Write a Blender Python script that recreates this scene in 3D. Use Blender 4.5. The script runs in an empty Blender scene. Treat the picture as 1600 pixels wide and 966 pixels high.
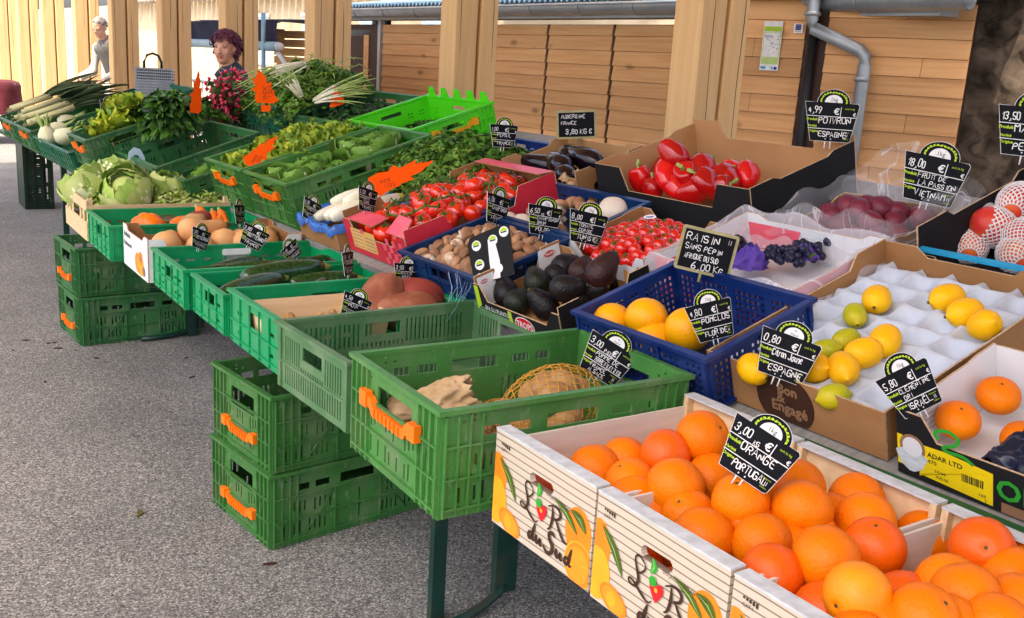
import bpy, math, random
from mathutils import Vector as V, Matrix as MX, noise
R = math.radians
sc = bpy.context.scene
col = sc.collection
random.seed(7)

# ------------------------------------------------------------ camera
CY, CP, CR, CF, CH = .586, .237, .06, 1552., 1.459
fw = V((math.sin(CY)*math.cos(CP), math.cos(CY)*math.cos(CP), -math.sin(CP)))
r0 = V((math.cos(CY), -math.sin(CY), 0)); u0_ = r0.cross(fw)
rt = r0*math.cos(CR) + u0_*math.sin(CR); up = -r0*math.sin(CR) + u0_*math.cos(CR)
CO = V((0, 0, CH))
cd = bpy.data.cameras.new('camera'); cam = bpy.data.objects.new('camera', cd); col.objects.link(cam)
m = MX((rt, up, -fw)).transposed().to_4x4(); m.translation = CO; cam.matrix_world = m
cd.sensor_width = 36; cd.lens = 36*CF/1600; cd.clip_start = .05; cd.clip_end = 800
cd.dof.use_dof = False
sc.camera = cam
# ------------------------------------------------------------ light
SUN_EL, SUN_AZ = R(65), R(243)           # azimuth clockwise from +Y, direction towards the sun
w = bpy.data.worlds.new('World'); sc.world = w; w.use_nodes = True
nt = w.node_tree; bg = nt.nodes['Background']
sky = nt.nodes.new('ShaderNodeTexSky'); sky.sky_type = 'NISHITA'; sky.sun_disc = False
sky.sun_elevation = SUN_EL; sky.sun_rotation = SUN_AZ; sky.dust_density = 6; sky.air_density = .55; sky.ozone_density = 0
nt.links.new(sky.outputs[0], bg.inputs[0]); bg.inputs[1].default_value = .15
sd = bpy.data.lights.new('sun', 'SUN'); sd.energy = 2.0; sd.angle = R(.6); sd.color = (1, .88, .72)
so = bpy.data.objects.new('sun', sd); col.objects.link(so)
sdir = V((math.sin(SUN_AZ)*math.cos(SUN_EL), math.cos(SUN_AZ)*math.cos(SUN_EL), math.sin(SUN_EL)))
so.rotation_euler = sdir.to_track_quat('Z', 'Y').to_euler(); so.location = sdir*40
vs = sc.view_settings; vs.view_transform = 'Standard'; vs.look = 'None'; vs.exposure = 2.15; vs.gamma = 1
vs.use_curve_mapping = False
sc.render.film_transparent = False
sc.cycles.max_bounces = 8; sc.cycles.transparent_max_bounces = 12
sc.cycles.use_denoising = True
# ------------------------------------------------------------ pixel tools (measurements of the photograph)
def ray(px, py): return fw + rt*((px-800)/CF) - up*((py-483)/CF)
def pz(px, py, z):
    d = ray(px, py); return CO + d*((z-CH)/d.z)
PL = dict(main=(1.45, .72, .04, .30), far=(1.1, .60, .03, .33), front=(0, .62, 0, 0), ground=(0, 0, 0, 0))
def axes(pl):
    x0, z0, ya, T = PL[pl]
    a = V((math.cos(ya)*math.cos(T), math.sin(ya)*math.cos(T), math.sin(T))); b = V((-math.sin(ya), math.cos(ya), 0))
    return V((x0, 0, z0)), a, b, a.cross(b)
def frame(pl, u, v, h=0, yaw=0):
    o, a, b, n = axes(pl)
    mm = MX((a, b, n)).transposed().to_4x4(); mm.translation = o + a*u + b*v + n*h
    return mm @ MX.Rotation(yaw, 4, 'Z')
def pp(pl, px, py, h=0):                  # point of a stall plane, h above it, seen at a pixel of the photograph
    o, a, b, n = axes(pl); d = ray(px, py)
    return CO + d*(((o-CO).dot(n)+h)/d.dot(n))
# ------------------------------------------------------------ materials
def mk(name, c1, c2=None, scale=8, rough=.5, bump=0, bscale=60, metal=0, spec=.3, st=(1, 1, 1), coat=0, island=0, detail=5, dist=0,
       dirt=None, dscale=5, damt=.4, sss=0, obr=0, knots=0, scuff=None, lo=.35, hi=.65, alpha=1, trans=0):
    mt = bpy.data.materials.new(name); mt.use_nodes = True
    t = mt.node_tree; N = t.nodes; L = t.links; b = N['Principled BSDF']
    tc = N.new('ShaderNodeTexCoord'); mp = N.new('ShaderNodeMapping'); mp.inputs['Scale'].default_value = st
    L.new(tc.outputs['Object'], mp.inputs[0])
    c = None
    if c2 is None: c2 = tuple(x*.78 for x in c1)
    nz = N.new('ShaderNodeTexNoise'); nz.inputs['Scale'].default_value = scale; nz.inputs['Detail'].default_value = detail
    nz.inputs['Distortion'].default_value = dist
    L.new(mp.outputs[0], nz.inputs['Vector'])
    rp = N.new('ShaderNodeValToRGB'); rp.color_ramp.elements[0].position = lo; rp.color_ramp.elements[1].position = hi
    rp.color_ramp.elements[0].color = (*c2, 1); rp.color_ramp.elements[1].color = (*c1, 1)
    L.new(nz.outputs['Fac'], rp.inputs[0]); c = rp.outputs[0]
    if knots:
        mk_ = N.new('ShaderNodeMapping'); mk_.inputs['Scale'].default_value = tuple(1.0 if q_ > 2 else .45 for q_ in st); L.new(tc.outputs['Object'], mk_.inputs[0])
        vo = N.new('ShaderNodeTexVoronoi'); vo.inputs['Scale'].default_value = knots; L.new(mk_.outputs[0], vo.inputs['Vector'])
        rk = N.new('ShaderNodeValToRGB'); rk.color_ramp.elements[0].position = .05; rk.color_ramp.elements[0].color = (.8, .8, .8, 1); rk.color_ramp.elements[1].position = .15; rk.color_ramp.elements[1].color = (0, 0, 0, 1)
        L.new(vo.outputs['Distance'], rk.inputs[0]); mxk = N.new('ShaderNodeMixRGB'); mxk.inputs[2].default_value = tuple(x*.38 for x in c2)+(1,); L.new(rk.outputs[0], mxk.inputs[0]); L.new(c, mxk.inputs[1]); c = mxk.outputs[0]
    if dirt:
        n2 = N.new('ShaderNodeTexNoise'); n2.inputs['Scale'].default_value = dscale; n2.inputs['Detail'].default_value = 7
        n2.inputs['Roughness'].default_value = .7
        L.new(tc.outputs['Object'], n2.inputs['Vector'])
        r2 = N.new('ShaderNodeValToRGB'); r2.color_ramp.elements[0].position = .48; r2.color_ramp.elements[1].position = .72
        r2.color_ramp.elements[1].color = (damt, damt, damt, 1)
        L.new(n2.outputs['Fac'], r2.inputs[0])
        mx = N.new('ShaderNodeMixRGB'); mx.inputs[2].default_value = (*dirt, 1); L.new(r2.outputs[0], mx.inputs[0]); L.new(c, mx.inputs[1]); c = mx.outputs[0]
    if scuff:
        ms_ = N.new('ShaderNodeMapping'); ms_.inputs['Scale'].default_value = (1, 1, .35); ms_.inputs['Rotation'].default_value = (.5, .3, .2); L.new(tc.outputs['Object'], ms_.inputs[0])
        n4 = N.new('ShaderNodeTexNoise'); n4.inputs['Scale'].default_value = 55; n4.inputs['Detail'].default_value = 6; n4.inputs['Roughness'].default_value = .75; L.new(ms_.outputs[0], n4.inputs['Vector'])
        r4 = N.new('ShaderNodeValToRGB'); r4.color_ramp.elements[0].position = .58; r4.color_ramp.elements[1].position = .70; r4.color_ramp.elements[1].color = (.55, .55, .55, 1); L.new(n4.outputs['Fac'], r4.inputs[0])
        m4 = N.new('ShaderNodeMixRGB'); m4.inputs[2].default_value = (*scuff, 1); L.new(r4.outputs[0], m4.inputs[0]); L.new(c, m4.inputs[1]); c = m4.outputs[0]
    if island:
        g = N.new('ShaderNodeNewGeometry'); mr = N.new('ShaderNodeMapRange')
        mr.inputs['To Min'].default_value = 1-island; mr.inputs['To Max'].default_value = 1+island
        L.new(g.outputs['Random Per Island'], mr.inputs['Value'])
        hs = N.new('ShaderNodeHueSaturation'); L.new(mr.outputs[0], hs.inputs['Value']); L.new(c, hs.inputs['Color']); c = hs.outputs[0]
    if obr:
        oi = N.new('ShaderNodeObjectInfo'); mr = N.new('ShaderNodeMapRange'); mr.inputs['To Min'].default_value = 1-obr; mr.inputs['To Max'].default_value = 1+obr*.6
        L.new(oi.outputs['Random'], mr.inputs['Value']); hs = N.new('ShaderNodeHueSaturation'); L.new(mr.outputs[0], hs.inputs['Value']); L.new(c, hs.inputs['Color']); c = hs.outputs[0]
    L.new(c, b.inputs['Base Color'])
    b.inputs['Roughness'].default_value = rough; b.inputs['Metallic'].default_value = metal
    b.inputs['Specular IOR Level'].default_value = spec; b.inputs['Coat Weight'].default_value = coat; b.inputs['Coat Roughness'].default_value = .08
    if sss: b.inputs['Subsurface Weight'].default_value = sss; b.inputs['Subsurface Radius'].default_value = (.02, .01, .005)
    if bump:
        n3 = N.new('ShaderNodeTexNoise'); n3.inputs['Scale'].default_value = bscale; n3.inputs['Detail'].default_value = 3
        L.new(mp.outputs[0], n3.inputs['Vector']); bp = N.new('ShaderNodeBump'); bp.inputs['Strength'].default_value = bump; bp.inputs['Distance'].default_value = .003
        L.new(n3.outputs['Fac'], bp.inputs['Height']); L.new(bp.outputs[0], b.inputs['Normal'])
    if alpha < 1: b.inputs['Alpha'].default_value = alpha
    if trans: b.inputs['Transmission Weight'].default_value = trans
    return mt
def tint(base, name, *c):                 # a plain printed ink
    return mk(name, c, tuple(x*.85 for x in c), 20, rough=.55)
M = {}
plastic = dict(rough=.45, bump=.08, bscale=90, dirt=(.20, .20, .13), dscale=9, damt=.50, scuff=(.30, .36, .24))
M['green_old'] = mk('weathered green plastic', (.068, .235, .048), (.045, .18, .035), 6, **plastic)
M['green_pale'] = mk('pale worn green plastic', (.085, .20, .078), (.06, .155, .06), 6, rough=.5, bump=.1, bscale=90, dirt=(.26, .27, .2), dscale=6, damt=.5)
M['green_new'] = mk('bright green plastic', (.004, .30, .10), (.003, .24, .075), 6, rough=.36, bump=.06, bscale=90, dirt=(.1, .3, .16), dscale=9, damt=.25)
M['green_dark'] = mk('dark green plastic', (.035, .16, .045), (.022, .11, .03), 6, **plastic)
M['green_teal'] = mk('teal green plastic', (.01, .15, .075), (.006, .11, .05), 6, **plastic)
M['lime'] = mk('lime plastic', (.09, .72, .012), (.07, .62, .01), 6, rough=.35)
M['blue'] = mk('navy blue plastic', (.005, .026, .145), (.004, .019, .105), 6, rough=.35, bump=.05, dirt=(.1, .12, .3), dscale=8, damt=.25)
M['blue2'] = mk('deep blue plastic', (.004, .032, .115), (.003, .022, .085), 6, rough=.35, dirt=(.06, .12, .22), dscale=8, damt=.25)
M['orange_pl'] = mk('orange plastic', (.95, .20, .005), (.85, .15, .004), 10, rough=.4)
M['black_pl'] = mk('black plastic', (.012, .016, .013), None, 8, rough=.4)
M['yellow_pl'] = mk('amber plastic', (.9, .42, .01), None, 8, rough=.4)
M['grey_pl'] = mk('grey plastic', (.35, .38, .42), (.28, .3, .34), 8, rough=.45)
M['white_pl'] = mk('white plastic', (.75, .76, .75), None, 8, rough=.4)
M['card'] = mk('brown cardboard', (.38, .19, .070), (.31, .145, .05), 5, rough=.85, bump=.06, bscale=40, st=(1, 1, 3), dirt=(.3, .17, .07), dscale=4, damt=.5)
M['card_in'] = mk('pale cardboard', (.50, .275, .115), (.42, .22, .085), 5, rough=.85, bump=.05, bscale=40)
M['card_edge'] = mk('cut cardboard edge', (.60, .44, .27), (.4, .26, .14), 120, rough=.9)
M['card_black'] = mk('black printed cardboard', (.010, .010, .011), (.016, .016, .017), 6, rough=.65, spec=.12, dirt=(.035, .035, .036), dscale=6, damt=.35)
M['card_white'] = mk('white printed cardboard', (.74, .74, .74), (.66, .67, .68), 6, rough=.55)
M['card_red'] = mk('red printed cardboard', (.62, .03, .05), (.52, .02, .04), 9, rough=.45)
M['card_pink'] = mk('pink printed cardboard', (.80, .12, .16), (.7, .08, .12), 12, rough=.45)
M['crate_wood'] = mk('poplar crate wood', (.70, .52, .30), (.58, .40, .21), 5, rough=.75, st=(2, 16, 16), island=.10, bump=.06, bscale=40)
M['veneer'] = mk('veneer', (.78, .58, .33), (.70, .49, .26), 3, rough=.7, st=(2, 14, 14))
M['whitewood'] = mk('painted box edge', (.62, .66, .68), (.48, .50, .50), 14, rough=.6, st=(3, 3, 12))
M['post'] = mk('oak post', (.72, .465, .215), (.60, .36, .15), 2.6, rough=.75, st=(11, 11, .5), bump=.2, bscale=7, island=.10, dist=.35, detail=9, lo=.25, hi=.75, knots=3.2)
M['clad'] = mk('larch cladding', (.76, .43, .18), (.66, .345, .13), 3, rough=.65, st=(14, .6, 14), bump=.1, bscale=9, island=.22, dist=.35, detail=9, knots=4.2)
M['clad2'] = mk('weathered larch cladding', (.72, .40, .17), (.62, .32, .125), 3, rough=.68, st=(14, .6, 14), bump=.1, bscale=9, island=.22, dist=.35, detail=9, knots=4.2)
M['zinc'] = mk('zinc', (.42, .46, .48), (.33, .37, .40), 5, rough=.45, metal=.6, bump=.03, bscale=12)
M['corr'] = mk('corrugated roof', (.20, .32, .40), (.15, .25, .33), 4, rough=.4)
M['darkmetal'] = mk('dark metal', (.02, .022, .025), None, 8, rough=.45, metal=.4)
M['leg'] = mk('dark green painted steel', (.008, .045, .035), (.006, .03, .022), 6, rough=.4, dirt=(.10, .045, .02), dscale=6, damt=.5)
M['board'] = mk('grey stained board', (.30, .29, .26), (.22, .21, .19), 5, rough=.8, st=(3, 14, 3))
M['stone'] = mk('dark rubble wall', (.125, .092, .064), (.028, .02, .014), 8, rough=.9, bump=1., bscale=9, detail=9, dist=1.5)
M['plaster'] = mk('pale plaster', (.62, .50, .33), (.50, .39, .24), 2, rough=.9)
M['plaster2'] = mk('cream plaster', (.72, .62, .46), (.6, .5, .36), 3, rough=.9)
M['tiles'] = mk('pale roof tiles', (.50, .42, .34), (.34, .26, .2), 5, rough=.85, island=.2)
M['navy'] = mk('navy canvas', (.012, .016, .045), (.008, .01, .03), 6, rough=.8)
M['pblue'] = mk('pale blue vinyl', (.32, .48, .58), (.26, .42, .52), 6, rough=.4)
M['burg'] = mk('burgundy cloth', (.10, .012, .02), (.05, .006, .01), 5, rough=.9)
for k, c in dict(black=(.012, .012, .014), white=(.82, .82, .80), lime_ink=(.42, .62, .02), green_ink=(.03, .36, .03), red_ink=(.68, .012, .02),
                 orange_ink=(.90, .25, .012), amber_ink=(.92, .42, .02), brown_ink=(.055, .022, .012), brown_pale=(.30, .16, .08), yellow_ink=(.90, .66, .005),
                 grey_ink=(.25, .25, .25), blue_ink=(.02, .05, .28), pale_green=(.5, .68, .22), pale_blue=(.45, .62, .7), leaf_ink=(.075, .13, .012), cyan_ink=(.02, .35, .62), pale_orange=(.85, .45, .12), dgreen_ink=(.02, .09, .03)).items():
    M[k] = tint(None, k.replace('_', ' '), *c)
M['slate'] = mk('black sign board', (.0032, .0042, .0068), (.0045, .0055, .0085), 9, rough=.5, spec=.10)
M['fluo'] = mk('fluorescent orange card', (1., .105, .002), (1., .095, .001), 6, rough=.7, spec=.1)
M['fluo_back'] = mk('pale orange card back', (1., .34, .12), None, 6, rough=.6)
def film(name, c, a, rough=.12, sc_=5, crease_glint=.6):
    mt = bpy.data.materials.new(name); mt.use_nodes = True; t = mt.node_tree; N = t.nodes; L = t.links
    b = N['Principled BSDF']; b.inputs['Base Color'].default_value = (*c, 1); b.inputs['Roughness'].default_value = rough
    nz = N.new('ShaderNodeTexNoise'); nz.inputs['Scale'].default_value = sc_; nz.inputs['Detail'].default_value = 2; nz.inputs['Distortion'].default_value = .5
    tc = N.new('ShaderNodeTexCoord'); mp = N.new('ShaderNodeMapping'); mp.inputs['Scale'].default_value = (.8, 3.4, 1.2); mp.inputs['Rotation'].default_value = (.3, .2, .5); L.new(tc.outputs['Object'], mp.inputs[0]); L.new(mp.outputs[0], nz.inputs['Vector'])
    bp = N.new('ShaderNodeBump'); bp.inputs['Strength'].default_value = .6; bp.inputs['Distance'].default_value = .02
    L.new(nz.outputs['Fac'], bp.inputs['Height']); L.new(bp.outputs[0], b.inputs['Normal'])
    m1 = N.new('ShaderNodeMath'); m1.operation = 'SUBTRACT'; m1.inputs[1].default_value = .5; L.new(nz.outputs['Fac'], m1.inputs[0])
    m2 = N.new('ShaderNodeMath'); m2.operation = 'ABSOLUTE'; L.new(m1.outputs[0], m2.inputs[0])
    mr = N.new('ShaderNodeMapRange'); mr.inputs['From Min'].default_value = 0; mr.inputs['From Max'].default_value = .013
    mr.inputs['To Min'].default_value = min(1, a+crease_glint*.55); mr.inputs['To Max'].default_value = a  # more opaque lines paint white glints along the film's wrinkles
    L.new(m2.outputs[0], mr.inputs['Value']); L.new(mr.outputs[0], b.inputs['Alpha'])
    return mt
M['film'] = film('clear wrinkled film', (.85, .87, .9), .09, .08, 3.2, .55)
M['film2'] = film('milky film', (.85, .83, .86), .30, .2, 3.6, .5)
M['film_blue'] = film('blue film', (.03, .18, .62), .75, .2, 9, .3)
# produce
M['orange'] = mk('orange peel', (.88, .222, .0002), (.82, .172, .0002), 5, rough=.43, bump=.5, bscale=150, spec=.2, obr=.14)
M['orange_red'] = mk('deep orange peel', (.84, .135, .0003), (.78, .105, .0003), 5, rough=.42, bump=.3, bscale=190, spec=.35)
M['orange_pale'] = mk('pale orange peel', (.93, .33, .004), (.90, .25, .002), 7, rough=.45, bump=.3, bscale=190, spec=.32, dirt=(.68, .40, .06), dscale=12, damt=.4)
M['lemon'] = mk('lemon peel', (.93, .52, .001), (.89, .43, .001), 8, rough=.45, bump=.25, bscale=180, spec=.25)
M['lime_fruit'] = mk('lime peel', (.56, .46, .008), (.38, .40, .008), 10, rough=.4, bump=.2, bscale=200)
M['lime_green'] = mk('green lime peel', (.06, .24, .012), (.04, .17, .008), 10, rough=.4, bump=.2, bscale=200)
M['pomelo'] = mk('grapefruit peel', (.93, .46, .001), (.91, .38, .001), 6, rough=.4, bump=.2, bscale=200, sss=.08)
M['calyx'] = mk('stem scar', (.12, .10, .02), (.06, .05, .015), 60, rough=.8)
M['avo'] = mk('avocado skin', (.010, .0075, .0085), (.005, .005, .005), 12, rough=.45, bump=.9, bscale=130)
M['avo_red'] = mk('brown avocado skin', (.045, .012, .010), (.022, .007, .007), 40, rough=.45, bump=.9, bscale=130)
M['avo_green'] = mk('green avocado skin', (.011, .015, .007), (.006, .008, .005), 12, rough=.45, bump=.9, bscale=130)
M['mush'] = mk('brown mushroom', (.46, .25, .125), (.25, .115, .05), 22, rough=.6, obr=.35, bump=.1)
M['mush_w'] = mk('white mushroom', (.78, .70, .58), (.66, .55, .42), 14, rough=.6)
M['gill'] = mk('mushroom stem', (.72, .60, .45), (.5, .36, .24), 20, rough=.8)
M['tomato'] = mk('tomato skin', (.80, .022, .008), (.74, .03, .006), 3, obr=.15, rough=.13, spec=.6, coat=.5)
M['cherry'] = mk('cherry tomato skin', (.70, .012, .006), (.6, .008, .004), 4, rough=.12, spec=.6, coat=.5)
M['pepper'] = mk('red pepper skin', (.66, .006, .008), (.50, .003, .005), 4, rough=.14, spec=.45, coat=.35, obr=.3, bump=.12, bscale=16)
M['vine'] = mk('vine stalk', (.09, .16, .02), (.06, .11, .015), 20, rough=.7)
M['aub'] = mk('aubergine skin', (.006, .002, .006), (.009, .003, .008), 4, rough=.13, spec=.35, coat=.25)
M['zuc'] = mk('zucchini skin', (.018, .075, .014), (.006, .028, .007), 26, rough=.24, spec=.5, st=(.25, 2.2, 2.2), coat=.2)
M['squash'] = mk('butternut skin', (.68, .36, .14), (.58, .27, .09), 8, rough=.5, island=.12)
M['pumpkin'] = mk('pumpkin skin', (.90, .20, .006), (.82, .15, .004), 8, rough=.35)
M['carrot'] = mk('carrot skin', (.85, .20, .02), (.75, .15, .012), 30, rough=.6)
M['sweetp'] = mk('sweet potato skin', (.36, .115, .055), (.24, .065, .03), 12, rough=.7, bump=.4, bscale=28, dirt=(.42, .22, .12), dscale=14, damt=.6)
M['sweetp2'] = mk('red sweet potato skin', (.38, .075, .05), (.26, .04, .03), 10, rough=.65, bump=.3, bscale=28)
M['potato'] = mk('potato skin', (.52, .32, .14), (.40, .22, .085), 18, rough=.7)
M['walnut'] = mk('walnut shell', (.50, .28, .11), (.30, .15, .055), 60, rough=.75, bump=.8, bscale=90)
M['onion'] = mk('onion skin', (.55, .19, .06), (.38, .11, .03), 12, rough=.4, st=(5, 5, 1))
M['endive'] = mk('endive white', (.86, .84, .68), (.80, .77, .55), 8, rough=.45, sss=.1)
M['endive_y'] = mk('endive yellow tip', (.84, .74, .12), None, 8, rough=.45)
M['leekw'] = mk('leek white', (.62, .58, .32), (.46, .44, .18), 10, rough=.5, st=(1, 6, 6))
M['leekg'] = mk('leek green', (.075, .115, .05), (.045, .075, .032), 8, rough=.55, island=.3)
M['fennel'] = mk('fennel bulb', (.74, .72, .48), (.62, .62, .36), 10, rough=.45, st=(4, 4, 1))
M['stalk'] = mk('pale green stalk', (.42, .52, .16), (.30, .42, .10), 10, rough=.5)
M['whitestalk'] = mk('white stalk', (.80, .78, .60), (.66, .64, .42), 10, rough=.5)
def leafm(n, c1, c2, isl=.25, rough=.5, sc_=9):
    return mk(n, c1, c2, sc_, rough=rough, island=isl, sss=0)
M['l_butter'] = leafm('butterhead leaf', (.20, .36, .055), (.12, .27, .03))
M['l_batavia'] = leafm('batavia leaf', (.30, .42, .04), (.17, .32, .02))
M['l_yellow'] = leafm('yellow green leaf', (.45, .50, .03), (.30, .40, .02))
M['l_cabb'] = leafm('cabbage leaf', (.40, .54, .12), (.25, .40, .06), .25)
M['l_cabb2'] = leafm('pale cabbage leaf', (.60, .67, .28), (.44, .55, .14), .2)
M['l_rib'] = mk('leaf rib', (.80, .82, .56), (.70, .74, .44), 12, rough=.5)
M['l_dark'] = leafm('dark green leaf', (.040, .115, .018), (.022, .07, .012), .35)
M['l_spin'] = leafm('spinach leaf', (.022, .070, .022), (.012, .042, .014), .35, .42)
M['l_pars'] = leafm('parsley leaf', (.11, .27, .03), (.055, .165, .016), .45)
M['l_herb'] = leafm('herb leaf', (.17, .28, .035), (.08, .17, .02), .5)
M['radish'] = mk('radish skin', (.70, .035, .10), (.55, .02, .06), 10, rough=.3, island=.35)
M['radish_w'] = mk('radish tail', (.80, .55, .55), None, 10, rough=.4)
M['mango'] = mk('mango skin', (.78, .19, .02), (.62, .035, .03), 7, rough=.38, lo=.4, hi=.62)
M['foam'] = mk('white foam net', (.86, .84, .83), None, 20, rough=.7)
M['net'] = mk('yellow net', (.66, .33, .04), None, 20, rough=.6)
M['passion'] = mk('passion fruit skin', (.20, .022, .042), (.12, .014, .028), 12, rough=.4)
M['grape'] = mk('black grape skin', (.010, .010, .03), (.02, .02, .05), 14, rough=.35)
M['purple'] = mk('purple tissue', (.13, .07, .42), (.09, .045, .32), 10, rough=.7)
M['tray'] = mk('pulp fruit tray', (.56, .62, .70), (.50, .56, .64), 30, rough=.85, bump=.1, bscale=120)
M['paper'] = mk('crumpled brown paper', (.62, .44, .25), (.48, .32, .16), 8, rough=.8)
M['darkfilm'] = mk('dark blue wrapper', (.012, .016, .035), None, 8, rough=.18)
M['skin'] = mk('skin', (.68, .37, .25), (.62, .31, .20), 16, rough=.5, sss=.1)
M['lip'] = mk('lip', (.48, .14, .10), None, 16, rough=.4)
M['hair'] = mk('purple dyed hair', (.20, .055, .095), (.075, .018, .038), 30, rough=.55, island=.45)
M['hair_sunpale'] = mk('sun paled hair', (.38, .35, .31), (.12, .10, .09), 30, rough=.6, island=.3)  # dark hair lightened in its colour for the sun's glow on it
M['jacket'] = mk('dark teal jacket', (.030, .055, .065), (.016, .032, .04), 7, rough=.7, bump=.2, bscale=30)
M['jacket2'] = mk('grey work vest', (.16, .155, .14), None, 7, rough=.8)
M['shirt'] = mk('pale shirt', (.62, .60, .54), None, 7, rough=.8)
M['trouser'] = mk('dark trousers', (.03, .032, .038), None, 7, rough=.85)
M['eye'] = mk('eye white', (.45, .42, .38), None, 10, rough=.25)
M['iris'] = mk('iris', (.05, .03, .02), None, 10, rough=.2)
# ground: pale asphalt speckle
def asphalt():
    mt = bpy.data.materials.new('worn asphalt'); mt.use_nodes = True; t = mt.node_tree; N = t.nodes; L = t.links; b = N['Principled BSDF']
    tc = N.new('ShaderNodeTexCoord')
    v1 = N.new('ShaderNodeTexVoronoi'); v1.inputs['Scale'].default_value = 210; L.new(tc.outputs['Object'], v1.inputs['Vector'])
    n1 = N.new('ShaderNodeTexNoise'); n1.inputs['Scale'].default_value = 120; n1.inputs['Detail'].default_value = 4; L.new(tc.outputs['Object'], n1.inputs['Vector'])
    n2 = N.new('ShaderNodeTexNoise'); n2.inputs['Scale'].default_value = 1.6; n2.inputs['Detail'].default_value = 6; L.new(tc.outputs['Object'], n2.inputs['Vector'])
    sep = N.new('ShaderNodeSeparateColor'); L.new(v1.outputs['Color'], sep.inputs[0])
    rp = N.new('ShaderNodeValToRGB'); e = rp.color_ramp.elements
    e[0].position = .0; e[0].color = (.075, .074, .072, 1); e[1].position = 1; e[1].color = (.68, .67, .645, 1)
    x = rp.color_ramp.elements.new(.32); x.color = (.20, .198, .192, 1); x = rp.color_ramp.elements.new(.75); x.color = (.36, .355, .34, 1)
    L.new(sep.outputs[0], rp.inputs[0])
    m1 = N.new('ShaderNodeMixRGB'); m1.blend_type = 'OVERLAY'; m1.inputs[0].default_value = .55; L.new(rp.outputs[0], m1.inputs[1]); L.new(n1.outputs['Fac'], m1.inputs[2])
    r2 = N.new('ShaderNodeValToRGB'); r2.color_ramp.elements[0].position = .3; r2.color_ramp.elements[0].color = (.48, .478, .465, 1)
    r2.color_ramp.elements[1].position = .62; r2.color_ramp.elements[1].color = (.67, .658, .63, 1); L.new(n2.outputs['Fac'], r2.inputs[0])
    m2 = N.new('ShaderNodeMixRGB'); m2.blend_type = 'MULTIPLY'; m2.inputs[0].default_value = 1; L.new(m1.outputs[0], m2.inputs[1]); L.new(r2.outputs[0], m2.inputs[2])
    n5 = N.new('ShaderNodeTexNoise'); n5.inputs['Scale'].default_value = 7; n5.inputs['Detail'].default_value = 4; L.new(tc.outputs['Object'], n5.inputs['Vector'])
    r5 = N.new('ShaderNodeValToRGB'); r5.color_ramp.elements[0].position = .22; r5.color_ramp.elements[0].color = (.45, .44, .42, 1); r5.color_ramp.elements[1].position = .33; r5.color_ramp.elements[1].color = (1, 1, 1, 1); L.new(n5.outputs['Fac'], r5.inputs[0])
    m3 = N.new('ShaderNodeMixRGB'); m3.blend_type = 'MULTIPLY'; m3.inputs[0].default_value = 1; L.new(m2.outputs[0], m3.inputs[1]); L.new(r5.outputs[0], m3.inputs[2])
    L.new(m3.outputs[0], b.inputs['Base Color']); b.inputs['Roughness'].default_value = .85
    bp = N.new('ShaderNodeBump'); bp.inputs['Strength'].default_value = .5; bp.inputs['Distance'].default_value = .004
    L.new(sep.outputs[0], bp.inputs['Height']); L.new(bp.outputs[0], b.inputs['Normal'])
    return mt
M['asphalt'] = asphalt()
def boxprint():                            # white printed panel with dark wavy wood lines
    mt = mk('printed box front', (.60, .53, .43), (.54, .47, .37), 6, rough=.5); t = mt.node_tree; N = t.nodes; L = t.links; b = N['Principled BSDF']
    tc = N.new('ShaderNodeTexCoord'); mp = N.new('ShaderNodeMapping'); mp.inputs['Scale'].default_value = (1, .35, 1); L.new(tc.outputs['Object'], mp.inputs[0])
    wv = N.new('ShaderNodeTexWave'); wv.bands_direction = 'Z'; wv.inputs['Scale'].default_value = 23; wv.inputs['Distortion'].default_value = 5.5; wv.inputs['Detail'].default_value = 2.5; wv.inputs['Detail Scale'].default_value = .22
    L.new(mp.outputs[0], wv.inputs['Vector'])
    rp = N.new('ShaderNodeValToRGB'); rp.color_ramp.elements[0].position = .0; rp.color_ramp.elements[0].color = (.17, .115, .075, 1)
    rp.color_ramp.elements[1].position = .13; rp.color_ramp.elements[1].color = (.58, .50, .39, 1); L.new(wv.outputs['Fac'], rp.inputs[0]); L.new(rp.outputs[0], b.inputs['Base Color'])
    return mt
M['boxprint'] = boxprint()

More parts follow.
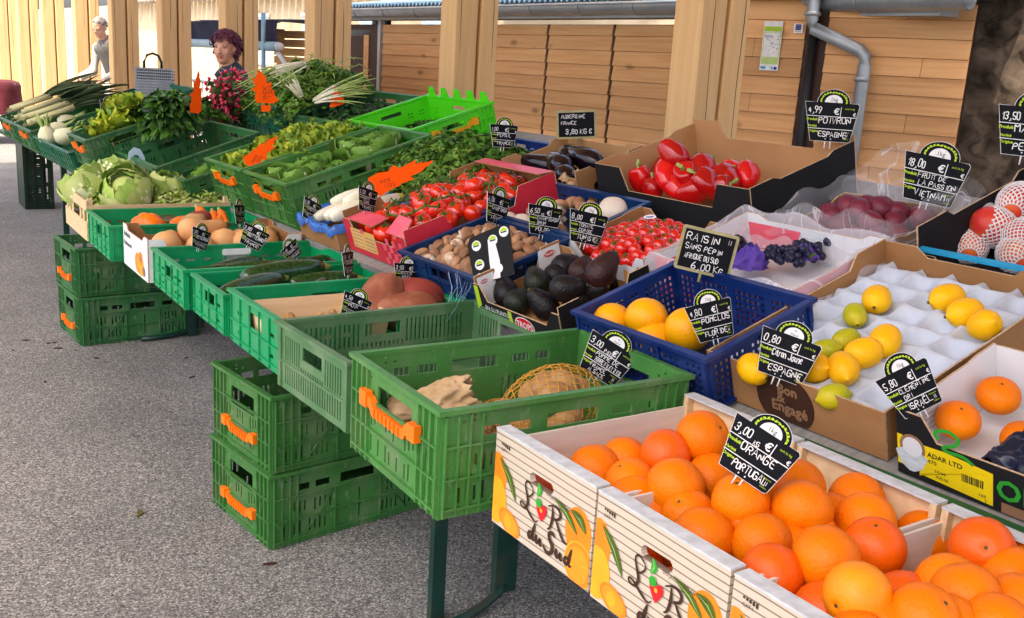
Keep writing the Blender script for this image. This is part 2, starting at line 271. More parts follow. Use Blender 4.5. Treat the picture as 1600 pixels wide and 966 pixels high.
# ------------------------------------------------------------ mesh helpers
class MB:
    def __init__(s): s.v = []; s.f = []; s.m = []; s.s = []
    def add(s, vs, fs, m=0, sm=False, X=None):
        b = len(s.v)
        s.v += [tuple(X @ V(p)) for p in vs] if X is not None else [tuple(p) for p in vs]
        s.f += [tuple(i+b for i in f) for f in fs]; s.m += [m]*len(fs); s.s += [sm]*len(fs); return s
    def box(s, c, d, m=0, X=None):
        x, y, z = c; a, b, e = d[0]/2, d[1]/2, d[2]/2
        vs = [(x+i*a, y+j*b, z+k*e) for k in (-1, 1) for j in (-1, 1) for i in (-1, 1)]
        return s.add(vs, [(0, 2, 3, 1), (4, 5, 7, 6), (0, 1, 5, 4), (2, 6, 7, 3), (0, 4, 6, 2), (1, 3, 7, 5)], m, False, X)
    def bx(s, x0, x1, y0, y1, z0, z1, m=0, X=None): return s.box(((x0+x1)/2, (y0+y1)/2, (z0+z1)/2), (x1-x0, y1-y0, z1-z0), m, X)
    def tube(s, pts, r, n=8, m=0, cap=True, X=None, flat=1.0):
        pts = [V(p) for p in pts]; k = len(pts); vs = []; fs = []
        up_ = V((0, 0, 1))
        for i, p in enumerate(pts):
            t = (pts[min(i+1, k-1)]-pts[max(i-1, 0)]).normalized()
            a = t.cross(up_ if abs(t.z) < .95 else V((1, 0, 0))).normalized(); b = a.cross(t)
            rr = r[i] if isinstance(r, (list, tuple)) else r
            for j in range(n):
                an = 2*math.pi*j/n; vs.append(p + a*(rr*math.cos(an)) + b*(rr*flat*math.sin(an)))
        for i in range(k-1):
            for j in range(n): fs.append((i*n+j, i*n+(j+1) % n, (i+1)*n+(j+1) % n, (i+1)*n+j))
        if cap: fs.append(tuple(range(n-1, -1, -1))); fs.append(tuple(range((k-1)*n, k*n)))
        return s.add(vs, fs, m, True, X)
    def lathe(s, prof, n=20, m=0, X=None, mod=None):
        vs = []; fs = []; k = len(prof)
        for i, (r, z) in enumerate(prof):
            for j in range(n):
                an = 2*math.pi*j/n; q = mod(an, i/(k-1)) if mod else 1
                vs.append((r*q*math.cos(an), r*q*math.sin(an), z))
        for i in range(k-1):
            for j in range(n): fs.append((i*n+j, i*n+(j+1) % n, (i+1)*n+(j+1) % n, (i+1)*n+j))
        if prof[0][0] > 1e-5: fs.append(tuple(range(n-1, -1, -1)))
        if prof[-1][0] > 1e-5: fs.append(tuple(range((k-1)*n, k*n)))
        return s.add(vs, fs, m, True, X)
    def grid(s, fn, nu, nv, m=0, X=None, sm=True, mf=None):
        vs = [fn(i/nu, j/nv) for i in range(nu+1) for j in range(nv+1)]
        b = len(s.f)
        fs = [(i*(nv+1)+j, (i+1)*(nv+1)+j, (i+1)*(nv+1)+j+1, i*(nv+1)+j+1) for i in range(nu) for j in range(nv)]
        s.add(vs, fs, m, sm, X)
        if mf:
            for i in range(nu):
                for j in range(nv): s.m[b+i*nv+j] = mf((i+.5)/nu, (j+.5)/nv)
        return s
    def ell(s, c, r, m=0, n=16, k=10, X=None):
        T = MX.Translation(c) @ MX.Diagonal((*r, 1)); T = X @ T if X is not None else T
        return s.lathe([(math.sin(math.pi*i/k), -math.cos(math.pi*i/k)) for i in range(k+1)], n, m, T)
    def prism(s, pts, th, m=0, X=None, mback=None, medge=None):   # outline in x,y ; front at z=0, back at z=-th
        n = len(pts); vs = [(x, y, 0) for x, y in pts]+[(x, y, -th) for x, y in pts]
        s.add(vs, [tuple(range(n)), tuple(range(2*n-1, n-1, -1))]+[(i, n+i, n+(i+1) % n, (i+1) % n) for i in range(n)], m, False, X)
        q = len(s.f)-n-2
        if mback is not None: s.m[q+1] = mback
        if medge is not None:
            for i in range(n): s.m[q+2+i] = medge
        return s
    def flat(s, pts, m=0, X=None, z=.0008):
        return s.add([(x, y, z) for x, y in pts], [tuple(range(len(pts)))], m, False, X)
    def mesh(s, name, mats):
        me = bpy.data.meshes.new(name); me.from_pydata(s.v, [], s.f)
        me.polygons.foreach_set('material_index', s.m); me.polygons.foreach_set('use_smooth', s.s)
        for k in mats: me.materials.append(M[k])
        me.validate(); me.update(); return me
    def obj(s, name, mats, parent=None, X=None): return link(name, s.mesh(name, mats), parent, X)
def link(name, me, parent=None, X=None):
    o = bpy.data.objects.new(name, me); col.objects.link(o)
    if parent is not None: o.parent = parent
    if X is not None: o.matrix_local = X
    return o
def tag(o, label=None, cat=None, group=None, kind=None):
    if label: o['label'] = label
    if cat: o['category'] = cat
    if group: o['group'] = group
    if kind: o['kind'] = kind
    return o
def thing(name, label, cat, X, group=None):
    o = bpy.data.objects.new(name, None); col.objects.link(o); o.empty_display_size = .05; o.matrix_world = X
    return tag(o, label, cat, group)
def disc(r, n=24, cx=0, cy=0, a0=0, a1=360, ry=None):
    ry = r if ry is None else ry; full = abs(a1-a0) >= 360; k = n if full else n+1
    return [(cx+r*math.cos(R(a0+(a1-a0)*i/n)), cy+ry*math.sin(R(a0+(a1-a0)*i/n))) for i in range(k)]
def rrect(x0, x1, y0, y1, r, n=4):
    p = []
    for cx, cy, a in ((x1-r, y1-r, 0), (x0+r, y1-r, 90), (x0+r, y0+r, 180), (x1-r, y0+r, 270)):
        p += [(cx+r*math.cos(R(a+90*i/n)), cy+r*math.sin(R(a+90*i/n))) for i in range(n+1)]
    return p
# printed text (built-in font turned into flat faces)
_tx = {}
def tmesh(s):
    if s not in _tx:
        c = bpy.data.curves.new('t', 'FONT'); c.body = s; c.size = 1; c.resolution_u = 2; o = bpy.data.objects.new('t', c)
        me = o.to_mesh(); vs = [tuple(v.co) for v in me.vertices]; fs = [tuple(p.vertices) for p in me.polygons]
        o.to_mesh_clear(); bpy.data.objects.remove(o); bpy.data.curves.remove(c)
        w_ = max([v[0] for v in vs] or [0]); _tx[s] = (vs, fs, w_)
    return _tx[s]
def text(mb, s, x, y, size, m, X=None, z=.0012, al='l', sx=1., bold=0, rot=0, shear=0):
    vs, fs, w_ = tmesh(s); off = {'l': 0, 'c': -w_/2, 'r': -w_}[al]; c, n = math.cos(R(rot)), math.sin(R(rot))
    for d in ((0, 0),) if not bold else ((-bold, 0), (bold, 0), (0, bold), (0, -bold)):
        P = [((a[0]+off+shear*a[1])*size*sx+d[0], a[1]*size+d[1]) for a in vs]
        mb.add([(x+p[0]*c-p[1]*n, y+p[0]*n+p[1]*c, z+(d[0]+2*d[1])*.01) for p in P], fs, m, False, X)
# chalk handwriting: strokes on a 4 x 6 grid
GL = {}
for kv in ('A002640;1232|B0006364533033342413000|C453616050110304 1|D000626444220 00|E46060040;0333|F460600;0333|G4536160501103041 4323|H0006;4046;0343|I2026|J4641301001|'
           'K0006;460340|L060040|M0006234640|N00064046|O160501103041453616|P00063645443303|Q160501103041453616;2240|R00063645443303;2340|S4536160504133342413010 01|T0646;2620|'
           'U060110304146|V062046|W0610233046|X0640;0046|Y0623;4620|Z06460040|0160501103041453616|1042620|2051636454400 40|3051636454433 13;334241301001|430360242|54606033342413001|6361402011030414233 02|'
           '7064610|81304051636454433130201103041423313|94313040516364544 10|,223110|.2021|-1333|€4536160402103041;0434;0232|a34140301103034 30|b060030413314 02|c341403011030|d341403011030 3630|e023234140301 1030|i1410;1617|'
           'k0600;340230|n0004;0314243330|o140301102031332414|r0004;021434|t161120 30;0434|u0401102031;3430|v041034|x0430;0034|y0401103134;343010|Ë46060040;0333;1718;3738|Ï2026;1718;3738|°1718282717').split('|'):
    ch = kv[0]; st = []
    for q in kv[1:].replace(' ', '').split(';'): st.append([(int(q[i]), int(q[i+1])) for i in range(0, len(q)-1, 2)])
    GL[ch] = st
def chalk(mb, s, x, y, h, m, X=None, z=.001, wd=.13, seed=0, sx=.8):
    rn = random.Random(s+str(seed)); u = h/6
    for ch in s:
        if ch == ' ': x += 3.2*u*sx; continue
        g = GL.get(ch) or GL.get(ch.upper()) or []
        yo = -1.6*u if ch == ',' else 0
        jr, jy, js = rn.uniform(-.10, .10), rn.uniform(-.4, .4)*u, rn.uniform(.9, 1.12); mxx = 0
        for st in g:
            P = [V(((a+rn.uniform(-.13, .13))*u*sx*js, (b+rn.uniform(-.13, .13))*u*js, 0)) for a, b in st]
            for _ in range(2 if len(P) > 3 else 0):
                Q = [P[0]]
                for a, b in zip(P, P[1:]): Q += [a*.75+b*.25, a*.25+b*.75]
                P = Q+[P[-1]]
            P = [V((x+p.x-jr*p.y, y+yo+p.y+jy+jr*p.x, 0)) for p in P]; mxx = max(mxx, max(p.x for p in P)-x)
            n = len(P); vs = []; hw = h*wd/2
            for i, p in enumerate(P):
                t = (P[min(i+1, n-1)]-P[max(0, i-1)]); t = t.normalized() if t.length > 1e-9 else V((1, 0, 0)); nn = V((-t.y, t.x, 0))
                e = t*(-hw*.6 if i == 0 else hw*.6 if i == n-1 else 0); k = .65 if i in (0, n-1) else 1
                vs += [p+e+nn*hw*k, p+e-nn*hw*k]
            mb.add([(v.x, v.y, z) for v in vs], [(2*i, 2*i+1, 2*i+3, 2*i+2) for i in range(n-1)], m, False, X)
        x += mxx+1.5*u*sx
    return x
def stroke(mb, P, wd, m, X=None, z=.0012, it=3):
    P = [V((a, b, c)) for a, b, c in P]
    for _ in range(it):
        Q = [P[0]]
        for a, b in zip(P, P[1:]): Q += [a*.75+b*.25, a*.25+b*.75]
        P = Q+[P[-1]]
    vs = []; n = len(P)
    for i, p in enumerate(P):
        t = P[min(i+1, n-1)]-P[max(0, i-1)]; t.z = 0; t = t.normalized() if t.length > 1e-9 else V((1, 0, 0)); hw = wd*p.z/2
        vs += [(p.x-t.y*hw, p.y+t.x*hw, z), (p.x+t.y*hw, p.y-t.x*hw, z)]
    mb.add(vs, [(2*i, 2*i+1, 2*i+3, 2*i+2) for i in range(n-1)], m, False, X)
# ------------------------------------------------------------ setting
A3 = R(3); RE = V((-math.sin(A3), math.cos(A3), 0)); RN = V((math.cos(A3), math.sin(A3), 0))
ROW = MX((RN, RE, V((0, 0, 1)))).transposed().to_4x4()          # x = away from the stall, y = along the row of posts
b = MB(); b.add([(-300, -200, 0), (300, -200, 0), (300, 400, 0), (-300, 400, 0)], [(0, 1, 2, 3)])
tag(b.obj('ground', ['asphalt']), kind='structure')

# market hall: timber posts in pairs on plinths, roof above the stall
hall = thing('market_hall', 'open timber market hall with pairs of pale squared oak posts behind the stall', 'market hall', MX.Identity(4))
SPOST = [3.09, 5.02, 6.92, 8.72, 10.51, 12.37, 14.13, 16.08, 17.89, 19.69, 21.5, 23.3]
rn = random.Random(3)
def timber(mb, x0, x1, y0, y1, z0, z1):
    c = .009; ol = [(x0+c, y0), (x1-c, y0), (x1, y0+c), (x1, y1-c), (x1-c, y1), (x0+c, y1), (x0, y1-c), (x0, y0+c)]; n = 8; K = 18; vs = []; fs = []
    for k in range(K+1):
        z = z0+(z1-z0)*k/K
        for x, y in ol: vs.append((x+.004*noise.noise((x*9, y*9, z*1.3+x0)), y+.004*noise.noise((x*9+5, y*9, z*1.3+y0)), z))
    for k in range(K):
        for j in range(n): fs.append((k*n+j, k*n+(j+1) % n, (k+1)*n+(j+1) % n, (k+1)*n+j))
    fs += [tuple(range(n-1, -1, -1)), tuple(range(K*n, K*n+n))]; mb.add(vs, fs, 0)
for s in SPOST:
    X = ROW @ MX.Translation((3.5, s, 0))
    p = MB(); timber(p, -.305, -.145, 0, .165, .30, 4.9); timber(p, -.125, 0, 0, .165, .30, 4.9)
    # drying crack
    zc = rn.uniform(.8, 1.9)
    for x_, n_ in ((rn.uniform(-.27, -.18), rn.randint(3, 9)), (rn.uniform(-.10, -.03), rn.randint(2, 5))):
        pts = [(x_+.010*noise.noise((s*3, k*.35, x_*9)), -.0003, zc+k*.13) for k in range(n_+2)]; p.tube(pts, [.0004]+[.0014+.0012*abs(noise.noise((k*.9, s, 2))) for k in range(n_)]+[.0004], 5, 1)
    o = p.obj('post', ['post', 'brown_ink'], hall, X)
    q = MB(); q.bx(-.35, .04, -.04, .205, 0, .30); q.obj('plinth', ['plaster2'], o)
b = MB()
b.bx(-2.05, 4.5, -9, 12.4, 5.02, 5.08)  # unseen roof, its edges and height set to keep stall and hut shaded
for s in range(-8, 13, 2): b.bx(-2.05, 4.45, s-.06, s+.06, 4.80, 5.015)
b.obj('roof', ['post'], hall, ROW)
b = MB(); b.bx(3.28, 3.42, -8, 24, 4.60, 4.795); b.obj('beam', ['post'], hall, ROW)

# wooden hut behind the posts: lapped boards, hinged shutters, gutter and corrugated roof
def lapped(mb, x, y0, y1, z0, z1, hb, m=0, seed=1, xo=.012, joints=None):
    r = random.Random(seed); z = z0; k = 0
    while z < z1:
        zz = min(z+hb, z1); cuts = [y0, y1]
        if joints and k % 3 == 1: cuts = [y0, y0+(y1-y0)*r.uniform(.3, .7), y1]
        for a, c in zip(cuts, cuts[1:]):
            a += .0015; c -= .0015
            mb.add([(x-xo-.006, a, z-.004), (x-xo-.006, c, z-.004), (x-.003, c, zz-.006), (x-.003, a, zz-.006), (x+.010, a, z-.004), (x+.010, c, z-.004), (x+.012, c, zz-.006), (x+.012, a, zz-.006)],
                   [(0, 3, 2, 1), (0, 1, 5, 4), (0, 4, 7, 3), (1, 2, 6, 5), (2, 3, 7, 6), (4, 5, 6, 7)], m)
        z = zz; k += 1
hut = thing('wooden_hut', 'low brown hut of lapped larch boards with pale blue corrugated roof behind the middle posts', 'hut', ROW @ MX.Translation((5.6, 0, 0)))
seams = [3.6, 5.92, 6.86, 7.98, 9.3]
for y0, y1 in ((3.6, 6.36), (6.37, 7.24), (7.25, 8.32), (8.33, 10.30)):
    q = MB(); lapped(q, 0, y0+.012, y1-.012, .12, 1.86, .118, 0, int(y0*10))
    q.obj('shutter', ['clad'], hut)
q = MB()
for y in (6.365, 7.245, 8.325): q.bx(-.004, .03, y-.010, y+.010, .12, 1.86)
q.obj('seam', ['brown_ink'], hut)
q = MB(); q.bx(-.03, .03, 10.31, 10.37, .1, 1.90); q.obj('corner_trim', ['whitewood'], hut)
q = MB(); q.bx(.10, .14, 10.37, 10.62, 0, 1.95, 0); q.bx(.05, .10, 10.56, 10.66, 0, 1.9, 1); q.obj('door_recess', ['darkmetal', 'grey_ink'], hut)
q = MB(); lapped(q, .06, 10.66, 11.5, .1, 1.72, .34, 0, 5, .004); q.bx(.02, .05, 10.68, 10.80, .1, 1.74); q.bx(.03, .06, 10.66, 11.5, 1.73, 1.80, 1); q.obj('door', ['clad', 'grey_ink'], hut)
q = MB(); q.bx(.013, .03, 3.6, 10.30, .05, 1.85); q.bx(.03, 3.0, 3.6, 11.6, .05, 1.86); q.obj('wall', ['brown_ink'], hut)  # dark backing paints the shadow lines in the gaps between boards
q = MB()
q.grid(lambda u, v: (-.19+v*3.6, 3.2+u*8.6, 2.045+v*.55+.016*math.sin(u*8.6*2*math.pi/.075)), 900, 1, 0, None, True)
q.grid(lambda u, v: (-.19+v*3.6, 3.2+u*8.6, 2.035+v*.55+.016*math.sin(u*8.6*2*math.pi/.075)), 900, 1, 0, None, True)
q.bx(-.15, .05, 3.4, 11.7, 1.90, 1.94, 1)
q.obj('roof', ['corr', 'zinc'], hut)
q = MB()
q.grid(lambda u, v: (-.20-.075*math.cos(math.pi*v), 3.2+u*8.6, 1.995-.075*math.sin(math.pi*v)), 2, 12, 0)
q.grid(lambda u, v: (-.20-.072*math.cos(math.pi*v), 3.2+u*8.6, 1.998-.072*math.sin(math.pi*v)), 2, 12, 0)
q.tube([(-.277, 3.2, 1.998), (-.277, 11.8, 1.998)], .009, 8)
for y in [3.9+.66*i for i in range(12)]: q.tube([(-.20-.079*math.cos(math.pi*v/8), y, 1.995-.079*math.sin(math.pi*v/8)) for v in range(9)], .005, 6)
q.obj('gutter', ['zinc'], hut)

# right hut, turned towards the viewer
ang = R(-23); d2 = V((math.sin(ang), math.cos(ang), 0)); n2 = V((math.cos(ang), -math.sin(ang), 0))
RH = MX((n2, d2, V((0, 0, 1)))).transposed().to_4x4() @ MX.Translation((6.48, 0, 0))
hut2 = thing('wooden_hut', 'wooden hut clad in wide larch boards with a zinc downpipe and a green poster', 'hut', RH)
q = MB(); lapped(q, 0, 2.16, 2.82, .1, 2.05, .118, 0, 11, .012, True); lapped(q, 0, 1.17, 2.02, .1, 1.98, .112, 0, 12, .012, True)
q.obj('cladding', ['clad2'], hut2)
q = MB(); q.bx(.016, .24, 1.20, 2.80, .05, 2.0); q.bx(-.002, .015, 2.02, 2.16, .1, 2.0); q.obj('wall', ['brown_ink'], hut2)  # dark colour stands in for shade in the grooves of the cladding
q = MB(); q.tube([(-.03, 2.10, .0), (-.03, 2.10, 2.2)], .028, 12); q.obj('drain_pole', ['darkmetal'], hut2)
q = MB(); q.bx(-.12, .3, 1.12, 2.9, 2.03, 2.09); q.bx(-.14, -.10, 1.10, 2.9, 1.995, 2.10); q.obj('roof_edge', ['pblue'], hut2)
q = MB(); e_ = [(-.10, 2.10, 2.3), (-.10, 2.10, 1.86), (-.10, 2.085, 1.815), (-.09, 1.78, 1.69), (-.085, 1.745, 1.655), (-.085, 1.745, 1.60), (-.085, 1.745, 0)]
q.tube(e_, .040, 20)
for z in (1.90, 1.52): q.tube([(-.09 if z < 1.6 else -.10, 1.745 if z < 1.6 else 2.10, z-.012), (-.09 if z < 1.6 else -.10, 1.745 if z < 1.6 else 2.10, z+.012)], .050, 20)
q.obj('downpipe', ['zinc'], hut2)
PW = RH @ MX((V((0, -1, 0)), V((0, 0, 1)), V((-1, 0, 0)))).transposed().to_4x4()     # wall sheets: x right, y up, z out of the wall
def wallsheet(y, z): return PW @ MX.Translation((-y, z, .026))
po = thing('poster', 'tall green and white notice sheet pinned to the right hut wall', 'poster', wallsheet(2.37, 1.70))
q = MB(); W_, H_ = .125, .31
q.prism([(-W_/2, -H_/2), (W_/2, -H_/2), (W_/2, H_/2), (-W_/2, H_/2)], .002, 0)
def rc(mb, x0, x1, y0, y1, m_, z=.001): mb.flat([(x0, y0), (x1, y0), (x1, y1), (x0, y1)], m_, None, z)
rc(q, -.058, .058, .092, .122, 1); rc(q, -.058, .058, -.115, .088, 2, .0008); rc(q, -.052, .052, -.070, .083, 3, .0014); rc(q, -.052, .052, -.105, -.085, 4, .0016)
rc(q, -.055, -.022, -.145, -.13, 5); rc(q, .033, .054, -.148, -.13, 6); rc(q, .016, .026, -.148, -.13, 5)
r_ = random.Random(2)
for i in range(34):
    x = r_.uniform(-.045, .045); y = r_.uniform(-.045, .065); rc(q, x, x+r_.uniform(.003, .012), y, y+.004, 7, .002)
for i in range(2): rc(q, -.048, -.02, .055+i*.008, .058+i*.008, 6, .002)
q.obj('sheet', ['white', 'lime_ink', 'pale_green', 'white', 'pale_green', 'cyan_ink', 'blue_ink', 'grey_ink'], po)
pl = thing('plaque', 'small white square plaque with a dark blue emblem beside the poster', 'plaque', wallsheet(2.205, 1.815))
q = MB(); q.prism([(-.03, -.03), (.03, -.03), (.03, .03), (-.03, .03)], .004, 0); rc(q, -.018, .018, -.012, .024, 1)
for k in range(12):
    q.flat(disc(.0016, 5, .011*math.cos(R(30*k)), .006+.011*math.sin(R(30*k))), 2, None, .0018)
rc(q, -.018, .018, -.022, -.019, 3); q.obj('plate', ['white', 'blue_ink', 'yellow_ink', 'grey_ink'], pl)
# dark rubble wall behind the right hut
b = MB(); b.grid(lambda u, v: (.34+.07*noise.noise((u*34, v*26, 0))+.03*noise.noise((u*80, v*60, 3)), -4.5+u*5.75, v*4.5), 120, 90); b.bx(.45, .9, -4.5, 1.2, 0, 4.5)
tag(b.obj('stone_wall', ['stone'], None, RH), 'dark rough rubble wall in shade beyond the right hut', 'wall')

# buildings, awning and barrier seen between the left posts
hs = thing('house', 'sunlit cream house with pale tiled roof behind the market hall', 'house', ROW @ MX.Translation((9.5, 0, 0)))
q = MB(); q.bx(0, 6, 13.5, 75, 0, 2.75); q.obj('wall', ['plaster'], hs)
q = MB(); r_ = random.Random(5)
for i in range(60):
    for j in range(9):
        y = 13+i*.36; x = -.35+j*.42
        q.tube([(x, y, 2.78+j*.17), (x+.46, y, 2.78+(j+1)*.17+.02)], [.17, .15], 8, 0, True, None, .5)
q.obj('roof', ['tiles'], hs)
for y in (15.2, 17.6, 20.3, 23):
    q = MB(); q.bx(-.03, .02, y, y+.8, 1.2, 2.3, 0); q.bx(-.05, -.03, y-.06, y+.86, 2.3, 2.38, 1); q.obj('window', ['pale_blue', 'white'], hs)
q = MB(); q.bx(-.02, .4, 13.5, 75, 0, .75); q.obj('base_course', ['plaster2'], hs)
aw = thing('awning', 'navy canvas awning with a pale blue rolled edge behind the woman', 'awning', ROW @ MX.Translation((4.6, 9.72, 0)))
q = MB()
q.grid(lambda u, v: (-.5+.7*v+.02*math.sin(u*21), u*2.65, 1.79+.03*math.sin(v*2)+.012*math.sin(u*15)), 30, 4)
q.grid(lambda u, v: (-.5-.012*math.sin(u*30+v*3), u*2.65, 1.79-.215*v), 40, 6)
q.obj('canvas', ['navy'], aw)
q = MB(); q.tube([(-.52, -.05, 1.535), (-.52, 2.7, 1.535)], .048, 14); q.obj('roll', ['pblue'], aw)
q = MB(); q.tube([(-.52, -.05, 1.535), (-.52, -.11, 1.535)], .04, 10); q.tube([(-.50, .04, 1.50), (-.30, .0, 1.22), (-.25, -.15, .9)], .022, 8); q.obj('bracket', ['white_pl'], aw)
for y in (.22, 2.6):
    q = MB(); q.tube([(-.56, y, 0), (-.56, y, 1.86)], .022, 10); q.obj('pole', ['pblue'], aw)
sl_ = thing('slatted_fence', 'brown horizontal plank fence with bright gaps behind the third post', 'fence', ROW @ MX.Translation((4.45, 8.9, 0)))
for k in range(18):
    q = MB(); q.bx(0, .02, 0, 1.75, .12+k*.089, .12+k*.089+.077); q.obj('plank', ['clad'], sl_)
q = MB(); q.bx(.025, .085, 1.66, 1.74, 0, 1.73); q.obj('fence_post', ['clad'], sl_)
br = thing('barrier', 'grey tubular crowd barrier to the left of the woman', 'barrier', ROW @ MX.Translation((4.3, 11.3, 0)))
q = MB(); q.tube([(0, 0, .1), (0, 0, 1.02), (0, .06, 1.08), (0, 2.1, 1.08), (0, 2.16, 1.02), (0, 2.16, .1)], .019, 8); q.tube([(0, 0, .22), (0, 2.16, .22)], .016, 8); q.obj('frame', ['zinc'], br)
q = MB()
for k in range(1, 14): q.tube([(0, k*.154, .22), (0, k*.154, 1.08)], .007, 6)
q.obj('bars', ['zinc'], br)
q = MB()
for y in (.25, 1.9): q.tube([(-.25, y, .01), (-.22, y, .04), (0, y, .1), (.22, y, .04), (.25, y, .01)], .014, 6)
q.obj('feet', ['zinc'], br)
# burgundy covered table at the far left end
tb = thing('cloth_table', 'small table covered by a dark burgundy cloth at the far left', 'table', MX.Translation((1.55, 16.4, 0)))
q = MB()
def clothf(u, v):
    a = 2*math.pi*u; ex = min(1/max(abs(math.cos(a)), 1e-6), 1/max(abs(math.sin(a)), 1e-6), 1.18)
    if v < .35: k = v/.35; return (.45*ex*k*math.cos(a), .6*ex*k*math.sin(a), .86)
    k = (v-.35)/.65; f = 1+.05*k*math.sin(a*14)+.05*k
    return (.45*ex*f*math.cos(a), .6*ex*f*math.sin(a), .86-.45*k)
q.grid(clothf, 96, 12); q.obj('cloth', ['burg'], tb)
for x, y in ((-.36, -.5), (.36, -.5), (-.36, .5), (.36, .5)):
    q = MB(); q.tube([(x, y, 0), (x, y, .85)], .022, 8); q.obj('leg', ['darkmetal'], tb)
# scraps on the asphalt
r_ = random.Random(12)
for i, (px, py) in enumerate([(20, 548), (40, 532), (75, 537), (85, 536), (118, 548), (92, 545), (300, 590), (292, 560), (420, 882), (70, 597), (218, 803), (250, 520), (150, 560)]):
    p = pz(px, py, 0); q = MB(); n = r_.randint(5, 8); l = r_.uniform(.010, .024) if i != 10 else .03; asp = r_.uniform(.2, .5)
    q.prism([(l*math.cos(6.28*k/n)*r_.uniform(.6, 1.2), l*asp*math.sin(6.28*k/n)*r_.uniform(.5, 1.2)) for k in range(n)], .003, 0)
    o = q.obj('leaf_scrap', ['brown_ink' if i != 10 else 'calyx'], None, MX.Translation((p.x, p.y, .0045)) @ MX.Rotation(r_.uniform(0, 3), 4, 'Z'))
    tag(o, 'small dark trampled leaf scrap lying on the asphalt', 'leaf scrap', 'leaf scraps on the asphalt')

# ------------------------------------------------------------ tables and slanted stands
tbl = thing('trestle_table', 'grey topped trestle table with dark green steel legs under the front row of crates', 'table', MX.Translation((0, 0, 0)))
q = MB()
for i in range(2): q.bx(1.12+i*.17, 1.285+i*.17, .2, 5.2, .592, .618)
q.obj('tabletop', ['board'], tbl)
for y0 in (2.10, 5.14):
    q = MB(); q.bx(1.185, 1.225, y0-.012, y0+.012, 0, .59); q.bx(1.385, 1.455, y0-.012, y0+.012, .03, .59); q.bx(1.13, 1.46, y0-.02, y0+.02, .555, .590)
    q.tube([(1.42, y0, .055), (1.40, y0-.01, .035), (1.34, y0-.03, .022), (1.27, y0-.05, .016), (1.20, y0-.06, .014), (1.12, y0-.06, .012)], .013, 8, 0)
    q.obj('leg', ['leg'], tbl)
def stand(pl, label, v0, v1, umax, ua=.145):
    st = thing('display_stand', label, 'display stand', frame(pl, 0, 0))
    q = MB(); n = 5
    for i in range(n): q.bx(ua+(umax-ua)*i/n, ua+(umax-ua)*(i+1)/n-.01, v0, v1, -.026, -.004)
    q.obj('board', ['board'], st)
    q = MB(); q.bx(ua-(.015 if pl == 'far' else .04), ua-.004, v0, v1 if pl == 'far' else 1.62, -.03, .0 if pl == 'far' else .02); q.obj('front_rail', ['dgreen_ink'], st)
    inv = frame(pl, 0, 0).inverted()
    for v in [v0+.1+(v1-v0-.2)*i/3 for i in range(4)]:
        for u in (.45, umax-.06):
            p = frame(pl, u, v) @ V((0, 0, -.03)); q = MB(); q.bx(p.x-.02, p.x+.02, p.y-.02, p.y+.02, 0, p.z); q.obj('leg', ['leg'], st, inv)
    return st
stand('main', 'slanted display stand carrying the back rows of crates', .35, 5.0, 1.52)
stand('far', 'lower slanted stand carrying the leek and fennel crates at the far end', 5.0, 9.9, .95, .25)
M['green_mid'] = mk('scuffed mid green plastic', (.048, .175, .036), (.034, .135, .026), 6, **plastic)
M['sidewood'] = mk('pale box side', (.74, .68, .60), (.66, .60, .51), 4, rough=.7, st=(2, 14, 14))
M['orange_ink2'] = tint(None, 'bright orange ink', .93, .33, .02)
M['green_black'] = mk('blackish green plastic', (.012, .03, .014), None, 8, rough=.45)
# ------------------------------------------------------------ containers
def wall(mb, l, h, th, holes, F, m=0):
    """flat wall l x h with rectangular through holes; F maps (s, z, t): s along, z up, t outward"""
    xs = sorted({0, l} | {round(x, 5) for r in holes for x in r[:2]}); zs = sorted({0, h} | {round(x, 5) for r in holes for x in r[2:]})
    nx, nz = len(xs)-1, len(zs)-1
    def H(i, j):
        if i < 0 or j < 0 or i >= nx or j >= nz: return True
        x = (xs[i]+xs[i+1])/2; z = (zs[j]+zs[j+1])/2
        return any(a < x < b and c < z < d for a, b, c, d in holes)
    vs = []; ix = {}
    def vid(i, j, k):
        q = (i, j, k)
        if q not in ix: ix[q] = len(vs); vs.append(F @ V((xs[i], zs[j], -k*th)))
        return ix[q]
    fs = []
    for i in range(nx):
        for j in range(nz):
            if H(i, j): continue
            fs.append((vid(i, j, 0), vid(i+1, j, 0), vid(i+1, j+1, 0), vid(i, j+1, 0)))
            fs.append((vid(i, j, 1), vid(i, j+1, 1), vid(i+1, j+1, 1), vid(i+1, j, 1)))
            if H(i-1, j): fs.append((vid(i, j, 0), vid(i, j+1, 0), vid(i, j+1, 1), vid(i, j, 1)))
            if H(i+1, j): fs.append((vid(i+1, j, 0), vid(i+1, j, 1), vid(i+1, j+1, 1), vid(i+1, j+1, 0)))
            if H(i, j-1): fs.append((vid(i, j, 0), vid(i, j, 1), vid(i+1, j, 1), vid(i+1, j, 0)))
            if H(i, j+1): fs.append((vid(i, j+1, 0), vid(i+1, j+1, 0), vid(i+1, j+1, 1), vid(i, j+1, 1)))
    mb.add(vs, fs, m)
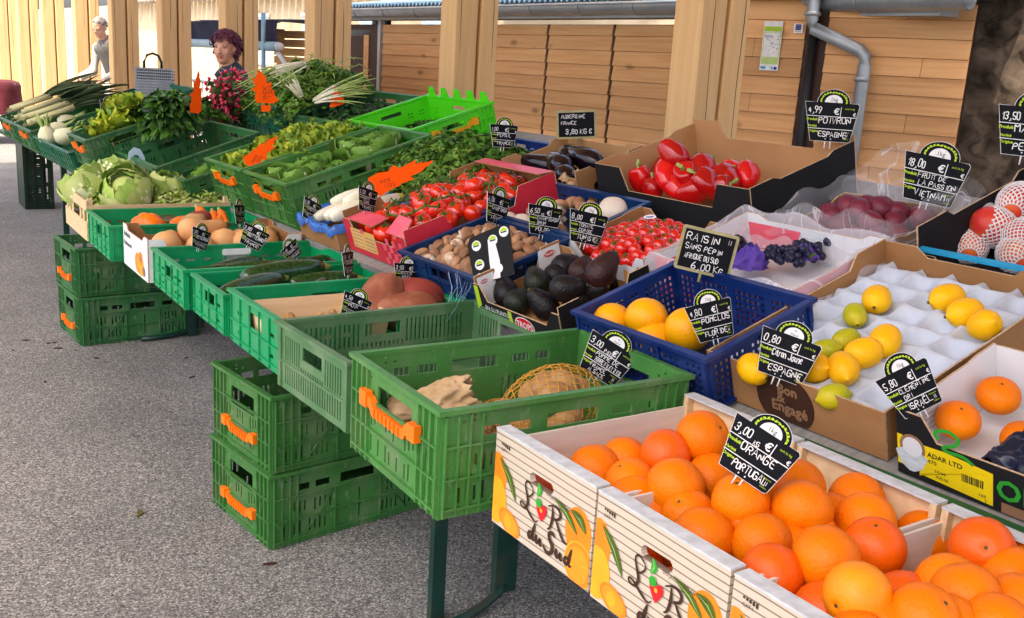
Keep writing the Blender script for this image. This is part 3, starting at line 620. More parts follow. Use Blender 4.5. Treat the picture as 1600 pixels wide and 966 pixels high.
def slots(style, l, h):
    c = l/2; r = []
    if style == 'fold':
        hw = .062 if l > .45 else .078
        if l > .45:
            r.append((c-hw, c+hw, h*.70, h*.83))
            for s in (-1, 1): r += [(c+s*.125-.025, c+s*.125+.025, h*.72, h*.81), (c+s*.19-.02, c+s*.19+.02, h*.72, h*.81)]
        else: r.append((c-hw, c+hw, h*.60, h*.84))
        n = int((l-.06)/.0175)
        for i in range(n):
            x = .03+(l-.06)*(i+.5)/n; k = (i*7) % 5
            if l > .45 and abs(x-c) < .085: 
                if i % 5 == 0: r.append((x-.003, x+.003, h*.14, h*.56))
                continue
            if l <= .45 and k == 2: continue
            if k != 0: r.append((x-.0034, x+.0034, h*(.40+.03*(i % 3)), h*.57))
            if k != 3: r.append((x-.0034, x+.0034, h*.13, h*(.27+.03*(i % 2))))
        for s in (-1, 1):
            for i in range(3):
                for zz in (.88, .93)[:1 + (i % 2)]: r.append((c+s*(l/2-.045-i*.022)-.003, c+s*(l/2-.045-i*.022)+.003, h*zz-.003, h*zz+.003))
    elif style == 'slat':
        hw = .055; r.append((c-hw, c+hw, h*.62, h*.82))
        n = int((l-.07)/.0135)
        for i in range(n):
            x = .035+(l-.07)*(i+.5)/n
            if abs(x-c) < hw+.018:
                r.append((x-.0032, x+.0032, h*.42, h*.50)); 
            else: r.append((x-.0032, x+.0032, h*.46, h*.84))
            r.append((x-.0032, x+.0032, h*.10, h*.38))
    elif style == 'low':
        hw = .05; r.append((c-hw, c+hw, h*.52, h*.80))
        n = int((l-.08)/.055)
        for i in range(n):
            x = .04+(l-.08)*(i+.5)/n
            if abs(x-c) < hw+.03: continue
            r.append((x-.018, x+.018, h*.60, h*.67)); r.append((x-.013, x+.013, h*.22, h*.29))
    elif style == 'mesh':
        p = .0165; n = int((l-.03)/p); k = int((h-.035)/p)
        for i in range(n):
            for j in range(k):
                if i % 7 == 6: continue
                x = .015+(l-.03)*(i+.5)/n; z = .012+(h-.035)*(j+.5)/k; r.append((x-.0052, x+.0052, z-.0052, z+.0052))
    elif style == 'lime':
        hw = .06; r.append((c-hw, c+hw, h*.66, h*.80))
        n = int((l-.06)/.017)
        for i in range(n):
            x = .03+(l-.06)*(i+.5)/n
            r.append((x-.003, x+.003, h*.93, h*.93+.006))
            if i % 6 not in (2, 3): r.append((x-.0042, x+.0042, h*.22, h*.22+.008)); r.append((x-.0042, x+.0042, h*.32, h*.32+.008))
            if abs(x-c) > .1 and i % 4 < 2: r.append((x-.0042, x+.0042, h*.52, h*.52+.008)); r.append((x-.0042, x+.0042, h*.62, h*.62+.008))
    return r
def wframes(L, W):
    """outer frames of front, back, left(+y), right(-y): s runs left to right seen from outside"""
    def F(o, s, t): return MX((s, V((0, 0, 1)), t)).transposed().to_4x4() if False else (MX.Translation(o) @ MX((s, V((0, 0, 1)), t)).transposed().to_4x4())
    return [F(V((-L/2, W/2, 0)), V((0, -1, 0)), V((-1, 0, 0))), F(V((L/2, -W/2, 0)), V((0, 1, 0)), V((1, 0, 0))),
            F(V((L/2, W/2, 0)), V((-1, 0, 0)), V((0, 1, 0))), F(V((-L/2, -W/2, 0)), V((1, 0, 0)), V((0, -1, 0)))]
def handle_mesh(mat):
    q = MB(); z = .001
    top = [(-.100, .024), (-.072, .020), (-.060, .004), (.060, .004), (.072, .020), (.100, .024)]
    bot = [(.102, .002), (.074, -.004), (.064, -.018), (-.064, -.018), (-.074, -.004), (-.102, .002)]
    ol = bot+top
    q.prism([(x, y) for x, y in ol], .016, 0, MX.Translation((0, 0, .018)))
    for i in range(7): q.bx(-.055+i*.0165, -.050+i*.0165, -.017, .003, .0185, .0215)
    for s in (-1, 1): q.bx(s*.098-.014, s*.098+.014, -.006, .030, .004, .022)
    return q
HM = {}
def crate(pl, u0, u1, v0, v1, H, style, mat, label, h=0., yaw=0., hands='', hmat='orange_pl', group=None, X=None, cat='crate', tilt=None, sagz=.0):
    L, W = u1-u0, v1-v0
    if X is None: X = frame(pl, (u0+u1)/2, (v0+v1)/2, h+.002, yaw)
    t = thing('plastic_crate', label, cat, X, group)
    th = .0045; q = MB(); FR = wframes(L, W)
    for i, F in enumerate(FR):
        l = W if i < 2 else L
        if i < 2: G = F; ll = l
        else: G = F @ MX.Translation((th, 0, 0)); ll = l-2*th
        wall(q, ll, H-.004, th, slots(style, ll, H-.004), G)
        # ribs
        def rib(s0, s1, z0, z1, d=.009): q.bx(s0, s1, z0, z1, .0003, d, 0, G)
        e = 0.0006*(i % 2)
        if style in ('fold', 'lime'):
            for z, tt in ((H*.655, .004), (H*.36, .0035), (H*.085, .0045)): rib(.002, ll-.002, z-tt/2+e, z+tt/2+e, .0085)
            for s in (.004, .030, .056, .082): 
                for sg in (0, 1):
                    c = s if sg == 0 else ll-s
                    if s > .06 and l < .35: continue
                    rib(c-.0018, c+.0018, .004, H-.014, .0078)
            if l > .45:
                for c in (ll*.36, ll*.64): rib(c-.002, c+.002, .004, H*.655, .0074)
                for sg in (-1, 1):
                    a, bb = V((ll/2+sg*.09, H*.60, 0)), V((ll/2+sg*.19, H*.10, 0))
                    q.tube([(a.x, a.y, .003), (bb.x, bb.y, .003)], .0024, 4, 0, True, G)
        elif style == 'low':
            for z in (H*.12, H*.45): rib(.002, ll-.002, z-.0016+e, z+.0016+e, .006)
            k = int(ll/.075)
            for n_ in range(k+1): c = .005+(ll-.01)*n_/k; rib(c-.0016, c+.0016, .003, H-.010, .0052)
        elif style == 'slat':
            for z in (H*.42,): rib(.002, ll-.002, z-.002+e, z+.002+e, .004)
            for c in (.010, ll-.010): rib(c-.009, c+.009, .003, H-.012, .005)
        elif style == 'mesh':
            k = max(2, int(ll/.12))
            for n_ in range(k+1): c = .006+(ll-.012)*n_/k; rib(c-.0045, c+.0045, .003, H-.012, .006)
            rib(.002, ll-.002, .003+e, .010+e, .0068)
    # rim and foot
    d = .0105
    for (x0, x1, y0, y1) in ((-L/2-d, -L/2+th+.002, -W/2-d, W/2+d), (L/2-th-.002, L/2+d, -W/2-d, W/2+d)): q.bx(x0, x1, y0, y1, H-.010, H)
    for (x0, x1, y0, y1) in ((-L/2+th+.002, L/2-th-.002, -W/2-d, -W/2+th+.002), (-L/2+th+.002, L/2-th-.002, W/2-th-.002, W/2+d)): q.bx(x0, x1, y0, y1, H-.0105, H-.0008)
    q.bx(-L/2+th, L/2-th, -W/2+th, W/2-th, .003, .0075)
    o = q.obj('body', [mat], t)
    for k, F in zip('fblr', FR):
        if k in hands:
            l = W if k in 'fb' else L
            if hmat not in HM: HM[hmat] = handle_mesh(hmat).mesh('handle', [hmat])
            sc_ = min(1, l/.36)*(1.15 if 'S' not in hands else 1)
            zz = H*.62 if 'D' not in hands else H*.30
            link('handle', HM[hmat], t, F @ MX.Translation((l/2, zz, 0)) @ MX.Diagonal((sc_, sc_*.82, .9, 1)))
    if style == 'lime':
        for i in range(5):
            q = MB(); q.prism([(-.035, 0), (.035, 0), (.018, .045), (-.018, .045)], .006, 0, FR[1] @ MX.Translation((W*(i+.5)/5, H+.0005, .004))); q.obj('stacking_tooth', [mat], t)
    return t
def sheetwall(mb, pts, F, th=.004, mo=0, mi=1, me=2): mb.prism(pts, th, mo, F, mi, me)
def prof(l, lo, hi, cw, dw=.03):
    """wall outline: raised corners of width cw"""
    return [(0, 0), (l, 0), (l, hi), (l-cw, hi), (l-cw-dw, lo), (cw+dw, lo), (cw, hi), (0, hi)] if hi > lo else [(0, 0), (l, 0), (l, lo), (0, lo)]
def carton(pl, u0, u1, v0, v1, fr, bk, sd, out, inn, label, h=0., yaw=0., cat='box', name='cardboard_box', group=None, edge='card_edge', th=.0045):
    """fr, bk, sd = (low height, corner height, corner width)"""
    L, W = u1-u0, v1-v0; X = frame(pl, (u0+u1)/2, (v0+v1)/2, h+.002, yaw)
    t = thing(name, label, cat, X, group); q = MB(); FR = wframes(L, W)
    for i, F in enumerate(FR):
        p = (fr, bk, sd, sd)[i]; l = W if i < 2 else L
        if i < 2: sheetwall(q, prof(l, *p), F, th)
        elif len(p) == 4:                    # only the back corner stands up
            ll = l-2*th-.001; o_ = [(0, 0), (ll, 0), (ll, p[0]), (p[2]+.03, p[0]), (p[2], p[1]), (0, p[1])]
            if i == 3: o_ = [(ll-x, y) for x, y in o_][::-1]
            sheetwall(q, o_, F @ MX.Translation((th+.0005, 0, -.0006)), th)
        else: sheetwall(q, prof(l-2*th-.001, p[0], p[1]-.0008, p[2]), F @ MX.Translation((th+.0005, 0, -.0006)), th)
    q.bx(-L/2+th+.0005, L/2-th-.0005, -W/2+th+.0015, W/2-th-.0015, .002, .006, 1)
    q.obj('walls', [out, inn, edge], t)
    return t, FR, L, W

# ---- front row
G1 = 'green crates of the front row'
crA = crate('front', .861, 1.461, 1.50, 1.90, .221, 'fold', 'green_old', 'large mid green crate with orange handle holding netted potatoes and a paper bag', yaw=-.015, hands='f')
cr2 = crate('front', .878, 1.478, 2.0, 2.40, .175, 'slat', 'green_pale', 'empty faded grey green crate with fine vertical slots', yaw=.045)
crC = crate('front', .89, 1.49, 2.445, 2.845, .160, 'low', 'green_new', 'bright green crate holding a wooden punnet and sweet potatoes', yaw=.02)
crB = crate('front', .88, 1.48, 2.885, 3.205, .132, 'low', 'green_new', 'bright green crate of courgettes nearer the sweet potatoes', yaw=.01)
cra = crate('front', .858, 1.458, 3.235, 3.645, .138, 'low', 'green_new', 'bright green crate with a white label on its far wall, beside the butternut box', yaw=.0)
crd = crate('front', .80, 1.42, 4.10, 4.53, .145, 'low', 'green_new', 'bright green crate of orange pumpkins beside the wooden cauliflower crate')
q = MB(); q.prism(rrect(-.055, .055, -.012, .012, .008), .001, 0, wframes(.6, .41)[2] @ MX.Rotation(math.pi, 4, 'Y') @ MX.Translation((-.3, .108, .0055)))
q.obj('label_card', ['white'], cra)
# folded crates standing under the table
ST = 'stacked green crates under the table'
PLg = 'ground'
def under(x, y, z, yaw, label): 
    X = MX.Translation((x, y, z)) @ MX.Rotation(yaw, 4, 'Z') @ MX.Translation((.3, -.2, 0))
    return crate('ground', 0, .6, 0, .4, .243, 'fold', 'green_dark' if y > 4 else 'green_mid', label, X=X, hands='fDS', group=ST)
under(.894, 3.06, .001, .13, 'bottom crate of the nearer stack under the table, standing on the asphalt')
under(.900, 3.06, .247, .125, 'upper crate of the nearer stack under the table, with an orange handle')
under(.812, 5.49, .001, .075, 'dark green bottom crate of the farther stack under the cauliflowers')
under(.806, 5.50, .247, .08, 'dark green upper crate of the farther stack under the cauliflowers')
def upright(x, y, yaw, label):
    X = MX.Translation((x, y, .3)) @ MX.Rotation(yaw, 4, 'Z') @ MX.Rotation(R(90), 4, 'Y') @ MX.Translation((0, 0, -.12))
    return crate('ground', 0, .6, 0, .42, .24, 'fold', 'black_pl' if x > 1.55 else 'green_black', label, X=X)
upright(1.30, 9.85, .0, 'dark green crate standing on its end below the leeks')
upright(1.80, 9.5, .0, 'black crate standing on its end behind the dark green upright one')
# ---- slanted row
let1 = crate('main', .175, .85, 3.79, 4.24, .20, 'fold', 'green_old', 'deep green crate filled with round butterhead lettuces', hands='f')
let2 = crate('main', .17, .80, 4.27, 4.73, .205, 'fold', 'green_old', 'green crate of frilly yellow green lettuce with an orange handle and paper flame sign', hands='f')
lt0 = crate('main', .05, .62, 4.76, 5.02, .13, 'low', 'green_dark', 'dark green low crate with a loose leaf, tucked beside the frilly lettuce')
blue = crate('main', .12, .46, 1.455, 1.895, .14, 'mesh', 'blue', 'navy blue meshed crate holding yellow grapefruits')
mushc = crate('main', .15, .49, 2.40, 2.85, .105, 'low', 'blue2', 'deep blue low crate of brown mushrooms')
wmush = crate('main', .52, .83, 2.41, 2.92, .105, 'low', 'blue2', 'deep blue low crate of white mushrooms behind the brown ones')
parsc = crate('main', .86, 1.2, 3.36, 3.90, .09, 'low', 'blue', 'blue low crate buried under a heap of flat parsley')
lime = crate('main', .90, 1.36, 4.05, 4.66, .185, 'lime', 'lime', 'vivid lime green crate with castellated back wall and amber handle', hands='rf', hmat='yellow_pl')
spin = crate('main', .86, 1.34, 4.70, 5.36, .18, 'fold', 'green_dark', 'dark green crate of spinach between lime crate and herb heap')
herb = crate('main', .84, 1.32, 5.40, 6.10, .20, 'fold', 'green_teal', 'teal green crate heaped with herbs and spring onions', h=.01)
# ---- far stand
cr3 = crate('far', .33, .86, 4.98, 5.72, .20, 'fold', 'green_dark', 'nearly empty dark green crate behind the cauliflowers, with an orange handle', hands='f')
onc = crate('far', .26, .78, 5.80, 6.50, .10, 'low', 'green_teal', 'teal low crate with a few onions beneath another crate')
cr4 = crate('far', .20, .58, 5.76, 6.20, .18, 'fold', 'green_dark', 'dark green crate with yellow lettuce, stacked over the onion crate', h=.125, hands='f')
fen = crate('far', .22, .72, 6.58, 7.74, .14, 'low', 'green_teal', 'long teal crate of fennel bulbs')
lk1 = crate('far', .22, .85, 7.80, 8.52, .17, 'fold', 'green_dark', 'dark green crate under the nearer leeks, with an orange handle', hands='f')
lk2 = crate('far', .22, .85, 8.56, 9.26, .17, 'fold', 'green_dark', 'dark green crate under the leeks at the far end of the stall', hands='f')
bk1 = crate('far', .90, 1.25, 7.2, 8.2, .20, 'low', 'green_teal', 'teal crate at the back between the leeks and the basket stack')
# bench under the back containers at the far end
# ---- wooden orange boxes
def orange_box(v0, v1, label):
    L, W, H = .50, v1-v0, .19; X = frame('front', .955+L/2, (v0+v1)/2, .001, .012)
    t = thing('orange_box', label, 'wooden box', X, 'printed wooden orange boxes'); FR = wframes(L, W); th = .011
    for i, F in enumerate(FR):
        l = W if i < 2 else L
        q = MB()
        if i < 2:
            wall(q, l, H-.004, th, [(l/2-.030, l/2+.030, H*.66, H*.77), (l/2-.0335, l/2+.0335, H*.675, H*.755), (l/2-.0355, l/2+.0355, H*.695, H*.735)] if i == 0 else [], F, 0)
            q.bx(.0, l, H-.0038, H, -th-.017, .001, 1, F)
            q.bx(.001, .013, .0, H-.004, -th-.017, -th-.0002, 2, F); q.bx(l-.013, l-.001, .0, H-.004, -th-.017, -th-.0002, 2, F)
            q.obj('front_panel' if i == 0 else 'back_panel', ['boxprint' if i == 0 else 'veneer', 'whitewood', 'crate_wood'], t)
        else:
            q.bx(th+.0005, l-th-.0005, .004, H*.86, -.006, -.0005, 0, F); q.obj('side_panel', ['sidewood'], t)
    q = MB(); q.bx(-L/2+th+.001, L/2-th-.001, -W/2+.0065, W/2-.0065, .001, .005); q.obj('base', ['crate_wood'], t)
    # print
    q = MB(); F = FR[0]; k = W/.30
    G = F @ MX.Diagonal((k, 1, 1, 1))
    def ov(cx, cy, rx, ry, m, z=.0006, rot=0, clip=True):
        P = []
        for j in range(30):
            a = 2*math.pi*j/30; x = rx*math.cos(a); y = ry*math.sin(a); c, s_ = math.cos(R(rot)), math.sin(R(rot)); X_, Y_ = cx+x*c-y*s_, cy+x*s_+y*c
            P.append((min(max(X_, .001), .2985), min(max(Y_, .0015), .180)))
        q.flat(P, m, G, z)
    def lf(x0, y0, x1, y1, wd, m, z=.0022):
        d_ = V((x1-x0, y1-y0)); n_ = V((-d_.y, d_.x)).normalized(); A = []; B_ = []
        for j in range(9):
            u = j/8; w_ = wd*math.sin(math.pi*u)**.8; c = V((x0, y0))+d_*u+n_*(.006*math.sin(math.pi*u))
            A.append(tuple(c+n_*w_)); B_.append(tuple(c-n_*w_))
        q.flat(A+B_[::-1][1:-1], m, G, z)
        q.flat([(x0, y0), tuple(V((x0, y0))+d_*.5+n_*.007), (x1, y1), tuple(V((x0, y0))+d_*.5+n_*.0055)], 8, G, z+.0005)
    ov(.012, .098, .030, .046, 0); ov(.013, .050, .034, .046, 1, .0011); ov(.060, .022, .036, .022, 0, .0015, -18); ov(.060, .022, .029, .017, 2, .0018, -18); ov(.055, .022, .012, .012, 1, .0020)
    ov(.262, .090, .036, .046, 0); ov(.270, .035, .040, .042, 1, .0011); ov(.270, .035, .037, .039, 0, .0013); ov(.268, .034, .030, .032, 2, .0015)
    for j in range(8):
        a = R(45*j+10); q.flat([(.268, .034), (.268+.024*math.cos(a), .034+.026*math.sin(a)), (.268+.024*math.cos(a+.12), .034+.026*math.sin(a+.12))], 3, G, .0018)
    lf(.018, .138, .078, .070, .0085, 4); lf(.190, .128, .262, .086, .007, 4); lf(.240, .125, .285, .098, .009, 4)
    # lettering of the box
    S = lambda P, w_=.0052: stroke(q, P, w_, 5, G, .0026)
    S([(.128, .118, .5), (.113, .128, .9), (.103, .118, .6), (.112, .100, 1.1), (.118, .085, 1.5), (.108, .070, .8), (.093, .073, .7), (.094, .082, .7), (.108, .078, .8), (.125, .066, 1.2), (.142, .058, .6), (.150, .066, .3)])
    S([(.128, .118, .4), (.131, .110, .8), (.122, .100, .8), (.110, .096, .5)], .0045)
    S([(.190, .108, .6), (.192, .088, 1.5), (.186, .066, 1.0), (.178, .062, .4)]); S([(.176, .104, .4), (.196, .114, .9), (.214, .108, 1.3), (.212, .093, 1.2), (.196, .088, .5)]); S([(.200, .089, .6), (.212, .074, 1.4), (.226, .058, 1.2), (.238, .060, .3)])
    q.flat([(.158+.020*math.sin(a)**3*.8, .086+.020*(.81*math.cos(a)-.31*math.cos(2*a)-.12*math.cos(3*a))) for a in [2*math.pi*j/28 for j in range(28)]], 6, G, .0026)
    q.flat(disc(.0085, 14, .149, .099), 7, G, .0029); q.flat(disc(.004, 10, .158, .088), 3, G, .0031)
    lf(.144, .136, .142, .108, .007, 7)
    D_ = [(14, 12, .7), (6, 14, 1), (1, 6, 1.2), (4, 0, 1.1), (11, 3, .9), (16, 12, .9)]; D2 = [(20, 34, .5), (16, 20, 1.3), (13, 6, 1.2), (16, 0, .8), (22, 4, .4)]; U_ = [(0, 13, .6), (3, 14, 1.1), (1, 4, 1.2), (5, 0, .9), (11, 5, .8), (15, 14, 1), (13, 4, 1.2), (16, 0, .8), (22, 4, .4)]
    for P_, x_ in ((D_, .122), (D2, .122), (U_, .145), ([(26, 34, .6), (18, 40, 1), (8, 34, 1.2), (10, 24, 1.3), (20, 18, 1.6), (22, 6, 1.4), (12, -4, 1.1), (0, -2, 1), (-6, 6, .6)], .176), (U_, .206), (D_, .231), (D2, .231)): S([(x_+a*.001, .022+b_*.001, w_) for a, b_, w_ in P_], .0068)
    text(q, 'DU JARDIN ATLANTIQUE', .168, .122, .0085, 5, G, .0026, rot=-3)
    for j in range(5): q.flat([(.020+j*.006, .163-.001*j), (.024+j*.006, .163-.001*j), (.024+j*.006, .167), (.020+j*.006, .166)], 5, G, .0014)
    text(q, 'CAT I', .020, .152, .008, 5, G, .0015)
    q.obj('print', ['orange_ink', 'amber_ink', 'orange_ink2', 'amber_ink', 'leaf_ink', 'brown_ink', 'red_ink', 'green_ink', 'pale_green'], t)
    return t
orange_box(1.165, 1.465, 'left printed wooden box of oranges, next to the large green crate')
orange_box(.862, 1.155, 'middle printed wooden box of oranges, holding most of the visible ones')
orange_box(.555, .852, 'wooden box of oranges at the bottom right corner of the photo')
# ---- wooden cauliflower crate
t = thing('wooden_crate', 'rough wooden crate piled with leafy cauliflowers', 'crate', frame('front', 1.11, 4.82, .001, .0)); L, W, H = .63, .52, .185; FR = wframes(L, W)
q = MB()
for i, F in enumerate(FR):
    l = W if i < 2 else L
    if i < 2:
        for z0, z1 in ((.002, .085), (.135, .178)): q.bx(.0, l, z0, z1, -.006, 0, 0, F)
        for s in (.10, .17, .36, .43): q.bx(s, s+.03, .0855, .1345, -.005, -.001, 0, F)
    else:
        for z0, z1 in ((.002, .06), (.075, .110), (.118, .158)): q.bx(.0065, l-.0065, z0, z1, -.006, -.0005, 0, F)
for x in (-1, 1):
    for y in (-1, 1): q.bx(x*(L/2-.018)-.011, x*(L/2-.018)+.011, y*(W/2-.019)-.012, y*(W/2-.019)+.012, .001, H)
q.bx(-L/2+.007, L/2-.007, -W/2+.007, W/2-.007, .0, .004); q.obj('slats', ['crate_wood'], t)
# ---- butternut box
t, FR, L, W = carton('front', .842, 1.43, 3.675, 4.065, (.142, .162, .05), (.14, .16, .05), (.11, .16, .05), 'card_white', 'card', 'white printed box of butternut squash with a picture of cut pumpkins')
q = MB(); F = FR[0]
text(q, 'Hokkaido', .02, .118, .026, 0, F, bold=.0008); text(q, 'Potimarron', .02, .082, .026, 0, F, bold=.0008)
for n_, (cx, cy, r, m_) in enumerate(((.235, .095, .042, 1), (.285, .070, .045, 2), (.285, .070, .030, 1), (.30, .028, .018, 2), (.255, .022, .016, 1), (.33, .03, .02, 3), (.285, .068, .012, 3))):
    q.flat(disc(r, 20, cx, min(cy, .085-r*.9) if r > .03 else cy, ry=r*.9), m_, F, .0008+.0003*n_)
q.obj('print', ['black', 'orange_ink', 'amber_ink', 'brown_pale'], t)
# ---- lemon box
lemon, FR, L, W = carton('main', .19, .83, 1.07, 1.525, (.105, .105, .03), (.11, .135, .09), (.105, .14, .11, 1), 'card', 'card', 'brown cardboard box of lemons on a pale moulded tray')
q = MB(); q.flat([(p[0], min(max(p[1], .001), .104)) for p in disc(.075, 40, .215, .048, ry=.068)], 0, FR[0], .0008)
text(q, 'Bon', .222, .066, .032, 1, FR[0], .0014, 'c', bold=.0012); text(q, 'Engagé', .225, .022, .034, 1, FR[0], .0014, 'c', bold=.0012); text(q, '&', .205, .044, .034, 1, FR[0], .0017, 'c', bold=.001)
q.obj('print', ['brown_ink', 'brown_pale'], lemon)
q = MB()
def trayf(u, v):
    x = -L/2+.008+(L-.016)*u; y = -W/2+.008+(W-.016)*v; i = x/.080; j = y/.080
    c_ = abs(math.cos(math.pi*i)*math.cos(math.pi*j)); return (x, y, .084-.034*min(1, c_*1.15)**1.15+.007*noise.noise((x*18, y*18, 0)))
q.grid(trayf, 96, 70); q.grid(lambda u, v: tuple(V(trayf(u, v))-V((0, 0, .004))), 48, 35); q.obj('tray', ['tray'], lemon)
# ---- clementine box
t, FR, L, W = carton('main', .175, .49, .56, 1.035, (.09, .135, .05), (.13, .13, .05), (.13, .135, .06), 'card_black', 'card_white', 'black fruit box of clementines with a yellow label and green lettering')
q = MB(); F = FR[0]
q.flat([(.045, .010), (.045, .014), (.185, -.0+.006), (.185, .072), (.095, .080), (.050, .078)], 0, F, .001); rc_ = lambda x0, x1, y0, y1, m_, z: q.flat([(x0, y0), (x1, y0), (x1, y1), (x0, y1)], m_, F, z)
rc_(.001, .012, .022, .085, 0, .0008)
q.flat([(.030+.03*math.cos(a)*(1+.15*math.sin(5*a)), .042+.026*math.sin(a)*(1+.15*math.cos(4*a))) for a in [6.283*i/18 for i in range(18)]], 2, F, .0013)
q.flat(disc(.026, 20, .032, .066), 3, F, .0011); q.flat(disc(.02, 20, .032, .066), 4, F, .0014)
text(q, 'ADAR LTD', .062, .058, .014, 1, F, .0016, bold=.0003); text(q, '470', .062, .045, .012, 1, F, .0016); text(q, '3X/44', .075, .030, .009, 1, F, .0016); text(q, 'XX/36', .078, .019, .009, 1, F, .0016)
text(q, '109', .158, .016, .010, 1, F, .0016); text(q, '5', .170, .008, .009, 1, F, .0016)
for i in range(12): rc_(.128+i*.0034, .1295+i*.0034+(i % 3)*.0005, .034, .050, 1, .0016)
stroke(q, [(.085, .102, 1), (.075, .115, 1), (.100, .128, 1), (.125, .118, 1), (.118, .100, 1), (.09, .09, 1), (.10, .082, 1), (.13, .086, 1), (.15, .075, 1)], .007, 5, F, .0018)
text(q, 'ORRI', .190, .030, .055, 5, F, .0012, bold=.0015); rc_(.20, .30, .0015, .022, 6, .0011)
q.obj('print', ['yellow_ink', 'black', 'whitewood', 'brown_pale', 'card_white', 'green_ink', 'brown_pale'], t)
q = MB(); Fi = FR[2] @ MX.Rotation(math.pi, 4, 'Y') @ MX.Translation((-L, 0, .0055))
for i in range(2):
    for j in range(6): q.flat([(.03+i*.045, .05+j*.011), (.07+i*.045, .05+j*.011), (.07+i*.045, .0515+j*.011), (.03+i*.045, .0515+j*.011)], 0, Fi, .001)
    for j in range(2): q.flat([(.03+j*.0395+i*.045, .05), (.031+j*.0395+i*.045, .05), (.031+j*.0395+i*.045, .105), (.03+j*.0395+i*.045, .105)], 0, Fi, .0012)
q.obj('printed_table', ['grey_ink'], t)
# ---- avocado box
t, FR, L, W = carton('main', .125, .45, 1.985, 2.385, (.055, .10, .03), (.06, .10, .05), (.055, .12, .07), 'card_black', 'card', 'black open box of avocados with red oval marks')
def oval(mb, cx, cy, rx, F, mr, mw, z=.001):
    mb.flat(disc(rx, 28, cx, cy, ry=rx*.5), mw, F, z); mb.flat(disc(rx*.93, 28, cx, cy, ry=rx*.44), mr, F, z+.0004); text(mb, 'TROPS', cx, cy-rx*.2, rx*.56, mw, F, z+.0009, 'c', bold=.0004)
q = MB(); oval(q, .235, .028, .045, FR[0], 0, 1); text(q, 'EN SU PUNTO', .045, .030, .019, 1, FR[0]); q.flat([(.165, .001), (.182, .001), (.176, .053), (.158, .053)], 2, FR[0])
q.flat([(.003, .02), (.028, .04), (.024, .097), (.003, .097)], 2, FR[0]); q.flat([(.355, .002), (.398, .002), (.398, .06), (.37, .05)], 2, FR[0])
Fi = FR[2] @ MX.Rotation(math.pi, 4, 'Y') @ MX.Translation((-L, 0, .0055))     # inner face of the far wall
q.flat([(.012, .018), (.075, .018), (.070, .112), (.012, .112)], 1, Fi); oval(q, .035, .095, .014, Fi, 0, 1, .0016)
q.flat([(.225, .018), (.315, .018), (.315, .112), (.235, .112)], 1, Fi); oval(q, .275, .092, .022, Fi, 0, 1, .0016)
Fb = FR[1] @ MX.Rotation(math.pi, 4, 'Y') @ MX.Translation((-W, 0, .0055)); q.flat(disc(.055, 28, .31, .045, 0, 180, .055), 1, Fb); q.flat([(.29, .046), (.345, .046), (.335, .06), (.30, .085), (.292, .08)], 3, Fb, .0014)
Fr = FR[3]; oval(q, .21, .030, .03, Fr, 0, 1)
q.obj('print', ['red_ink', 'white', 'lime_ink', 'pale_orange'], t)
# black sticker flap of the avocado box, standing up at its far corner
fl = MB(); FX = MX.Translation((-L/2+.035, W/2+.035, .075)) @ MX.Rotation(R(-62), 4, 'Z') @ MX.Rotation(R(62), 4, 'X') @ MX.Rotation(R(14), 4, 'Z')
fl.prism([(-.01, 0), (.125, 0), (.135, .145), (.105, .152), (.0, .14), (-.012, .12)], .003, 0, FX)
for x, y in ((.018, .112), (.115, .13), (.018, .055), (.012, .015), (.075, .115)): fl.flat(disc(.0155, 18, x, y), 1, FX, .001); fl.flat(disc(.0125, 14, x, y, 10, 170), 2, FX, .0015); fl.flat([(x-.010, y-.003), (x+.009, y-.003), (x+.009, y+.001), (x-.010, y+.001)], 0, FX, .0018)
fl.flat([(.050, .002), (.078, .002), (.086, .05), (.080, .118), (.058, .12), (.052, .06)], 1, FX, .0007); fl.flat(disc(.014, 18, .078, .03), 1, FX, .0012)
o = fl.obj('sticker_flap', ['card_black', 'white', 'lime_ink'], None, frame('main', (.125+.45)/2, (1.985+2.385)/2, .002)); tag(o, 'black card dotted with round white and green stickers, standing among the brown mushrooms', 'card')
# ---- tomato box
t, FR, L, W = carton('main', .185, .83, 2.885, 3.345, (.075, .125, .05), (.125, .15, .06), (.085, .15, .16), 'card_red', 'card', 'red printed box of tomatoes on the vine')
q = MB(); F = FR[0]; q.flat([(.05, .022), (.235, .022), (.235, .098), (.05, .098)], 0, F)
for i in range(9): q.flat([(.06+(i % 2)*.09, .03+(i//2)*.014), (.135+(i % 2)*.09, .03+(i//2)*.014), (.135+(i % 2)*.09, .0335+(i//2)*.014), (.06+(i % 2)*.09, .0335+(i//2)*.014)], 1, F, .0012)
q.flat([(.13, .085), (.155, .085), (.155, .104), (.13, .104)], 2, F, .0013)
for i in range(7):
    for j in range(4):
        if (i+j) % 2 == 0: q.flat([(.29+i*.024, .004+j*.024), (.313+i*.024, .004+j*.024), (.313+i*.024, .0275+j*.024), (.29+i*.024, .0275+j*.024)], 2, F, .0008)
q.obj('print', ['pale_orange', 'grey_ink', 'card_pink'], t)
q = MB(); q.prism([(0, 0), (.125, 0), (.11, .07), (.02, .075)], .004, 0, FR[0] @ MX.Translation((.325, .122, -.004)) @ MX.Rotation(R(-50), 4, 'X'), 1, 1); q.obj('flap', ['card_pink', 'card'], t); q = MB()
q.prism([(0, 0), (.20, 0), (.19, .075), (.01, .075)], .004, 0, FR[0] @ MX.Translation((.03, .127, -.004)) @ MX.Rotation(R(-86), 4, 'X'), 1, 1); q.obj('flap', ['card_pink', 'card'], t); q = MB()
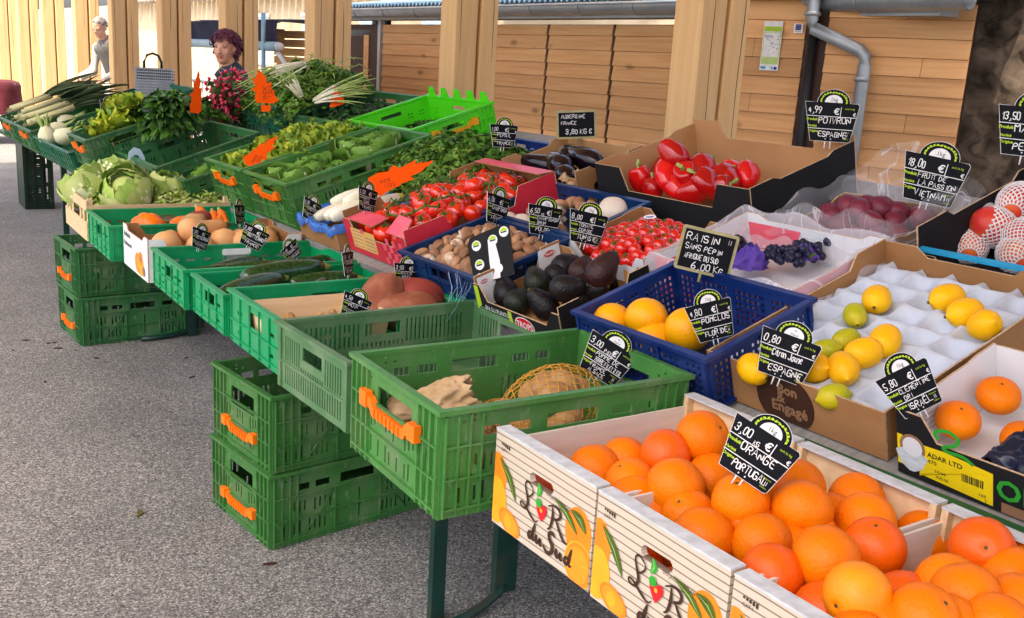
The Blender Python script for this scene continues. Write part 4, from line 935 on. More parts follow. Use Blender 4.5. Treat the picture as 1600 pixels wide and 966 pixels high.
q.prism([(0, 0), (.44, 0), (.42, .07), (.0, .075)], .004, 0, FR[1] @ MX.Translation((.0, .152, -.002)) @ MX.Rotation(R(-80), 4, 'X'), 1, 1)
q.obj('flap', ['card_pink', 'card'], t)
# ---- endive box
t, FR, L, W = carton('main', .15, .50, 3.37, 3.70, (.08, .08, .03), (.085, .09, .03), (.08, .09, .03), 'card', 'card', 'brown cardboard box lined with blue film, holding chicory')
q = MB()
def lin(u, v):
    s = 4*u; k = int(s) % 4; f = s-int(s); hx, hy = L/2, W/2
    P = [(-hx, hy-2*hy*f), (-hx+2*hx*f, -hy), (hx, -hy+2*hy*f), (hx-2*hx*f, hy)][k]
    wv = noise.noise((P[0]*26, P[1]*26, 0)); wz = noise.noise((P[0]*14+7, P[1]*14, 3))
    if v < .5: kk = 2*v; return (P[0]*(.62+.33*kk)+.006*wv, P[1]*(.62+.33*kk)+.006*wv, .03+.062*kk+.014*wz*kk)
    kk = 2*v-1; return (P[0]*(.95+.10*math.sin(kk*1.6))+.008*wv, P[1]*(.95+.10*math.sin(kk*1.6))+.008*wv, .092+.014*wz-.030*kk*kk+.010*wv)
q.grid(lin, 128, 12); q.obj('liner', ['film_blue'], t)
# ---- cherry tomato box
t, FR, L, W = carton('main', .49, .80, 2.06, 2.40, (.06, .10, .03), (.065, .10, .04), (.10, .105, .06), 'card_white', 'card', 'small white edged box heaped with cherry tomatoes')
q = MB(); F = FR[2]; q.flat([(.01, .068), (.29, .068), (.29, .082), (.01, .082)], 0, F); q.obj('print', ['blue_ink'], t)
# ---- pepper box
t, FR, L, W = carton('main', .90, 1.39, 2.03, 2.74, (.095, .175, .13), (.135, .195, .13), (.165, .178, .10), 'card_black', 'card_in', 'large black box with brown inside, full of red peppers')
# ---- aubergine box
t, FR, L, W = carton('main', .88, 1.22, 2.84, 3.31, (.10, .11, .05), (.12, .135, .08), (.115, .135, .07), 'card', 'card_in', 'brown cardboard box of aubergines')
# ---- grape box with film
grape, FR, L, W = carton('main', .50, .87, 1.545, 2.02, (.09, .12, .08), (.105, .12, .05), (.115, .12, .05), 'card_pink', 'card_white', 'pink box of dark grapes lined with crinkled film')
q = MB()
for i, F in enumerate(FR):
    l = W if i < 2 else L; Fi = F @ MX.Rotation(math.pi, 4, 'Y') @ MX.Translation((-l, 0, .0055))
    q.flat([(l*.02, .012), (l*.35, .012), (l*.42, .092), (l*.02, .092)], 0, Fi)
q.obj('print', ['card_pink'], grape)
def drape(L, W, hz, rng, ov, seed):
    def f(u, v):
        s = 4*u; k = int(s) % 4; g = s-int(s); hx, hy = L/2+.004, W/2+.004
        P = V([(-hx, hy-2*hy*g), (-hx+2*hx*g, -hy), (hx, -hy+2*hy*g), (hx-2*hx*g, hy)][k])
        w1 = noise.noise((P.x*9, P.y*9, seed)); w2 = .6*noise.noise((P.x*19, P.y*19, seed+4+v*2)); w3 = noise.noise((P.x*8, P.y*8, seed+9))
        if v < .45: kk = v/.45; return (P.x*(.90+.08*kk**.6)+.006*w2, P.y*(.90+.08*kk**.6)+.006*w2, .02+(hz-.02)*kk**1.3+.02*w1*kk+rng*w3*kk)
        kk = (v-.45)/.55; return (P.x*(.98+ov*kk)+.016*w2*kk, P.y*(.98+ov*kk)+.016*w2*kk, hz+.02*w1+rng*w3+.012*math.sin(kk*3.1)-.075*kk*kk+.012*w2)
    return f
q = MB(); q.grid(drape(L, W, .125, .012, .14, 2), 160, 16); q.obj('film', ['film2'], grape)
# ---- passion fruit box with tall film
pas, FR, L, W = carton('main', .90, 1.16, 1.56, 1.90, (.09, .09, .03), (.10, .10, .03), (.09, .10, .03), 'card', 'card', 'brown box of passion fruit wrapped in clear film')
q = MB(); q.grid(drape(L, W, .15, .075, .30, 5), 150, 16)
def tent(u, v):
    y = W*(.62-1.3*u); a = 1-abs(2*u-1)**1.6
    return (L*.40+.10*v+.03*noise.noise((u*9, v*5, 1)), y+.012*noise.noise((u*4, v*2, 4)), .085+(.04+.13*a)*v+.014*noise.noise((u*7, v*1.5, 2)))
q.grid(tent, 60, 14); q.obj('film', ['film'], pas)
# ---- mango box
mg, FR, L, W = carton('main', .86, 1.44, 1.0, 1.46, (.06, .10, .05), (.16, .19, .08), (.15, .17, .12), 'card_black', 'card_black', 'black box of mangoes in white foam nets')
q = MB(); Fi = FR[2] @ MX.Rotation(math.pi, 4, 'Y') @ MX.Translation((-L, 0, .0055))
q.flat(disc(.055, 28, .30, .075, ry=.055), 0, Fi); q.flat([(.25, .05), (.35, .09), (.345, .105), (.246, .066)], 1, Fi, .0014); q.flat([(.262, .04), (.352, .076), (.353, .082), (.254, .046)], 1, Fi, .0014); q.obj('print', ['white', 'cyan_ink'], mg)
q = MB(); q.bx(-L/2-.002, -L/2+.02, -W/2, W/2, .108, .114); q.obj('tape', ['cyan_ink'], mg)
# ------------------------------------------------------------ produce
def put(name, me, P, label, cat, group, rot=None, s=1., seed=0):
    rn = random.Random(seed*131+len(name)); 
    Rm = (MX.Rotation(rn.uniform(0, 6.28), 4, 'Z') @ MX.Rotation(rn.uniform(0, 3.14), 4, 'X') @ MX.Rotation(rn.uniform(0, 6.28), 4, 'Y')) if rot is None else rot
    S = s if isinstance(s, tuple) else (s, s, s)
    o = link(name, me, None, MX.Translation(P) @ Rm @ MX.Diagonal((*S, 1)))
    return tag(o, label, cat, group)
def dirrot(d, roll=0):                       # local +Z points along d
    return V(d).to_track_quat('Z', 'Y').to_matrix().to_4x4() @ MX.Rotation(roll, 4, 'Z')
def ball(r, flat=.95, mat='orange', bumpy=.012, seed=0, scar=True, pole=0, n=30, k=20):
    q = MB(); pr = []
    for i in range(k+1):
        a = math.pi*i/k; x = math.sin(a); z = -math.cos(a)
        d = 1-.10*math.exp(-(a-math.pi)**2/.02) - .05*math.exp(-a*a/.03)
        pr.append((r*x*d, r*z*flat*d+pole*r*(math.exp(-(a-math.pi)**2/.05)-.7*math.exp(-a*a/.08)*0)))
    q.lathe(pr, n, 0, None, lambda an, t: 1+bumpy*noise.noise((math.cos(an)*1.3+seed, math.sin(an)*1.3, t*2.5)))
    if scar:
        zt = pr[-1][1]; q.lathe([(.085*r, zt+.004*r), (.06*r, zt+.03*r), (0, zt+.025*r)], 8, 1)
        zb = pr[0][1]; q.lathe([(.0, zb-.008*r), (.045*r, zb-.004*r), (.075*r, zb+.012*r)], 8, 1)
    return q
ORm = [ball(.047, .94+.02*i, '', .02, i*3.1).mesh('orange', [mt, 'calyx']) for i, mt in enumerate(['orange', 'orange', 'orange_red', 'orange_pale'])]
OA = [(975, 722, .765), (930, 738, .755), (985, 757, .765), (1040, 711, .80), (1098, 683, .83), (1055, 761, .785), (1112, 750, .775), (990, 783, .75), (1022, 800, .735), (1070, 716, .77), (1098, 722, .765), (1125, 712, .775)]
OB = [(1157, 784, .80), (1075, 806, .755), (1100, 842, .755), (1166, 820, .765), (1191, 851, .765), (1206, 899, .765), (1253, 797, .80), (1243, 762, .79), (1261, 834, .765), (1292, 876, .79), (1338, 785, .765), (1352, 816, .775), (1366, 856, .775), (1445, 843, .735), (1300, 815, .745), (1330, 846, .74), (1236, 866, .745), (1256, 905, .72)]
OC = [(1340, 931, .80), (1412, 942, .745), (1482, 918, .775), (1508, 933, .79), (1443, 968, .79), (1534, 857, .80), (1583, 908, .775), (1595, 950, .78), (1290, 960, .75), (1385, 985, .765), (1480, 985, .77), (1560, 985, .78), (1620, 880, .77), (1625, 930, .775), (1340, 1010, .76), (1430, 1030, .76)]
sd_ = 0
for grp, lst in (('left', OA), ('middle', OB), ('corner', OC)):
    lab = {'left': 'round orange in the left printed box beside the green crate', 'middle': 'round orange in the middle printed wooden box', 'corner': 'round orange in the wooden box at the bottom right corner'}[grp]
    for i, (x, y, z) in enumerate(lst):
        sd_ += 1; k = (0, 1, 1, 0, 2, 0, 1)[sd_ % 7]
        if (grp, i) == ('corner', 0): k = 3
        if (grp, i) == ('corner', 5): k = 2
        L_ = lab
        rot = dirrot((random.Random(sd_).uniform(-1, 1), random.Random(sd_+50).uniform(-1, 1), random.Random(sd_+90).uniform(-.2, 1)))
        if (grp, i) == ('corner', 5): rot = dirrot((-.75, -.55, .45))
        g_ = f'oranges in the {grp} box'
        if (grp, i) == ('corner', 0): L_ = 'pale yellowish blemished orange resting against the divider of the corner box'
        if (grp, i) == ('corner', 5): L_ = 'dark orange fruit showing its green stem scar, by the back wall of the corner box'
        put('orange', ORm[k], pz(x, y, z), L_, 'orange', g_, rot, random.Random(sd_).uniform(.98, 1.10), sd_)
def base_layer(me, name, v0, v1, lab, g):
    for i in range(5):
        for j in range(3): put(name, me[(i+j) % 3], V((1.005+.095*i, v0+.052+(v1-v0-.104)*j/2, .677)), lab, 'orange', g, None, 1, i*7+j)
base_layer(ORm, 'orange', 1.165, 1.465, 'round orange in the left printed box beside the green crate', 'oranges in the left box')
base_layer(ORm, 'orange', .862, 1.155, 'round orange in the middle printed wooden box', 'oranges in the middle box')
base_layer(ORm, 'orange', .555, .852, 'round orange in the wooden box at the bottom right corner', 'oranges in the corner box')
# clementines
CLm = ball(.039, .80, '', .03, 8).mesh('clementine', ['orange', 'calyx'])
for i, (x, y, h, lab) in enumerate(((1560, 618, .075, 'clementine lying at the back of the black box'), (1497, 657, .075, 'clementine just behind the torn black front edge'), (1600, 690, .05, 'clementine half hidden by dark wrapping at the picture edge'))):
    put('clementine', CLm, pp('main', x, y, h), lab, 'clementine', 'clementines in the black box', dirrot((-.35, -.3, .9)), 1.05, i)
q = MB(); q.grid(lambda u, v: (.13*(u-.5)*2+.01*noise.noise((u*9, v*9, 1)), .12*(v-.5)*2+.012*noise.noise((u*8, v*7, 3)), .05*math.sin(math.pi*u)*math.sin(math.pi*v)+.022*noise.noise((u*6, v*6, 0))+.012*noise.noise((u*15, v*15, 5))), 40, 40)
q.grid(lambda u, v: (.13*(u-.5)*2, .12*(v-.5)*2, -.006), 2, 2)
X = frame('main', .315, .80, .065) @ MX.Scale(.8, 4); tag(q.obj('wrapper', ['darkfilm'], None, X), 'crumpled dark glossy wrapper lying over the clementines', 'wrapper')
# lemons and limes
def lemonm(mat):
    q = MB(); pr = []
    for i in range(19):
        t = i/18; z = -1+2*t; r_ = math.sqrt(max(0, 1-z*z))**.92
        pr.append((.033*r_+.0001, .042*z+.006*(t > .9)*(t-.9)*10-.006*(t < .1)*(.1-t)*10))
    pr[0] = (0, pr[0][1]); pr[-1] = (0, pr[-1][1]); pr[1] = (.010, pr[1][1]); pr[-2] = (.009, pr[-2][1])
    q.lathe(pr, 24, 0, None, lambda an, t: 1+.03*noise.noise((math.cos(an), math.sin(an), t*3)))
    q.lathe([(.004, pr[0][1]-.0003), (.003, pr[0][1]-.002), (0, pr[0][1]-.002)], 8, 1); return q.mesh('lemon', [mat, 'calyx'])
LEm, LIm, LGm = lemonm('lemon'), lemonm('lime_fruit'), lemonm('lime_green')
LM = [(1370, 468, (.8, .5, .2), 'lemon by the back left corner of the tray'), (1480, 466, (.9, -.3, .2), 'rearmost of three lemons in a row on the tray'), (1508, 489, (.9, -.35, .2), 'middle of three lemons in a row on the tray'), (1538, 508, (-.4, -.6, .3), 'front lemon of the row of three, at the right of the tray'),
      (1383, 533, (.7, .3, .4), 'lemon just left of the clementine sign'), (1349, 552, (.8, -.4, .3), 'lemon in the middle of the tray between two others'), (1317, 576, (-.5, -.7, -.2), 'lemon with its tip towards the viewer, right of the lemon sign'), (1270, 574, (-.1, -.8, .2), 'lemon partly hidden behind the right edge of the lemon sign'), (1178, 577, (.2, .9, .1), 'lemon behind the lower left corner of the lemon sign')]
for i, (x, y, d, lab) in enumerate(LM): put('lemon', LEm, pp('main', x, y, .10), lab, 'lemon', 'lemons on the tray', dirrot(d), 1.0, i)
for i, (x, y, d, lab, me) in enumerate([(1336, 493, (.5, .6, .3), 'greenish yellow lime in front of the corner lemon', LIm), (1290, 549, (.3, -.6, .3), 'dull green lime behind the lemon with its tip forward', LIm), (1322, 532, (.8, -.2, .3), 'small yellowish lime behind the middle lemon', LIm), (1303, 620, (.6, -.4, .2), 'lime alone in the front pocket of the tray', LIm)]):
    put('lime', me, pp('main', x, y, .092), lab, 'lime', 'limes on the lemon tray', dirrot(d), .80, i)
# grapefruits
PMm = ball(.052, .93, '', .02, 4).mesh('grapefruit', ['pomelo', 'calyx'])
for i, (x, y, h, lab, s) in enumerate([(957, 503, .085, 'grapefruit at the left end of the blue mesh crate', .98), (1010, 497, .105, 'grapefruit in the middle, highest in the blue mesh crate', 1.02), (1075, 515, .095, 'grapefruit below the pomelo sign', 1.08), (1022, 530, .062, 'grapefruit lowest in front, against the blue mesh', 1.0)]):
    put('grapefruit', PMm, pp('main', x, y, h), lab, 'grapefruit', 'grapefruits in the blue mesh crate', dirrot((.3, .2, .9)), s, i)
put('lime', LGm, pp('main', 1076, 545, .05), 'small dark green lime under the grapefruits', 'lime', 'limes in the grapefruit crate', dirrot((.7, .5, .1)), .8)
# avocados
def avom(mat):
    q = MB(); pr = [(0, -.050), (.020, -.046), (.033, -.034), (.038, -.018), (.037, 0), (.031, .018), (.024, .034), (.019, .045), (.011, .052), (0, .054)]
    pr2 = []
    for (a, b_), (c, d_) in zip(pr, pr[1:]):
        pr2 += [(a, b_), ((a+c)/2, (b_+d_)/2)]
    pr2.append(pr[-1]); q.lathe(pr2, 22, 0, None, lambda an, t: 1+.03*noise.noise((math.cos(an)*3, math.sin(an)*3, t*8))); q.lathe([(.006, .0535), (.004, .058), (0, .058)], 8, 1); return q.mesh('avocado', [mat, 'calyx'])
AV = [avom('avo'), avom('avo_red'), avom('avo_green')]
for i, (x, y, h, k, d, lab) in enumerate([(942, 422, .11, 1, (.5, -.2, .8), 'reddish brown avocado lying highest beside the round picture'), (885, 415, .07, 0, (.9, .2, .2), 'dark avocado behind the pile, near the white inner wall'), (910, 422, .09, 1, (.6, .5, .4), 'brown avocado tucked behind the reddish one'), (838, 438, .075, 2, (.3, .8, .4), 'greenish black avocado by the blue mushroom crate'), (886, 450, .09, 0, (.7, -.6, .2), 'large black avocado in the middle of the box'), (790, 455, .055, 0, (.2, .6, .5), 'dark avocado at the far corner of the box'), (812, 470, .05, 2, (.8, .2, .3), 'olive tinted avocado in the front row'), (848, 475, .05, 0, (-.5, .4, .6), 'black avocado in front bearing a white oval sticker'), (925, 452, .06, 0, (.3, -.8, .3), 'black avocado at the right side of the pile'), (868, 430, .055, 0, (.5, .7, .1), 'black avocado low between the others'), (905, 470, .04, 0, (.9, .1, .1), 'black avocado low at the near end of the box'), (960, 435, .03, 0, (.4, .4, .1), 'avocado low in the box under the round picture')]):
    o = put('avocado', AV[k], pp('main', x, y, h), lab, 'avocado', 'avocados in the black box', dirrot(d), 1.0 if i != 0 else 1.12, i)
    if i in (4, 7, 6):
        q = MB(); q.flat(disc(.011, 16, ry=.008), 0, None, 0); q.flat([(-.006, -.002), (.006, -.002), (.006, .001), (-.006, .001)], 1, None, .0004)
        p = o.matrix_world.translation; dv = (CO-p).normalized(); dv = (dv+V((-.25, .1, -.05*i))).normalized()
        s_ = q.obj('sticker', ['white', 'green_ink'], o); loc = p+dv*.0425; s_.matrix_local = o.matrix_world.inverted() @ (MX.Translation(loc) @ dv.to_track_quat('Z', 'Y').to_matrix().to_4x4())
# mushrooms
def mushm(mat):
    q = MB(); pr = [(.0085, -.022), (.009, -.010), (.010, -.004), (.022, -.005), (.027, -.001), (.0275, .005), (.024, .013), (.016, .0185), (.008, .0205), (0, .021)]
    q.lathe(pr, 20, 0, None, lambda an, t: 1+.06*noise.noise((math.cos(an)*1.5, math.sin(an)*1.5, t))); 
    for i in range(len(q.m)):
        if i < 60: q.m[i] = 1
    return q.mesh('mushroom', [mat, 'gill'])
MU, MW = mushm('mush'), mushm('mush_w')
def heap(name, mes, pl, u0, u1, v0, v1, h0, n, rad, lab, cat, group, hump=.05, seed=1, tiltmax=1.0, s=(.9, 1.15), layers=1, skip=None, flip=0):
    rn = random.Random(seed); pts = []; tries = 0
    while len(pts) < n and tries < n*400:
        tries += 1; u = rn.uniform(u0, u1); v = rn.uniform(v0, v1); hh = h0+hump*math.sin(math.pi*(u-u0)/(u1-u0))**.6*math.sin(math.pi*(v-v0)/(v1-v0))**.6+rn.uniform(-.1, .35)*rad
        p = frame(pl, u, v, hh).translation
        if skip and skip(u, v): continue
        if all((p-a).length > rad*(1.55 if tries < n*200 else 1.3) for a in pts): pts.append(p)
    for i, p in enumerate(pts):
        d = V((rn.uniform(-1, 1)*tiltmax, rn.uniform(-1, 1)*tiltmax, 1 if rn.random() > flip else -.5)); put(name, mes[i % len(mes)], p, lab, cat, group, dirrot(d, rn.uniform(0, 6)), rn.uniform(*s), i)
    return len(pts)
heap('mushroom', [MU], 'main', .185, .46, 2.43, 2.82, .068, 66, .0225, 'brown mushroom in the deep blue front crate', 'mushroom', 'brown mushrooms', .05, 3, 1.3, (.78, 1.15), flip=.28)
heap('mushroom', [MU], 'main', .56, .79, 2.45, 2.80, .06, 26, .0235, 'brown mushroom in the deep blue crate farther back', 'mushroom', 'brown mushrooms at the back', .03, 5, 1.2, (.85, 1.1), flip=.28)
for i, (x, y, h, s, lab) in enumerate([(958, 328, .10, 1.7, 'big white mushroom at the near corner of the rear blue crate'), (793, 345, .075, 1.25, 'white mushroom at the left, beside the crate edge'), (815, 348, .08, 1.2, 'white mushroom left of the brown mushroom sign'), (868, 355, .075, 1.0, 'white mushroom between two black signs')]):
    put('mushroom', MW, pp('main', x, y, h), lab, 'mushroom', 'white mushrooms', dirrot((-.3, -.35, .8)), s, i)
# tomatoes
def tomm(mat, r, cal, flat=.82):
    q = MB(); k = 16; pr = []
    for i in range(k+1):
        a = math.pi*i/k; d = 1-.22*math.exp(-(a-math.pi)**2/.06); pr.append((r*math.sin(a), -r*flat*math.cos(a)*d))
    q.lathe(pr, 24, 0, None, lambda an, t: 1+.02*math.cos(5*an)*t)
    zt = pr[-1][1]
    for j in range(5):
        a = 2*math.pi*j/5; q.tube([(0, 0, zt+.004*cal), (.35*r*math.cos(a), .35*r*math.sin(a), zt+.12*r), (.62*r*math.cos(a), .62*r*math.sin(a), zt+.10*r)], [.09*r, .09*r, .015*r], 5, 1, True, None, .4)
    q.tube([(0, 0, zt), (.03*r, 0, zt+.35*r), (.15*r, .05*r, zt+.55*r)], .075*r, 6, 1); return q.mesh('tomato', [mat, 'vine'])
TM = tomm('tomato', .032, 1); CM_ = tomm('cherry', .0165, 1, .98)
heap('tomato', [TM], 'main', .225, .80, 2.92, 3.31, .080, 50, .036, 'ripe tomato on the vine in the red printed box', 'tomato', 'tomatoes in the red box', .055, 11, 1.2, (1.05, 1.32))
put('tomato', TM, pp('main', 741, 290, .16), 'largest tomato, propped high against the back of the red box', 'tomato', 'tomatoes in the red box', dirrot((-.3, .2, .9)), 1.2)
for i, (u, v, a) in enumerate([(.36, 3.18, .3), (.45, 3.05, 1.9), (.58, 3.2, -.6), (.62, 2.99, .9), (.31, 3.02, 2.5)]):
    q = MB(); pts = [frame('main', u+.09*(k-2)/2*math.cos(a), v+.09*(k-2)/2*math.sin(a), .158+.012*math.sin(k*1.7)).translation for k in range(5)]; q.tube(pts, .0042, 6)
    for k in range(5):
        for s in (-1, 1): p = pts[k]; q.tube([p, p+V((s*.012*math.sin(a), -s*.012*math.cos(a), .012)), p+V((s*.026*math.sin(a), -s*.026*math.cos(a), -.008))], .0025, 5)
    tag(q.obj('tomato_vine', ['vine']), 'green truss stalk lying over the red tomatoes', 'vine', 'truss stalks on the tomatoes')
heap('cherry_tomato', [CM_], 'main', .515, .775, 2.085, 2.375, .055, 78, .0215, 'glossy red cherry tomato in the small white edged box', 'cherry tomato', 'cherry tomatoes', .045, 17, 1.6, (1.15, 1.5))
q = MB(); q.prism(disc(.02, 20, ry=.011), .001, 0); q.flat([(-.012, -.003), (.012, -.003), (.012, .002), (-.012, .002)], 1); tag(q.obj('label_sticker', ['white', 'blue_ink'], None, frame('main', .715, 2.27, .118) @ MX.Rotation(R(-60), 4, 'Z') @ MX.Rotation(R(20), 4, 'X')), 'oval white and blue sticker lying on the cherry tomatoes', 'sticker')
# red peppers
def pepm(seed):
    q = MB(); k = 22; pr = []
    for i in range(k+1):
        t = i/k; z = -.058+.125*t
        r = .046*(math.sin(math.pi*min(t*.93+.03, 1))**.5)*(.80+.30*t)*(1 if t < .93 else 1-.5*(t-.93)/.07); pr.append((r if 0 < i < k else 0, z-(.016 if i == k else .006 if i == k-1 else 0)))
    q.lathe(pr, 36, 0, None, lambda an, t: 1+(.085*math.cos(3*an+seed)+.03*math.cos(4*an+2*seed+t))*(.45+.55*abs(t-.4))+.04*noise.noise((math.cos(an)*1.6+seed, math.sin(an)*1.6, t*4)))
    q.tube([(0, 0, .048), (.003, 0, .066), (.012, .004, .082)], [.012, .0065, .006], 8, 1); return q.mesh('pepper', ['pepper', 'stalk'])
PEm = [pepm(i*1.7) for i in range(3)]
for i, (x, y, h, d, s, lab) in enumerate([(1051, 240, .185, (.4, -.5, -.6), 1.0, 'red pepper sitting highest, against the inner wall of the black box'), (1003, 283, .09, (-.3, .2, .9), .9, 'red pepper at the far front corner of the black box'), (1043, 275, .12, (.5, .5, .5), 1.05, 'red pepper under the topmost one'), (1073, 278, .11, (-.6, -.3, .5), 1.0, 'wide red pepper in the middle of the pile'), (1092, 268, .12, (.6, .1, .6), 1.0, 'red pepper behind the middle of the pile'), (1105, 290, .095, (-.4, .4, .5), 1.0, 'red pepper with an orange flush at the front'), (1055, 292, .09, (.2, .7, .5), .9, 'red pepper low at the front edge'), (1080, 300, .08, (.6, -.6, .3), .92, 'red pepper nearest the low front edge'), (1125, 275, .10, (.9, .1, .3), .9, 'red pepper right of the pile in the shade'), (1140, 283, .085, (.3, .8, .4), .85, 'small red pepper behind the near flap'), (1168, 275, .085, (.5, .6, .4), .95, 'dark red pepper farthest to the right in the box'), (1020, 300, .07, (.1, .2, .8), .8, 'red pepper low behind the front wall'), (1035, 268, .07, (.5, .5, .5), .9, 'red pepper half buried at the left of the pile'), (1122, 295, .08, (.2, -.8, .4), .9, 'red pepper behind the near front flap, standing low'), (1065, 262, .09, (.7, .3, .2), .95, 'red pepper wedged below the topmost one at the back'), (1148, 268, .08, (-.5, .6, .2), .85, 'red pepper toward the back right wall of the box')]):
    put('pepper', PEm[i % 3], pp('main', x, y, h), lab, 'red pepper', 'red peppers in the black box', dirrot(d, i), s*1.02, i)
# aubergines
def longm(pts, rad, mats, capm=True, n=16, name='x', st=None):
    q = MB(); q.tube(pts, rad, n, 0)
    if capm:
        a, b_ = V(pts[-1]), V(pts[-2]); d = (a-b_).normalized(); q.tube([a-d*.006, a+d*.004, a+d*.026], [rad[-1]*1.08, rad[-1]*.75, .007], 8, 1)
    return q.mesh(name, mats)
def curve(L, sag, n=12): return [(0, sag*math.sin(math.pi*i/n), -L/2+L*i/n) for i in range(n+1)]
AUm = longm(curve(.24, .012), [.008, .030, .039, .043, .044, .043, .041, .038, .035, .032, .029, .025, .018], ['aub', 'stalk'], name='aubergine')
for i, (u, v, h, a, lab) in enumerate([(.985, 3.06, .115, 1.25, 'aubergine lying across the front with its green cap to the left'), (.95, 2.98, .095, 1.1, 'glossy aubergine at the front edge of its box'), (1.06, 3.0, .12, 1.5, 'aubergine behind the front two, pointing right'), (1.10, 3.14, .105, .9, 'aubergine at the back left of the box'), (1.03, 3.22, .075, 2.0, 'aubergine low in the left corner of the box'), (1.0, 2.95, .06, 1.4, 'aubergine low beside the pepper box')]):
    put('aubergine', AUm, frame('main', u, v, h).translation, lab, 'aubergine', 'aubergines in the cardboard box', MX.Rotation(a, 4, 'Z') @ MX.Rotation(R(84), 4, 'Y'), 1, i)
q = MB(); q.grid(lambda u, v: (.09*(u-.5)+.02*noise.noise((u*5, v*5, 2)), .07*(v-.5)+.02*noise.noise((u*5, v*5, 6)), .03*noise.noise((u*6, v*6, 1))), 16, 16); tag(q.obj('paper_scrap', ['paper'], None, frame('main', .90, 2.88, .10) @ MX.Rotation(.6, 4, 'X')), 'torn scrap of brown paper at the corner of the aubergine box', 'paper')
# mangoes in foam nets
MGm = MB(); MGm.ell((0, 0, 0), (.056, .046, .046), 0, 28, 18); MGm = MGm.mesh('mango', ['mango'])
def netm(rx, ry, rz, z0, z1, n, r, mat, seed=0, amp=.0015):
    q = MB()
    for s in (-1, 1):
        for j in range(n):
            pts = []
            for i in range(23):
                t = z0+(z1-z0)*i/22; a = 2*math.pi*j/n+s*t*1.5; rr = math.sqrt(max(.02, 1-t*t)); k = 1.03+amp*10*(i % 2)
                pts.append((rx*t*1.02, ry*rr*math.cos(a)*k, rz*rr*math.sin(a)*k))
            q.tube(pts, r, 4, 0, False)
    return q.mesh('net', [mat])
NT = netm(.056, .046, .046, -.90, .90, 20, .0017, 'foam'); NT2 = netm(.056, .046, .046, -.90, .45, 20, .0017, 'foam')
for i, (x, y, h, rz, s, nm, lab) in enumerate([(1552, 355, .085, 2.45, 1.12, NT2, 'orange mango bulging from its foam net in the middle'), (1592, 318, .12, .3, 1.15, NT, 'red mango fully covered by white foam net, at the picture edge'), (1515, 385, .04, .6, 1.0, NT2, 'pinkish red mango low at the front with a round sticker'), (1590, 398, .04, .9, 1.05, NT2, 'red mango low at the front right edge'), (1597, 370, .075, 1.2, 1.0, NT2, 'dark red mango between the netted ones')]):
    o = put('mango', MGm, pp('main', x, y, h), lab, 'mango', 'mangoes in the black box', MX.Rotation(rz, 4, 'Z') @ MX.Rotation(-.35, 4, 'Y') @ MX.Rotation(i*1.3, 4, 'X'), s, i); link('foam_net', nm, o)
# passion fruits
PFm = ball(.030, .95, '', .05, 2).mesh('passion_fruit', ['passion', 'calyx'])
heap('passion_fruit', [PFm], 'main', .945, 1.12, 1.61, 1.86, .066, 19, .034, 'dark red passion fruit in the film lined box', 'passion fruit', 'passion fruits', .045, 23, 1, (1.1, 1.28))
# grapes and their wrappers
def bunch(seed, n):
    q = MB(); rn = random.Random(seed)
    for i in range(n):
        t = rn.random(); r = .045*(1-.5*t); a = rn.uniform(0, 6.28); rr = math.sqrt(rn.random())*r; q.ell((.12*(t-.5), rr*math.cos(a), .01+abs(rr*math.sin(a))), (.0105, .0105, .012), 0, 10, 7)
    q.tube([(-.07, 0, .03), (-.09, .005, .045)], .003, 6, 1); return q
for i, (x, y, h, a, n, lab) in enumerate([(1150, 397, .075, .4, 46, 'bunch of black grapes beside the raisin sign'), (1228, 412, .06, 1.7, 60, 'bunch of black grapes between the two purple wrappers'), (1262, 402, .055, 2.6, 40, 'bunch of black grapes at the right of the film lined box')]):
    tag(bunch(i+4, n).obj('grape_bunch', ['grape', 'vine'], None, MX.Translation(pp('main', x, y, h-.01)) @ MX.Rotation(a, 4, 'Z')), lab, 'grapes', 'black grape bunches')
for i, (x, y, h, s, lab) in enumerate([(1172, 400, .08, 1.0, 'larger violet tissue bag round black grapes'), (1258, 393, .07, .62, 'smaller violet tissue bag behind the grapes')]):
    q = MB(); q.grid(lambda u, v: ((.055*(1-.75*v**1.5))*math.cos(6.283*u)*(1+.42*noise.noise((math.cos(6.283*u)*2.2, math.sin(6.283*u)*2.2, v*5+i))), (.05*(1-.75*v**1.5))*math.sin(6.283*u)*(1+.42*noise.noise((math.cos(6.283*u)*2.2+5, math.sin(6.283*u)*2.2, v*5))), -.03+.06*v+.012*noise.noise((u*12, v*5, i))), 40, 12)
    tag(q.obj('grape_bag', ['purple'], None, MX.Translation(pp('main', x, y, h)) @ MX.Rotation(.5+i, 4, 'Z') @ MX.Diagonal((s*1.25, s, s, 1))), lab, 'grape bag', 'violet grape bags')
